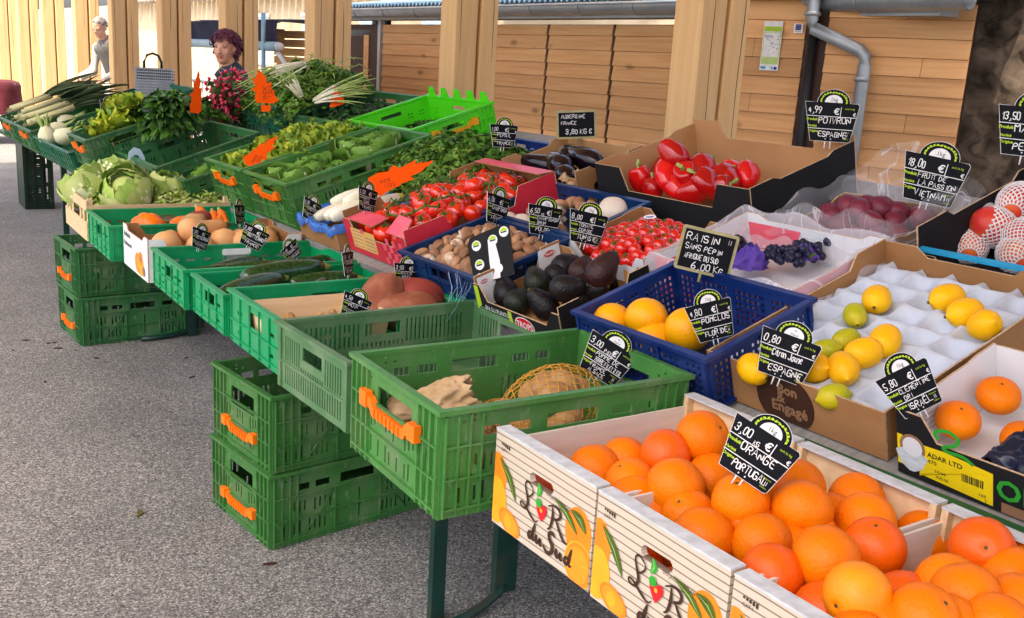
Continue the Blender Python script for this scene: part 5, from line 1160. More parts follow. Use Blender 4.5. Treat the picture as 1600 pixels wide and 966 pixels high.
# front crates: nets of potatoes, onions, paper bag
def lumps(seed, rx, ry, rz, n, r, mat):
    q = MB(); rn = random.Random(seed)
    for i in range(n):
        a = 6.283*rn.random(); b_ = math.asin(rn.uniform(-.2, 1)); k = .62
        q.ell((rx*k*math.cos(a)*math.cos(b_), ry*k*math.sin(a)*math.cos(b_), rz*k*math.sin(b_)), (r*rn.uniform(.9, 1.3), r*rn.uniform(.85, 1.1), r*rn.uniform(.8, 1)), 0, 14, 9)
    return q
for i, (p, rx, ry, rz, ra, lab, n) in enumerate([((1.225, 1.665, .735), .140, .095, .085, .35, 'largest net of potatoes, leaning under the potato sign', 16), ((1.10, 1.575, .685), .10, .07, .05, .1, 'yellow net of potatoes low in the middle of the crate', 10), ((1.16, 1.76, .672), .10, .07, .045, 1.0, 'net of potatoes lying at the back of the crate', 9)]):
    t = thing('potato_net', lab, 'potato net', MX.Translation(p) @ MX.Rotation(ra, 4, 'Z') @ MX.Rotation(-.2, 4, 'Y'), 'nets of potatoes')
    lumps(i+3, rx, ry, rz, n, .034, 'potato').obj('potatoes', ['potato'], t); link('net', netm(rx*1.02, ry*1.04, rz*1.06, -.95, .95, 22, .0011, 'net', i, .004), t)
q = MB(); rn = random.Random(5)
for i in range(150):
    a = rn.uniform(0, 6.28); r = rn.uniform(0, .075); x, y = r*math.cos(a)*1.3, r*math.sin(a); q.tube([(x, y, .0), (x+rn.uniform(-.02, .02), y+rn.uniform(-.02, .02), .03), (x+rn.uniform(-.035, .035), y+rn.uniform(-.03, .03), .035+rn.uniform(0, .025))], .0011, 3, 0, False)
q.ell((0, 0, .0), (.085, .06, .035), 1, 18, 10); tag(q.obj('onion_bundle', ['potato', 'onion'], None, MX.Translation((1.02, 1.60, .70))), 'bundle of dry stringy onions low beside the paper bag', 'onions')
q = MB()
def bagf(u, v):
    a = 6.283*u; n1 = noise.noise((math.cos(a)*1.5, math.sin(a)*1.5, v*3.5)); n2 = noise.noise((math.cos(a)*4, math.sin(a)*4, v*8+5)); n3 = abs(noise.noise((math.cos(a)*2.4+3, math.sin(a)*2.4, v*4.5))); rr = (.066+.010*math.sin(v*3))*(1+.25*n1+.10*n2-.45*n3)
    return (rr*math.cos(a), rr*.75*math.sin(a), -.10+.21*v+.028*n2*v)
q.grid(bagf, 72, 34, 0, None, True); tag(q.obj('paper_bag', ['paper'], None, MX.Translation((.985, 1.775, .745)) @ MX.Rotation(-.5, 4, 'Z') @ MX.Rotation(R(68), 4, 'Y') @ MX.Diagonal((.62, .95, .85, 1))), 'crumpled open brown paper bag in the large green crate', 'paper bag')
# sweet potatoes, punnet with walnuts
def spm(seed, mat):
    q = MB(); q.grid(lambda u, v: tuple(V((math.sin(math.pi*v)**.85*math.cos(6.283*u)*.055, math.sin(math.pi*v)**.85*math.sin(6.283*u)*.048, -.075*math.cos(math.pi*v)))*(1+.16*noise.noise((math.cos(6.283*u)*1.1+seed, math.sin(6.283*u)*1.1, v*2.2)))), 30, 20); return q.mesh('sweet_potato', [mat])
for i, (p, d, m_, s, lab) in enumerate([((1.285, 2.66, .752), (.5, .3, .5), 'sweetp', 1.3, 'round brown sweet potato next to the wooden punnet'), ((1.335, 2.58, .735), (.9, -.3, .15), 'sweetp', 1.25, 'brown sweet potato in front, pointing to the lower right'), ((1.40, 2.68, .745), (.8, -.5, .05), 'sweetp2', 1.35, 'reddish sweet potato behind the brown pair')]):
    put('sweet_potato', spm(i*2.3, m_), V(p), lab, 'sweet potato', 'sweet potatoes in the bright green crate', dirrot(d), s)
t = thing('punnet', 'thin wooden punnet with a few walnuts left in it', 'punnet', MX.Translation((1.075, 2.645, .630)))
q = MB()
for s in (-1, 1):
    q.add([(-.155, s*.115, 0), (.155, s*.115, 0), (.17, s*.135, .125), (-.17, s*.135, .125), (-.155, s*.112, 0), (.155, s*.112, 0), (.17, s*.132, .125), (-.17, s*.132, .125)], [(0, 1, 2, 3), (7, 6, 5, 4), (3, 2, 6, 7), (0, 3, 7, 4), (1, 5, 6, 2)])
    q.add([(s*.158, -.113, 0), (s*.158, .113, 0), (s*.173, .133, .126), (s*.173, -.133, .126), (s*.155, -.113, 0), (s*.155, .113, 0), (s*.170, .133, .126), (s*.170, -.133, .126)], [(0, 1, 2, 3), (7, 6, 5, 4), (3, 2, 6, 7), (0, 3, 7, 4), (1, 5, 6, 2)])
q.bx(-.155, .155, -.113, .113, 0, .003); q.obj('sides', ['veneer'], t)
WNm = MB(); WNm.grid(lambda u, v: tuple(V((math.sin(math.pi*v)*math.cos(6.283*u)*.017, math.sin(math.pi*v)*math.sin(6.283*u)*.016, -.020*math.cos(math.pi*v)))*(1+.10*noise.noise((math.cos(6.283*u)*4, math.sin(6.283*u)*4, v*6)))), 18, 12); WNm = WNm.mesh('walnut', ['walnut'])
rn = random.Random(4)
for i in range(26):
    a = (rn.uniform(-.14, .14), rn.uniform(-.105, .105)); hb = .018+(.075 if i < 14 else 0)*(1 if a[1] < .03 else .7)
    put('walnut', WNm, V((1.075+a[0], 2.645+a[1], .632+hb)), 'brown walnut in the wooden punnet', 'walnut', 'walnuts in the punnet', None, rn.uniform(.9, 1.15), i)
# courgettes
ZUm = longm(curve(.21, .012), [.012, .021, .024, .025, .0255, .025, .0245, .024, .023, .022, .021, .019, .014], ['zuc', 'stalk'], name='courgette')
ZB = longm(curve(.30, .016), [.018, .034, .038, .040, .041, .041, .041, .040, .039, .037, .034, .030, .020], ['zuc', 'stalk'], name='courgette')
for i, (p, a, me, s, lab) in enumerate([((1.16, 3.15, .745), .10, ZB, 1.0, 'longest courgette, lying across the crate edge towards the back'), ((1.02, 3.05, .725), .5, ZB, .95, 'thick dark courgette at the front of its crate'), ((1.05, 3.0, .70), -.3, ZUm, 1.1, 'courgette low in front of the long one'), ((1.24, 3.03, .715), .9, ZUm, 1, 'courgette pointing to the near side by the sign'), ((1.33, 3.06, .715), 1.2, ZUm, 1, 'short courgette right of the pointed one'), ((1.40, 3.0, .72), .3, ZUm, 1, 'courgette at the back end of the nearer crate'), ((1.0, 3.42, .70), .2, ZUm, 1.1, 'courgette at the front of the labelled crate'), ((1.15, 3.38, .715), -.25, ZUm, 1.15, 'courgette with a pale tip in the labelled crate'), ((1.28, 3.42, .71), .1, ZUm, 1.1, 'courgette at the back of the labelled crate'), ((1.12, 3.10, .705), .75, ZB, .8, 'courgette half under the longest one, pointing to the back'), ((1.28, 3.10, .72), -.2, ZB, .8, 'dark courgette behind the longest one'), ((1.10, 3.48, .70), .45, ZB, .85, 'thick courgette lying slantwise in the labelled crate'), ((1.36, 3.40, .715), .6, ZUm, 1.0, 'courgette in the far back corner of the labelled crate')]):
    put('courgette', me, V(p), lab, 'courgette', 'courgettes', MX.Rotation(a, 4, 'Z') @ MX.Rotation(R(86), 4, 'Y'), s, i)
# squash
SQm = longm(curve(.22, .004, 14), [.02, .047, .056, .058, .056, .050, .043, .038, .035, .034, .034, .033, .031, .026, .014], ['squash', 'calyx'], True, 20, 'butternut')
for i, (p, a, s, lab) in enumerate([((.965, 3.86, .735), 1.2, 1.0, 'butternut squash nearest the white front of its box'), ((1.07, 3.84, .725), 1.5, 1.0, 'butternut squash second from the front of its box'), ((1.16, 3.88, .735), 1.75, 1.0, 'butternut squash behind the small slanted sign'), ((1.25, 3.85, .73), 1.4, 1.0, 'butternut squash left of the butternut sign'), ((1.35, 3.86, .735), 1.1, 1.05, 'butternut squash at the back end of the box'), ((1.11, 3.90, .775), .3, .9, 'butternut squash lying on top of the others')]):
    put('butternut', SQm, V(p), lab, 'butternut squash', 'butternut squashes', MX.Rotation(a, 4, 'Z') @ MX.Rotation(R(86), 4, 'Y'), s, i)
PKm = MB(); PKm.lathe([(0, -.060), (.035, -.062), (.068, -.045), (.085, -.010), (.082, .025), (.060, .052), (.030, .060), (.012, .052)], 40, 0, None, lambda an, t: 1+.07*abs(math.cos(5*an))); PKm.tube([(0, 0, .05), (.003, 0, .075), (.012, 0, .09)], [.014, .010, .011], 8, 1); PKm = PKm.mesh('pumpkin', ['pumpkin', 'calyx'])
for i, (p, d, s, lab) in enumerate([((.975, 4.24, .712), (-.5, -.6, .3), .9, 'orange pumpkin standing behind the white printed box'), ((1.14, 4.25, .70), (.2, -.3, .9), .95, 'flat orange pumpkin in the middle of its crate'), ((1.235, 4.34, .70), (.3, .4, .8), .85, 'orange pumpkin half hidden behind the middle one')]): put('pumpkin', PKm, V(p), lab, 'pumpkin', 'orange pumpkins', dirrot(d), s)
CRm = longm([(0, 0, -.09+.18*i/8) for i in range(9)], [.002, .008, .012, .015, .017, .018, .019, .0185, .012], ['carrot', 'stalk'], name='carrot')
for i, (x, y, z, a) in enumerate([(352, 348, .75, .2), (337, 350, .745, .1), (322, 343, .76, .35), (345, 356, .735, .0)]): put('carrot', CRm, pz(x, y, z), 'orange carrot at the back of the pumpkin crate', 'carrot', 'carrots in the pumpkin crate', MX.Rotation(a+1.3, 4, 'Z') @ MX.Rotation(R(70), 4, 'Y'), 1.1, i)
put('sweet_potato', spm(9.1, 'sweetp2'), pz(307, 346, .765), 'pinkish sweet potato lying with the carrots behind the squash', 'sweet potato', 'tubers in the pumpkin crate', dirrot((.9, .3, .2)), .9)
put('celeriac', spm(5.5, 'potato'), pz(300, 353, .755), 'knobbly pale celeriac beside the carrots', 'celeriac', None, dirrot((.6, .5, .3)), .95)
# onions in the far crate
ONm = MB(); ONm.lathe([(0, -.036), (.014, -.034), (.030, -.020), (.036, 0), (.030, .018), (.014, .032), (.006, .042), (.004, .056)], 20, 0); ONm = ONm.mesh('onion', ['onion'])
for i, (x, y, lab, d) in enumerate([(163, 243, 'cut looking brown onion at the front of the teal crate', (-.5, -.6, .2)), (177, 236, 'golden onion behind the brown one', (.2, .3, .8)), (183, 230, 'pale onion at the back of the three', (.4, .4, .5))]): put('onion', ONm, pp('far', x, y, .10), lab, 'onion', 'onions in the teal crate', dirrot(d), 1.35, i)
# chicory
EDm = MB(); EDm.lathe([(.004, -.085), (.016, -.080), (.023, -.055), (.025, -.02), (.023, .02), (.017, .055), (.008, .080), (0, .088)], 18, 0, None, lambda an, t: 1+.07*math.cos(3*an+4*t))
for i in range(len(EDm.m)):
    if EDm.f[i] and i >= 5*18: EDm.m[i] = 1
EDm = EDm.mesh('chicory', ['endive', 'endive_y'])
for i, (u, v, h, a) in enumerate([(.26, 3.61, .085, 1.15), (.28, 3.55, .095, 1.25), (.29, 3.49, .10, 1.1), (.31, 3.43, .095, 1.35), (.36, 3.62, .11, .95), (.38, 3.55, .12, 1.2), (.40, 3.48, .12, 1.3), (.40, 3.42, .10, 1.0), (.43, 3.58, .105, 1.3)]):
    put('chicory', EDm, frame('main', u, v, h).translation, 'pale chicory head with yellow tip in the blue lined box', 'chicory', 'chicory heads', MX.Rotation(a-.9, 4, 'Z') @ MX.Rotation(R(74), 4, 'Y'), 1.0+.08*(i % 3), i)
# ------------------------------------------------------------ leaves
def leaf(q, X, L, W, curl=.6, cup=.3, ruf=.0, m=0, mr=None, nu=7, nv=6, seed=0, tip=1., rib=.0):
    def f(u, v):
        y = (v-.5)*2; w = W*math.sin(math.pi*min(1, (.06+u*.94)**.8*tip))**.75*.5
        a = curl*u; r = L/(curl if abs(curl) > 1e-3 else 1e-3)
        x = r*math.sin(a) if abs(curl) > .02 else L*u; z = r*(1-math.cos(a)) if abs(curl) > .02 else 0
        e = abs(y)**1.5
        z += cup*w*y*y + ruf*W*e*(math.sin(u*13+seed+y*2)+.7*noise.noise((u*6, y*5, seed)))*.5
        return (x+ruf*W*.3*e*math.cos(u*11+seed*2), y*w, z)
    return q.grid(f, nu, nv, m, X, True, (lambda u, v: mr if (mr is not None and abs(v-.5) < max(.5/nv*1.05, rib*.22*(1-u)) and u < .86) else m) if mr is not None else None)
def head(mats, n, r, kind, seed):
    q = MB(); rn = random.Random(seed)
    for i in range(n):
        t = i/n; a = i*2.4+rn.uniform(-.2, .2)
        if kind == 'butter': tilt = R(85-72*t**.8); L = r*(1.2-.5*t); X = MX.Rotation(a, 4, 'Z') @ MX.Translation((.012*(1-t), 0, .02*t)) @ MX.Rotation(-(math.pi/2-tilt), 4, 'Y'); leaf(q, X, L, L*1.05, .9-.3*t+1.1*t, .55, .05, 0, 1 if i % 2 else None, 7, 7, i)
        elif kind == 'curly': tilt = R(80-65*t); L = r*(1.15-.35*t); X = MX.Rotation(a, 4, 'Z') @ MX.Rotation(-(math.pi/2-tilt), 4, 'Y'); leaf(q, X, L, L*.95, .5, .2, .30, 0 if i % 3 else 1, None, 9, 12, i*1.7)
        elif kind == 'cabb': tilt = R(76-58*t); L = r*(1.65-.42*t)
        if kind == 'cabb': X = MX.Rotation(a, 4, 'Z') @ MX.Translation((.03*(1-t), 0, 0)) @ MX.Rotation(-(math.pi/2-tilt), 4, 'Y'); leaf(q, X, L, L*.92, 1.15+.7*t, .55, .15, 0 if i % 2 else 2, 1, 12, 15, i, 1., .6)
    if kind == 'cabb': q.ell((0, 0, r*.62), (r*.66, r*.66, r*.62), 2, 18, 12)
    return q.mesh('head', mats)
def scatter_heads(name, mes, pl, pts, lab, cat, group, s0=1., tilt=.4):
    rn = random.Random(name+group)
    for i, (u, v, h) in enumerate(pts):
        X = frame(pl, u, v, h) @ MX.Rotation(rn.uniform(0, 6), 4, 'Z') @ MX.Rotation(rn.uniform(-tilt, tilt), 4, 'X') @ MX.Scale(s0*rn.uniform(.9, 1.12), 4)
        o = link(name, mes[i % len(mes)], None, X); tag(o, lab[i] if isinstance(lab, list) else lab, cat, group)
BH = [head(['l_butter', 'l_rib'], 22, .125, 'butter', s) for s in (1, 2, 3)]
scatter_heads('lettuce', BH, 'main', [(.27, 3.90, .10), (.26, 4.12, .10), (.42, 4.02, .09), (.43, 4.17, .07), (.58, 3.90, .10), (.60, 4.10, .10), (.74, 4.0, .10), (.75, 4.14, .09), (.42, 3.88, .07)], 'round butterhead lettuce in the deep green crate', 'lettuce', 'butterhead lettuces', 1.)
CH_ = [head(['l_batavia', 'l_yellow'], 24, .13, 'curly', s) for s in (4, 5, 6)]
scatter_heads('lettuce', CH_, 'main', [(.28, 4.40, .10), (.28, 4.60, .10), (.44, 4.50, .13), (.45, 4.35, .12), (.46, 4.65, .12), (.60, 4.45, .12), (.60, 4.62, .13), (.73, 4.52, .13), (.73, 4.38, .12)], 'frilly yellow green lettuce in the crate with the paper flame', 'lettuce', 'frilly lettuces', 1., .3)
scatter_heads('lettuce', [BH[0]], 'main', [(.20, 4.87, .05)], 'loose green lettuce leaves in the dark low crate', 'lettuce', 'loose lettuce', .8)
YH = [head(['l_yellow', 'l_batavia'], 22, .14, 'curly', 9)]
scatter_heads('lettuce', YH, 'far', [(.50, 6.02, .33), (.42, 5.95, .28), (.35, 6.06, .24)], ['yellow lettuce highest in the dark green far crate', 'yellow lettuce in the middle of the far crate', 'yellow lettuce nearest the front of the far crate'], 'lettuce', 'yellow lettuces', .9)
def wrapleaf(q, az, Rr, th0, th1, half, flare, seed, m):
    nu, nv = 12, 14
    def f(u, v):
        y = (v-.5)*2; th = R(th0+(th1-th0)*u); w_ = R(half)*math.sin(math.pi*(.12+.80*u))**.6; e = abs(y)**2
        a = az+y*w_/max(.45, math.sin(th)); rr = Rr*(1+flare*(u**2.2)*(1.0)+.10*e*u+.05*math.sin(y*7+seed+u*5)*u*e+.05*noise.noise((u*5, y*4, seed)))
        k = max(0, 1-abs(y)/.13)*(1-u)*.06; rr *= 1+k
        return (rr*math.sin(th)*math.cos(a), rr*math.sin(th)*math.sin(a), Rr-rr*math.cos(th))
    q.grid(f, nu, nv, m, None, True, lambda u, v: 1 if abs(v-.5) < .085*(1-u)+.012 and u < .9 or (abs(abs(v-.5)-.06-.42*((u*4) % 1)*.6) < .022 and u < .85 and u > .1) else m)
def cabbage(seed):
    q = MB(); rn = random.Random(seed); r_ = .088
    q.ell((0, 0, r_), (r_*.84, r_*.84, r_*.90), 2, 24, 16)
    for i in range(16):
        t = i/15; az = i*2.4+rn.uniform(-.2, .2)
        wrapleaf(q, az, r_*(1.10-.11*t), 14+16*t, 122+36*t+rn.uniform(-10, 10), 56-14*t, .22*(1-t)+.05, rn.uniform(0, 9), 0 if i % 2 else 2)
    for i in range(5): leaf(q, MX.Rotation(i*1.26+.3, 4, 'Z') @ MX.Translation((.03, 0, .0)) @ MX.Rotation(-R(38), 4, 'Y'), .15, .12, .5, .3, .18, 0, 1, 10, 13, i, 1., .4)
    return q.mesh('head', ['l_cabb', 'l_rib', 'l_cabb2'])
CB = [cabbage(s) for s in (11, 12, 13)]
for i, (x, y, z, s, d, lab) in enumerate([(150, 292, .81, 1.02, (-.55, .2, .7), 'yellowish leafy cauliflower at the far end of the wooden crate'), (207, 298, .80, 1.1, (-.45, -.55, .7), 'largest cauliflower, wrapped in pale green leaves in the middle'), (255, 298, .79, .95, (.1, -.2, .9), 'upright pointed cauliflower at the right of the three'), (165, 318, .74, .8, (-.3, -.6, .6), 'cauliflower lying low behind the wooden slats'), (232, 322, .72, .75, (.3, -.7, .4), 'cauliflower lying low between the big ones'), (180, 272, .87, .85, (.2, .6, .7), 'cauliflower with bluish outer leaves at the back of the crate')]):
    p = pz(x, y, z); o = link('cauliflower', CB[i % 3], None, MX.Translation(p-V((0, 0, .06))) @ dirrot(d, i*1.3) @ MX.Translation((0, 0, -.03)) @ MX.Scale(s*1.02, 4)); tag(o, lab, 'cauliflower', 'leafy cauliflowers')
def cloud(q, n, fn, sz, mats_n, seed, up_=.4, asp=.6, bend=.3):
    rn = random.Random(seed)
    for i in range(n):
        p, nrm = fn(rn); p = V(p); nr = (V(nrm)+V((rn.uniform(-1, 1), rn.uniform(-1, 1), rn.uniform(-1, 1)))*.8).normalized()
        t = nr.orthogonal().normalized(); t = (MX.Rotation(rn.uniform(0, 6.28), 3, nr)) @ t; b_ = nr.cross(t); L = sz*rn.uniform(.6, 1.3); w_ = L*asp*.5
        q.add([p-t*L*.5, p-t*L*.1+b_*w_+nr*bend*L*.2, p+t*L*.5-nr*bend*L*.3, p-t*L*.1-b_*w_+nr*bend*L*.2, p+t*L*.15], [(0, 4, 1), (1, 4, 2), (2, 4, 3), (3, 4, 0)], rn.randrange(mats_n), True)
def dome(pl, u0, u1, v0, v1, h0, hh, pw=.5):
    def f(rn):
        u, v = rn.random(), rn.random(); k = (math.sin(math.pi*u)*math.sin(math.pi*v))**pw; h = h0+hh*k*(1-.35*rn.random()**2)+hh*.16*noise.noise((u*7, v*7, h0))
        U, W_ = u0+(u1-u0)*u, v0+(v1-v0)*v
        return frame(pl, U, W_, h).translation, V((-.4*math.cos(math.pi*u), .4*-math.cos(math.pi*v), 1))
    return f
# flat parsley heap
q = MB(); cloud(q, 5200, dome('main', .50, 1.08, 3.31, 3.84, .05, .17, .4), .036, 2, 21); tag(q.obj('parsley_heap', ['l_pars', 'l_herb']), 'heap of flat green parsley behind the tomatoes and chicory', 'parsley', None, 'stuff')
q = MB(); cloud(q, 1500, dome('main', .90, 1.30, 4.74, 5.32, .07, .10), .055, 2, 22, asp=.75); tag(q.obj('spinach_heap', ['l_spin', 'l_dark']), 'dark green spinach leaves filling the crate right of the herbs', 'spinach', None, 'stuff')
q = MB(); cloud(q, 700, dome('main', .93, 1.32, 4.08, 4.62, .05, .06), .045, 2, 26); tag(q.obj('spinach_heap', ['l_pars', 'l_dark']), 'few green leaves at the bottom of the lime green crate', 'leaves', None, 'stuff')
q = MB(); cloud(q, 5600, dome('main', .82, 1.36, 5.20, 6.04, .15, .235, .30), .034, 2, 23); cloud(q, 700, dome('main', .78, .95, 5.35, 6.15, .10, .16, .4), .03, 2, 24)
rn = random.Random(77)
for i in range(170):
    p = frame('main', rn.uniform(.86, 1.3), rn.uniform(5.28, 5.98), .33+rn.uniform(-.06, .05)).translation; a = rn.uniform(0, 6.28); l = rn.uniform(.04, .12); q.tube([p, p+V((l*.5*math.cos(a), l*.5*math.sin(a), rn.uniform(.0, .03))), p+V((l*math.cos(a+.4), l*math.sin(a+.4), rn.uniform(-.02, .02)))], .0022, 4, 2)
tag(q.obj('herb_heap', ['l_herb', 'l_pars', 'stalk']), 'tall heap of mixed green herbs in the teal crate', 'herbs', None, 'stuff')
# spring onions over the herb heap
def sob(P0, dirs, n, L, seed, lab):
    rn = random.Random(seed); t = thing('spring_onion_bunch', lab, 'spring onions', MX.Translation(P0), 'spring onion bunches'); q = MB(); g = MB(); d = V(dirs).normalized(); s1 = d.cross(V((0, 0, 1))).normalized(); s2 = s1.cross(d)
    for i in range(n):
        a, b_ = rn.uniform(-1, 1), rn.uniform(-1, 1); dd = (d+s1*a*.28+s2*b_*.22).normalized(); o_ = s1*a*.012+s2*b_*.012; l = L*rn.uniform(.8, 1.15)
        P = [o_+dd*l*k/6+V((0, 0, -.05*(k/6)**2)) for k in range(7)]
        q.tube(P[:4], [.0055, .0045, .0042, .004], 5); g.tube(P[3:], [.004, .0038, .003, .001], 4)
    q.tube([s1*-.02, s2*.015, s1*.02], .004, 5); q.obj('white_stems', ['whitestalk'], t); g.obj('green_tops', ['stalk'], t)
def px3(pl, px, py, h): return pp(pl, px, py, h)
sob(px3('main', 492, 158, .24), tuple(px3('main', 555, 130, .30)-px3('main', 492, 158, .24)), 26, .34, 1, 'white stemmed spring onion bunch spread to the right on the herbs')
sob(px3('main', 470, 152, .27), tuple(px3('main', 448, 122, .38)-px3('main', 468, 155, .26)), 12, .22, 2, 'spring onion bunch pointing up and left from the herb heap')
sob(px3('main', 478, 100, .42), tuple(px3('main', 420, 118, .40)-px3('main', 478, 100, .42)), 12, .36, 3, 'spring onion bunch lying along the top of the herb heap')
# flat bunches with drooping dark leaves (chard, celery leaf) and their white tied stems
def leafbunch(P0, d, n, L, mats, lab, cat, seed, name='chard_bunch', stem=True):
    t = thing(name, lab, cat, MX.Translation(P0), 'tied leafy bunches'); rn = random.Random(seed); q = MB(); g = MB(); d = V(d).normalized(); s1 = d.cross(V((0, 0, 1))).normalized(); s2 = s1.cross(d)
    for i in range(n):
        a, b_ = rn.uniform(-1, 1), rn.uniform(-.5, 1); dd = (d+s1*a*.55+s2*b_*.5).normalized()
        if stem: g.tube([s1*a*.03+s2*b_*.02-d*.14, s1*a*.025+s2*b_*.015, (s1*a*.05+s2*b_*.04)+dd*.05], [.010, .008, .006], 6, 0, True, None, .6)
        X = MX.Translation(s1*a*.03+s2*b_*.03+dd*L*.15*rn.random()) @ dd.to_track_quat('X', 'Z').to_matrix().to_4x4() @ MX.Rotation(rn.uniform(-.9, .9), 4, 'X')
        leaf(q, X, L*rn.uniform(.6, 1.1), L*.30*rn.uniform(.7, 1.2), -rn.uniform(.6, 1.6), .3, .34, rn.randrange(len(mats)), None, 7, 6, rn.uniform(0, 9))
    q.obj('leaves', mats, t)
    if stem:
        g.obj('stems', ['whitestalk'], t); q = MB(); n_ = 20; q.tube([s1*.036*math.cos(6.283*k/n_)+s2*.026*math.sin(6.283*k/n_) for k in range(n_+1)], .005, 6, 0, False); q.obj('red_band', ['red_ink'], t)
F_ = lambda x, y, h: px3('far', x, y, h)
for i, (x, y, h, lab) in enumerate([(247, 194, .27, 'leafy bunch with white stems and a red band, on the left'), (267, 193, .27, 'leafy bunch with white stems and a red band, on the right')]):
    leafbunch(F_(x, y, h), F_(x+8, y-60, h+.30)-F_(x, y, h), 70, .17, ['l_dark', 'l_pars'], lab, 'leafy bunch', 31+i)
for i, (x, y, h, dx, lab) in enumerate([(232, 185, .28, -14, 'bunch of bright leaves above the yellow lettuce'), (285, 180, .28, 16, 'dark leafy bunch beside the radishes'), (260, 172, .34, 0, 'dark leafy bunch forming the top of the green mound')]):
    leafbunch(F_(x, y, h), F_(x+dx, y-38, h+.22)-F_(x, y, h), 90, .15, ['l_dark', 'l_pars'], lab, 'leafy bunch', 41+i, 'leafy_bunch', False)
q = MB(); cloud(q, 3600, dome('far', .52, 1.02, 5.80, 6.70, .12, .24, .45), .045, 2, 27, asp=.55); tag(q.obj('greens_heap', ['l_dark', 'l_pars']), 'mound of dark green leaves between yellow lettuce and radishes', 'greens', None, 'stuff')
# radishes
def radb(P0, n, r, seed, lab):
    t = thing('radish_bunch', lab, 'radishes', MX.Translation(P0), 'radish bunches'); q = MB(); g = MB(); rn = random.Random(seed)
    for i in range(n):
        d = V((rn.gauss(0, 1), rn.gauss(0, 1), rn.gauss(0, 1))).normalized(); p = d*r*rn.random()**.4; p.z *= 1.25
        q.ell(p, (.011, .011, .013), 0, 9, 6, None); q.tube([p, p+d*.018+V((0, 0, -.004)), p+d*.036+V((rn.uniform(-.01, .01), rn.uniform(-.01, .01), -.008))], [.005, .0016, .0006], 4, 1, False)
    cloud(g, 60, lambda rn_: (V((rn_.uniform(-1, 1), rn_.uniform(-1, 1), rn_.uniform(-.2, 1)))*r*.8, V((0, 0, 1))), .05, 1, seed)
    q.obj('roots', ['radish', 'radish_w'], t); g.obj('leaves', ['l_dark'], t)
for i, (x, y, h, lab) in enumerate([(366, 133, .34, 'topmost bunch of pink radishes right of the pale paper flame'), (342, 145, .33, 'bunch of radishes below the woman, second from the top'), (355, 160, .27, 'bunch of radishes in the middle of the cascade'), (335, 172, .24, 'bunch of radishes at the left beside the leafy mound'), (350, 184, .18, 'lowest bunch of radishes at the teal crate')]):
    radb(px3('main', x, y, h-.04), 60, .088, i+3, lab)
sp_ = MB(); cloud(sp_, 500, dome('main', .78, 1.0, 5.98, 6.3, .04, .20), .04, 1, 51); tag(sp_.obj('radish_tops', ['l_dark']), 'dark radish leaves under the radish bunches', 'radish leaves', None, 'stuff')
q = MB(); q.bx(-.25, .22, -.22, .22, 0, .19); 
# leeks
rn = random.Random(8)
for i in range(11):
    v = 7.92+i*.125; u = .34+rn.uniform(-.02, .04); h = .19+.05*math.sin(i*1.9)+rn.uniform(0, .03)
    t = thing('leek', 'leek with white shaft and grey green leaves, one of the pile at the far end', 'leek', frame('far', u, v, h, rn.uniform(-.12, .12)), 'leeks in the far crates')
    q = MB(); q.tube([(-.06, 0, 0), (.08, 0, .005), (.24, 0, .012)], [.019, .0185, .021], 10)
    for k in range(8): q.tube([(-.06, 0, 0), (-.08, rn.uniform(-.02, .02), rn.uniform(-.015, .015)), (-.10, rn.uniform(-.03, .03), -.02)], .0011, 3)
    q.obj('shaft', ['leekw'], t); q = MB()
    for k in range(7):
        a = rn.uniform(-.35, .35); X = MX.Translation((.20, 0, .012)) @ MX.Rotation(a, 4, 'Z') @ MX.Rotation(-rn.uniform(-.05, .3), 4, 'Y') @ MX.Rotation(rn.uniform(-.7, .7), 4, 'X'); leaf(q, X, rn.uniform(.34, .52), .05, -rn.uniform(.1, .7), .5, .03, 0, None, 8, 2, k, .97)
    q.obj('leaves', ['leekg'], t)
for i, (x, y, d, lab) in enumerate([(103, 190, (.8, -.3, .25), 'fennel bulb highest in the teal crate'), (88, 204, (.8, -.1, .3), 'fennel bulb in the middle of the group'), (100, 214, (.7, -.5, .4), 'fennel bulb at the front right against the orange handled crate'), (75, 214, (-.1, .4, .9), 'fennel bulb at the front left with green stalks up')]):
    t = thing('fennel', lab, 'fennel', MX.Translation(F_(x, y, .13)) @ dirrot(d, i) @ MX.Scale(.8, 4), 'fennel bulbs'); q = MB()
    q.lathe([(.015, -.055), (.045, -.05), (.062, -.02), (.060, .015), (.045, .05), (.030, .075)], 20, 0, MX.Diagonal((1.25, .95, 1.25, 1)), lambda an, tt: 1+.06*math.cos(4*an)); q.obj('bulb', ['fennel'], t); q = MB()
    for k in range(5): a = 6.28*k/5; q.tube([(.025*math.cos(a), .02*math.sin(a), .07), (.05*math.cos(a), .04*math.sin(a), .15), (.07*math.cos(a), .06*math.sin(a), .20)], [.013, .010, .008], 7)
    q.obj('stalks', ['stalk'], t)
q = MB(); cloud(q, 1000, dome('far', .40, .75, 6.5, 7.5, .10, .10), .05, 2, 61); tag(q.obj('fennel_fronds', ['l_dark', 'l_herb']), 'green fronds behind the fennel bulbs', 'fronds', None, 'stuff')
# loose cauliflower leaves at the near end of the wooden crate
q = MB(); cloud(q, 800, lambda rn_: (V((rn_.uniform(1.12, 1.41), rn_.uniform(4.60, 5.04), .73+rn_.uniform(0, .075))), V((0, 0, 1))), .05, 2, 71, asp=.35); tag(q.obj('leaf_trimmings', ['l_cabb2', 'l_cabb']), 'pale green cut leaves in the near corner of the wooden crate', 'leaves', None, 'stuff')
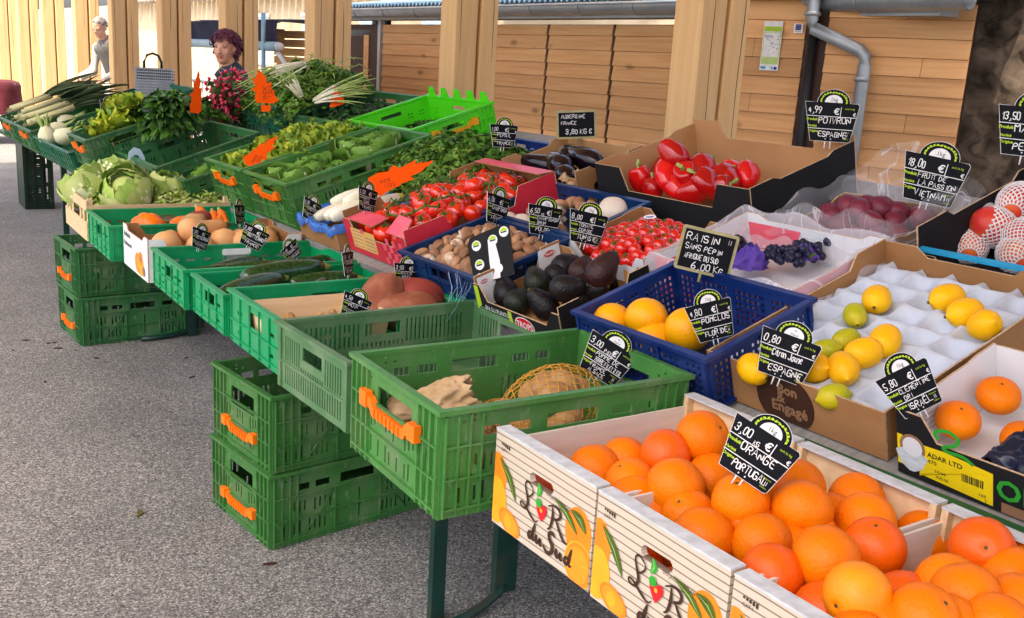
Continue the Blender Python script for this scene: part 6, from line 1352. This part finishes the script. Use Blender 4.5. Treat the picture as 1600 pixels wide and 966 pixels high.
# basket stack
bs = []
for i in range(9):
    z = i*.021; b0 = F_(243, 158, .10); X = MX.Translation((b0.x, b0.y, b0.z-.05+z)) @ MX.Rotation(R(-18), 4, 'Z') @ MX.Scale(.62, 4)
    o = thing('shopping_basket', 'grey plastic shopping basket nested in the stack' if i < 8 else 'topmost shopping basket with black handles raised', 'basket', X, 'stack of shopping baskets'); q = MB(); L, W, H = .42, .30, .20
    def bf(u, v, L=L, W=W, H=H):
        s = 4*u; k = int(s) % 4; g = s-int(s); sc_ = .84+.16*v; hx, hy = L/2*sc_, W/2*sc_; P = [(-hx, hy-2*hy*g), (-hx+2*hx*g, -hy), (hx, -hy+2*hy*g), (hx-2*hx*g, hy)][k]; return (P[0], P[1], H*v)
    q.grid(bf, 48, 4, 0, None, False); q.bx(-L*.42, L*.42, -W*.42, W*.42, -.002, .002)
    for (x0, x1, y0, y1) in ((-L/2-.014, -L/2+.003, -W/2-.014, W/2+.014), (L/2-.003, L/2+.014, -W/2-.014, W/2+.014), (-L/2, L/2, -W/2-.014, -W/2+.003), (-L/2, L/2, W/2-.003, W/2+.014)): q.bx(x0, x1, y0, y1, H-.014, H+(0 if abs(x0+x1) > .1 else -.001))
    for k in range(18 if i == 8 else 0): q.bx(-L/2+.02+k*.022, -L/2+.026+k*.022, -W/2-.008, -W/2+.001, .07, H-.015, 1)
    q.obj('body', ['grey_pl', 'darkmetal'], o)
    if i == 8:
        for s in (-1, 1):
            q = MB(); q.tube([(-.12+s*.0, s*.03, H), (-.12, s*.03, H+.07), (-.085, s*.04, H+.15), (-.02, s*.045, H+.175), (.045, s*.04, H+.15), (.08, s*.03, H+.07), (.08, s*.03, H)], .013, 8); q.obj('handle', ['black_pl'], o)
# ------------------------------------------------------------ price signs
def face(P, roll, yaw, zf=.55):
    n = (CO-P); n.normalize(); n.z *= zf; n.normalize(); n = MX.Rotation(R(yaw), 3, 'Z') @ n
    x = V((0, 0, 1)).cross(n).normalized(); y = n.cross(x)
    c, s = math.cos(R(-roll)), math.sin(R(-roll)); x2 = x*c+y*s; y2 = -x*s+y*c
    m = MX((x2, y2, n)).transposed().to_4x4(); m.translation = P; return m
def sign(P, W, roll, yaw, price, prod, orig, unit, label, euro=True, arch=True, zf=.55, cut=None, small='', hx=1., seed=0):
    """black slate price sign: trapezoid with a leafy arch; local origin at the middle of the bottom edge"""
    t = thing('price_sign', label, 'price sign', face(P, roll, yaw, zf) @ MX.Diagonal((W*hx, W, W, 1)), 'black price signs')
    q = MB(); BH_ = .73
    def ol(g):
        A = [(-.33-g, -g), (.36+g, -g), (.40+g, .02), (.50+g, BH_-.04), (.47+g, BH_+g)]
        if arch: A += [(.02+(.30+g)*math.cos(R(a)), BH_+(.25+g)*math.sin(R(a))) for a in range(0, 181, 12)]
        A += [(-.50-g, BH_+g)]; return A
    q.prism(ol(0), .016, 0, None, 0, 1); q.prism(ol(.006), .010, 1, MX.Translation((0, 0, -.003)))
    for s in (-.05, .05): q.tube([(s, .045, .0), (s, .045, .006)], .012, 8, 1); q.tube([(s, .05, -.017), (s, -.14, -.017)], .012, 6, 1)
    q.obj('board', ['slate', 'white'], t)
    q = MB(); Z = .006
    def bar(x0, x1, y, th=.012, m=0): q.flat([(x0, y-th/2), (x1, y-th/2), (x1, y+th/2), (x0, y+th/2)], m, None, Z)
    bar(-.455, .46, .47); bar(-.40, .43, .235); q.flat([(.165, .475), (.178, .475), (.18, .66), (.168, .66)], 0, None, Z)
    if arch:
        q.flat(disc(.165, 20, .02, BH_+.005, 0, 180, .145), 2, None, Z)
        for a in range(4, 178, 13):
            r = .243+.010*math.sin(a*.9); x, y = .02+r*math.cos(R(a)), BH_+r*.82*math.sin(R(a)); d = R(a+90+(40 if (a//13) % 2 else -30)); l = .05; w_ = .019
            q.flat([(x-l*.5*math.cos(d), y-l*.5*math.sin(d)), (x+w_*math.sin(d), y-w_*math.cos(d)), (x+l*.6*math.cos(d), y+l*.6*math.sin(d)), (x-w_*math.sin(d), y+w_*math.cos(d))], 1, None, Z)
        stroke(q, [(.02+.235*math.cos(R(a)), BH_+.195*math.sin(R(a)), 1) for a in range(4, 178, 12)], .009, 1, None, Z-.001, 1)
        ul = unit.split('/')
        for i, l in enumerate(ul): text(q, l, .025, BH_+(.03 if len(ul) == 1 else .085-.07*i), .095 if len(ul) == 1 else .06, 3, None, Z+.003, 'c')
    text(q, 'Produit', -.44, .385, .068, 1, None, Z, bold=.003); text(q, 'Variété', -.40, .265, .055, 1, None, Z, bold=.002); text(q, 'Origine', -.385, .165, .06, 1, None, Z, bold=.002)
    text(q, 'soit le kg', .24, .615, .05, 1, None, Z); text(q, 'Catégorie', .235, .175, .035, 1, None, Z); text(q, 'Calibre', .27, .05, .035, 1, None, Z)
    if euro: text(q, '€', .045, .515, .16, 0, None, Z, bold=.004); text(q, '€', .40, .50, .085, 0, None, Z, bold=.002)
    chalk(q, price, -.42, .525, .115, 0, None, Z+.001, .125, seed, .66 if len(price) < 5 else .56)
    if small: chalk(q, small, -.10, .485, .06, 0, None, Z+.001, .16, seed+1)
    for i, l in enumerate(prod):
        n = len(prod); hh = .105 if n == 1 else .075; L_ = max(1, len(l)); sx = min(.95, .68/(L_*.9*hh)*1.0) if L_ else 1
        chalk(q, l, -.21+.03*i, .345-.11*i if n == 1 else .375-.115*i, hh, 0, None, Z+.001, .145, seed+2+i, min(.9, max(.42, 6*.62/(L_*5.2*hh)*.95)))
    for i, l in enumerate(orig):
        hh = .07 if len(orig) > 1 else .10; chalk(q, l, -.19, .075-.0*i+(.06-.10*i if len(orig) > 1 else .01), hh, 0, None, Z+.001, .15, seed+5+i, min(.9, max(.42, 6*.50/(len(l)*5.2*hh))))
    chalk(q, 'II', .30, .10, .05, 0, None, Z+.001, .2)
    q.obj('lettering', ['white', 'lime_ink', 'white', 'black'], t)
    return t
PM = lambda x, y, h: pp('main', x, y, h)
sign(pz(1156, 746, .85), 0.116, 24, -6, '3,00', ['ORANGE'], ['PORTUGAL'], '1kg', 'price sign reading 3,00 orange Portugal, leaning among the oranges', small='KG', seed=1)
sign(PM(1441, 642, .135), 0.115, -33, 16, '5,80', ['CLEMENTINE', 'ORI'], ['ISRAËL'], '1kg', 'price sign reading 5,80 clementine, tilted on the rim of the black box', hx=.84, seed=2)
sign(PM(1214, 590, .115), 0.123, 12, -6, '0,80', ['Citron Jaune'], ['ESPAGNE'], 'la/Pièce', 'price sign reading 0,80 citron jaune on the lemon box front', seed=3)
sign(PM(1118, 530, .125), 0.115, -17, 14, '4,80', ['POMELOS'], ['FLORIDE'], '1kg', 'price sign for pomelos half hidden behind a grapefruit', hx=.9, seed=4)
sign(pz(929, 588, .775), 0.123, 27, -4, '3,00', ['POMME DE', 'TERRE FILET 2 KG'], ['FRANCE', 'ALSACE'], 'la/Pièce', 'price sign reading pomme de terre filet, inside the large green crate', small='PIECE', seed=5)
sign(PM(1444, 316, .13), 0.168, 8, -4, '18,00', ['FRUIT DE', 'LA PASSION'], ['VIETNAM'], '1kg', 'price sign reading 18,00 fruit de la passion, in front of clear film', seed=6)
sign(PM(1293, 221, .19), 0.164, 0, 0, '4,99', ['POIVRON'], ['ESPAGNE'], '1kg', 'price sign reading 4,99 poivron above the black pepper box', seed=7)
sign(PM(1601, 244, .24), 0.168, 2, 0, '13,50', ['MANGUE'], ['PEROU'], '1kg', 'price sign reading 13,50 at the right edge of the photo', seed=8)
sign(PM(773, 349, .10), 0.127, 16, 48, '6,00', ['CHAMPIGNON'], ['FRANCE'], '1kg', 'price sign reading 6,00, turned aside in front of the tomatoes', seed=9, hx=.95)
sign(PM(846, 367, .10), 0.123, 9, 26, '6,50', ['CHAMPIGNON', 'BRUN'], ['POLOGNE'], '1kg', 'price sign reading 6,50 champignon brun between the two mushroom crates', small='KG', seed=10)
sign(PM(911, 380, .115), 0.125, 11, 22, '8,00', ['TOMATE', 'CERISE'], ['TUNISIE'], '1kg', 'price sign reading 8,00 tomate cerise beside the cherry tomatoes', seed=11)
sign(pz(635, 447, .765), 0.098, 6, 24, '3,50', ['PATATE', 'DOUCE'], ['EGYPTE'], '1kg', 'price sign reading 3,50 patate douce above the sweet potatoes', seed=12)
sign(pz(547, 497, .755), 0.089, 25, 20, '4,50', ['NOIX'], ['FRANCE'], '1kg', 'price sign for walnuts leaning against the wooden punnet', seed=13)
sign(pz(388, 385, .765), 0.102, 27, 0, '2,80', ['BUTTERNUT'], ['FRANCE'], '1kg', 'price sign reading 2,80 butternut on the squash', seed=14)
sign(pz(310, 388, .765), 0.094, 22, 45, '1,80', ['POTIMARRON'], ['FRANCE'], '1kg', 'small price sign turned away in front of the squash', seed=15)
sign(pz(375, 350, .76), 0.107, 8, 66, '1,60', ['CAROTTE'], ['FRANCE'], '1kg', 'price sign seen almost edge on behind the carrots', seed=16)
sign(PM(482, 343, .09), 0.102, 26, 46, '5,50', ['ENDIVE'], ['FRANCE'], '1kg', 'price sign at the far end of the chicory box', seed=17)
sign(PM(571, 330, .135), 0.111, 16, 50, '5,50', ['ENDIVE', 'TERRE'], ['FRANCE'], '1kg', 'price sign planted in the middle of the chicory', seed=18)
sign(pz(462, 404, .75), 0.082, -30, 40, '3,00', ['COURGETTE'], ['ESPAGNE'], '1kg', 'small price sign lying in the back corner of the courgette crate', seed=19)
sign(pz(545, 430, .745), 0.107, 6, 70, '2,50', ['CONCOMBRE'], ['ESPAGNE'], '1kg', 'price sign seen edge on at the back of the courgettes', seed=20)
sign(PM(785, 230, .17), 0.119, 2, 20, '1,00', ['PERSIL'], ['FRANCE'], '1kg', 'price sign standing in the heap of flat parsley', seed=21)
sign(px3('far', 168, 182, .24), 0.131, 8, 40, '2,50', ['POIREAU'], ['FRANCE'], '1kg', 'small dark price sign between the leeks and the teal crate', seed=22)
def slate(P, W, H, roll, yaw, lines, label, zf=.55):
    t = thing('chalkboard', label, 'chalkboard', face(P, roll, yaw, zf), 'framed chalkboards'); q = MB(); b_ = W*.055
    q.prism(rrect(-W/2, W/2, 0, H, W*.05), .006, 0); q.obj('frame', ['veneer_old'], t)
    q = MB(); q.prism([(-W/2+b_, b_), (W/2-b_, b_), (W/2-b_, H-b_), (-W/2+b_, H-b_)], .002, 0, MX.Translation((0, 0, .0026))); q.obj('slate', ['slate'], t)
    q = MB()
    for (s, x, y, h, sx) in lines: chalk(q, s, x*W, y*H, h*H, 0, None, .0034, .13, 3, sx)
    q.obj('lettering', ['white'], t)
    q = MB(); q.tube([(0, .03, -.008), (0, -.022, -.008)], .004, 6); q.obj('stick', ['veneer_old'], t)
M['veneer_old'] = mk('pale lime wood frame', (.40, .36, .18), (.32, .28, .13), 6, rough=.7, st=(3, 12, 12))
slate(PM(1095, 428, .145), .142, .112, 9, 4, [('RAISIN', -.40, .70, .16, .95), ('II', .32, .76, .10, .8), ('SANS PEPIN', -.38, .49, .12, .78), ('AFRIQUE DU SUD', -.36, .29, .11, .58), ('6,00 KG', -.20, .08, .14, .85)], 'wood framed chalkboard reading raisin sans pepin beside the grapes')
slate(PM(901, 217, .14), .160, .112, -5, 8, [('AUBERGINE', -.38, .72, .125, .86), ('FRANCE', -.38, .50, .115, .86), ('3,80 KG €', -.28, .18, .16, .80)], 'wood framed chalkboard reading aubergine France 3,80')
# flame shaped paper signs
def flame(P, W, H, roll, yaw, label, marks=True, seed=0, zf=.6, back=False, stub=False):
    t = thing('paper_flame', label, 'paper sign', face(P, roll, yaw, zf), 'fluorescent orange paper flames'); rn = random.Random(seed)
    FL = [(-.28, 0), (-.38, .16), (-.33, .33), (-.50, .40), (-.32, .50), (-.48, .77), (-.31, .72), (-.34, .84), (-.27, .82), (-.26, 1), (-.13, .95), (-.08, .86), (.04, .81), (.09, .61), (.24, .65), (.26, .44), (.36, .40), (.34, .32), (.50, .11), (.28, .02)]
    sg = -1 if seed % 2 == 0 else 1; ol = [(sg*(x+rn.uniform(-.02, .02))*W, (y+rn.uniform(-.015, .015))*H) for x, y in FL]
    if sg > 0: ol = ol[::-1]
    q = MB(); q.prism(ol, .0012, 0, None, 1, 0)
    if stub: q.prism([(-W*.12, -H*.25), (W*.2, -H*.22), (W*.22, -H*.05), (-W*.15, -H*.04)], .0012, 0)
    q.obj('card', ['fluo_back' if back else 'fluo', 'fluo_back'], t)
    if marks:
        q = MB(); chalk(q, 'MACHE', H*.16, -W*.06, W*.13, 0, MX.Rotation(R(90), 4, 'Z'), .001, .1, 0, .7); chalk(q, '1,50 €', H*.2, -W*.26, W*.13, 0, MX.Rotation(R(90), 4, 'Z'), .001, .1, 0, .7); q.obj('writing', ['brown_ink'], t)
    return t
flame(PM(414, 162, .34), .135, .165, 0, 10, 'upright orange paper flame in front of the herb heap', True, 1, stub=True)
flame(PM(388, 262, .20), .085, .19, 36, 5, 'orange paper flame leaning over the frilly lettuce', True, 2)
flame(PM(578, 290, .19), .095, .255, 72, 5, 'large orange paper flame lying towards the parsley', True, 3, .9)
flame(PM(530, 165, .20), .10, .10, -25, -10, 'small folded orange paper flame in the spinach crate', False, 4)
flame(px3('far', 303, 178, .30), .085, .23, 14, 30, 'tall narrow orange paper flame left of the radishes', False, 5)
t = thing('hang_tag', 'white plastic tag with a round hole standing behind the cauliflowers', 'tag', face(pz(218, 275, .80), -8, 15)); q = MB()
q.prism([(-.03, -.05), (.035, -.03), (.045, .09), (.03, .135), (0, .15), (-.03, .13), (-.045, .08)], .003, 0); q.flat(disc(.016, 14, .0, .095), 1); q.obj('tag_plate', ['pale_blue', 'green_dark'], t)
# loose netting hanging from the mushroom crate
q = MB(); rn = random.Random(6); P = PM(735, 440, .09)
for i in range(9):
    a = [rn.uniform(-.05, .05), rn.uniform(-.05, .05)]; pts = [P+V((a[0], a[1]+.03, .02)), P+V((a[0]*.6-.02, a[1]-.0, -.02)), P+V((a[0]*.4-.05+rn.uniform(-.02, .02), a[1]*.8-.01, -.06)), P+V((a[0]-.06, a[1]+rn.uniform(-.04, .04), -.10))]; q.tube(pts, .0007, 3)
tag(q.obj('loose_net', ['pblue']), 'loose tangle of pale blue netting hanging by the blue mushroom crate', 'netting')

# ------------------------------------------------------------ people
def remesh(mb, name, mats, vox, parent=None, X=None, smooth=4, assign=None):
    me = mb.mesh(name+'_raw', mats[:1]); o = bpy.data.objects.new('tmp', me); col.objects.link(o)
    mo = o.modifiers.new('r', 'REMESH'); mo.mode = 'VOXEL'; mo.voxel_size = vox
    ms = o.modifiers.new('s', 'SMOOTH'); ms.iterations = smooth; ms.factor = .5
    dg = bpy.context.evaluated_depsgraph_get(); m2 = bpy.data.meshes.new_from_object(o.evaluated_get(dg)); bpy.data.objects.remove(o)
    m2.name = name; m2.materials.clear()
    for k in mats: m2.materials.append(M[k])
    for p in m2.polygons:
        p.use_smooth = True; p.material_index = assign(p.center) if assign else 0
    return link(name, m2, parent, X)
def limb(q, pts, rs):
    P = [V(p) for p in pts]; q.tube(P, list(rs), 14, 0)
    for p, r in zip(P, rs): q.ell(p, (r, r, r), 0, 14, 8)
def bodyhead(q, c, face_dir=V((0, -1, 0)), s=1., turn=0., nod=0.):
    X = MX.Translation(c) @ MX.Rotation(turn, 4, 'Z') @ MX.Rotation(nod, 4, 'X') @ MX.Scale(s, 4)     # faces -y
    for cc, rr in (((0, .012, .035), (.074, .092, .085)), ((0, -.012, -.02), (.066, .074, .088)), ((0, -.035, -.072), (.046, .046, .042)), ((0, -.058, -.088), (.024, .020, .018)), ((.030, -.052, -.028), (.030, .026, .026)), ((-.030, -.052, -.028), (.030, .026, .026)), ((0, -.070, .022), (.055, .016, .014)), ((.076, .012, -.010), (.010, .018, .030)), ((-.076, .012, -.010), (.010, .018, .030)), ((0, -.073, -.055), (.024, .014, .007)), ((0, -.071, -.067), (.020, .014, .008))):
        q.ell(cc, rr, 0, 20, 14, X)
    q.tube([(0, -.078, .012), (0, -.094, -.018), (0, -.098, -.030), (0, -.082, -.036)], [.009, .012, .013, .008], 10, 0, True, X); q.ell((.011, -.086, -.031), (.008, .009, .007), 0, 10, 8, X); q.ell((-.011, -.086, -.031), (.008, .009, .007), 0, 10, 8, X)
    return X
def hand(q, wr, d, up_, s=1.):
    d = V(d).normalized(); s1 = d.cross(V(up_)).normalized(); n = s1.cross(d)
    q.ell(V(wr)+d*.05*s, (.040*s, .040*s, .024*s), 0, 12, 8); P = V(wr)
    for k, (o, l) in enumerate(((-.030, .070), (-.010, .080), (.010, .076), (.029, .060))):
        a = P+d*.075*s+s1*o*s; q.tube([a, a+d*l*.45*s-n*.006*s, a+d*l*.8*s-n*.022*s, a+d*l*s-n*.036*s], [.0095*s, .009*s, .008*s, .006*s], 8)
    a = P+d*.03*s-s1*.036*s; q.tube([a, a+d*.03*s-s1*.024*s-n*.008*s, a+d*.06*s-s1*.030*s-n*.016*s], [.012*s, .010*s, .007*s], 8)
# woman behind the stall
wp = CO+ray(358, 76)*7.4; gz = 0.
to = V((-wp.x, -wp.y, 0)).normalized(); lf_ = V((-rt.x, -rt.y, 0)).normalized()
def fdir(k): return (to*math.cos(R(k))+lf_*math.sin(R(k))).normalized()
def yawof(d): return math.atan2(d.x, -d.y)           # rotation about z that turns -y into d
HZ = wp.z-.005
WX = MX.Translation((wp.x+.02, wp.y+.02, 0)) @ MX.Rotation(yawof(fdir(62)), 4, 'Z')
wm = thing('person', 'woman with curly purple hair in a dark teal jacket, standing behind the radishes', 'person', WX)
q = MB(); hc = V((0, -.045, HZ)); HXw = bodyhead(q, hc, turn=yawof(fdir(24))-yawof(fdir(62)), nod=R(-3))
limb(q, [(0, -.035, HZ-.05), (0, -.01, HZ-.13), (0, .01, HZ-.19)], [.050, .052, .066])
sh = HZ-.235; hp = HZ*.55
limb(q, [(0, .01, sh), (0, .0, sh-.16), (0, .01, hp+.12), (0, .01, hp)], [.105, .125, .120, .130]); limb(q, [(-.15, .01, sh+.005), (.15, .01, sh+.005)], [.055, .055])
for s in (-1, 1):
    limb(q, [(s*.08, .01, hp), (s*.085, -.01, hp*.52), (s*.085, .015, .09)], [.085, .058, .040]); limb(q, [(s*.085, .02, .045), (s*.095, -.12, .030)], [.042, .032])
    el = (s*.215, -.03, sh-.27); wr = (s*.16, -.25, sh-.33); limb(q, [(s*.165, .01, sh), el, wr], [.050, .041, .028]); hand(q, wr, (-.25*s, -1, -.25), (0, 0, 1), .95)
inv = HXw.inverted()
def wasg(c):
    p = inv @ c; return 1 if abs(p.x) < .026 and -.078 < p.z < -.048 and p.y < -.066 else 0
remesh(q, 'body', ['skin', 'lip'], .0062, wm, None, 3, wasg)
q = MB()
limb(q, [(0, .012, sh+.02), (0, .0, sh-.16), (0, .01, hp+.12), (0, .01, hp-.04)], [.118, .150, .142, .155]); limb(q, [(-.16, .01, sh+.01), (.16, .01, sh+.01)], [.070, .070]); limb(q, [(0, .018, sh+.03), (0, .012, sh+.075)], [.086, .080])
for s in (-1, 1): limb(q, [(s*.172, .01, sh-.005), (s*.22, -.03, sh-.27), (s*.165, -.23, sh-.325)], [.070, .058, .046])
limb(q, [(-.05, -.065, sh+.075), (-.02, -.105, sh+.045)], [.02, .018]); limb(q, [(.05, -.065, sh+.075), (.02, -.105, sh+.045)], [.02, .018])
remesh(q, 'jacket', ['jacket'], .011, wm, None, 3)
q = MB()
for s in (-1, 1): limb(q, [(s*.078, .01, hp-.02), (s*.086, -.008, hp*.52), (s*.085, .015, .10)], [.108, .078, .066])
remesh(q, 'trousers', ['trouser'], .013, wm, None, 3)
for s in (-1, 1):
    q = MB(); q.ell((s*.095, -.05, .04), (.048, .125, .040), 0); q.obj('shoe', ['black'], wm)
    q = MB(); q.ell((0, 0, 0), (.0125, .009, .0075), 0, 14, 10); q.ell((0, -.0060, 0), (.0055, .0042, .0055), 1, 10, 8); q.obj('eye', ['eye', 'iris'], wm, HXw @ MX.Translation((s*.030, -.070, .004)))
    q = MB(); q.tube([(s*.016, -.083, .018), (s*.032, -.081, .0235), (s*.047, -.070, .018)], [.002, .0032, .0015], 6); q.tube([(s*.017, -.078, .0075), (s*.030, -.0795, .0135), (s*.044, -.070, .007)], [.001, .0022, .001], 5); q.obj('eyebrow', ['hair'], wm, HXw)
q = MB(); rn = random.Random(9)
q.ell((0, .030, .052), (.084, .094, .084), 0, 20, 14); 
for i in range(620):
    d = V((rn.gauss(0, 1), rn.gauss(0, 1)+.35, rn.gauss(0, 1)+.45)).normalized(); p = V((0, .022, .035))+V((d.x*.098, d.y*.112, d.z*.106))
    if d.y < -.25 and p.z < .062: continue
    if p.z < -.03 and (p.y < .02): continue
    if p.z < -.075: continue
    tgt = d.orthogonal().normalized(); bt = d.cross(tgt); r0 = rn.uniform(.007, .018); ph = rn.uniform(0, 6.28); ou = rn.uniform(0, .03)
    q.tube([p+d*(ou*k/9)+tgt*r0*math.cos(ph+k*.85)+bt*r0*math.sin(ph+k*.85)*.8+V((0, 0, -.0024*k)) for k in range(10)], [.0046]*8+[.0035, .0012], 5)
q.obj('hair', ['hair'], wm, HXw)
# man bending over in the sun at the far end
mp = CO+ray(155, 44)*12.3
MXm = MX.Translation((mp.x, mp.y, 0)) @ MX.Rotation(R(-60), 4, 'Z')
mn = thing('person', 'man in grey vest and pale sleeves bending beyond the leeks, partly behind a post', 'person', MXm)
q = MB(); hc = V((0, 0, mp.z)); HXm = bodyhead(q, hc, s=1.0, turn=R(15), nod=R(24))
limb(q, [(0, .03, mp.z-.06), (0, .08, mp.z-.15), (0, .13, mp.z-.20)], [.052, .056, .075]); S_ = V((0, .14, mp.z-.25)); Hh = V((0, .40, .92))
limb(q, [S_, S_*.5+Hh*.5, Hh], [.13, .14, .14]); limb(q, [S_+V((-.17, 0, .0)), S_+V((.17, 0, 0))], [.065, .065])
for s in (-1, 1):
    limb(q, [Hh+V((s*.09, 0, 0)), (s*.10, .36, .48), (s*.10, .42, .09)], [.09, .062, .044]); limb(q, [(s*.10, .43, .05), (s*.11, .28, .035)], [.045, .035])
    sh_ = S_+V((s*.18, 0, 0)); el = sh_+V((s*.05, -.06, -.28)); wr = el+V((-s*.03, -.22, -.08)); limb(q, [sh_, el, wr], [.055, .044, .031]); hand(q, wr, (0, -1, -.5), (0, 0, 1))
remesh(q, 'body', ['skin'], .0085, mn, None, 3)
q = MB(); limb(q, [S_+V((0, 0, .03)), S_*.5+Hh*.5, Hh+V((0, 0, -.03))], [.15, .165, .165]); limb(q, [S_+V((-.16, 0, .0)), S_+V((.16, 0, 0))], [.085, .085]); remesh(q, 'vest', ['jacket2'], .014, mn)
q = MB()
for s in (-1, 1): sh_ = S_+V((s*.185, 0, 0)); el = sh_+V((s*.05, -.06, -.28)); wr = el+V((-s*.03, -.20, -.073)); limb(q, [sh_, el, wr], [.080, .064, .050])
limb(q, [(0, .09, mp.z-.15), (0, .13, mp.z-.20)], [.075, .09])
remesh(q, 'shirt', ['shirt'], .014, mn)
q = MB()
for s in (-1, 1): limb(q, [Hh+V((s*.085, 0, -.02)), (s*.10, .36, .48), (s*.10, .42, .10)], [.12, .085, .07])
remesh(q, 'trousers', ['trouser'], .014, mn)
for s in (-1, 1):
    q = MB(); q.ell((s*.11, .36, .042), (.05, .13, .042)); q.obj('shoe', ['black'], mn)
    q = MB(); q.ell((0, 0, 0), (.012, .009, .008), 0, 10, 8); q.ell((0, -.006, 0), (.0055, .0042, .0055), 1, 8, 6); q.obj('eye', ['eye', 'iris'], mn, HXm @ MX.Translation((s*.030, -.070, .004)))
q = MB(); rn = random.Random(3); q.ell((0, .022, .05), (.078, .092, .080), 0, 18, 12)
for i in range(260):
    d = V((rn.gauss(0, 1), rn.gauss(0, 1)+.5, rn.gauss(0, 1)+.5)).normalized(); p = V((0, .02, .038))+V((d.x*.080, d.y*.096, d.z*.088))
    if d.y < -.3 and p.z < .07 or p.z < -.03: continue
    q.tube([p, p+d*.008+V((0, .008, -.006)), p+d*.008+V((0, .014, -.016))], [.006, .005, .002], 5)
q.obj('hair', ['hair_sunpale'], mn, HXm)
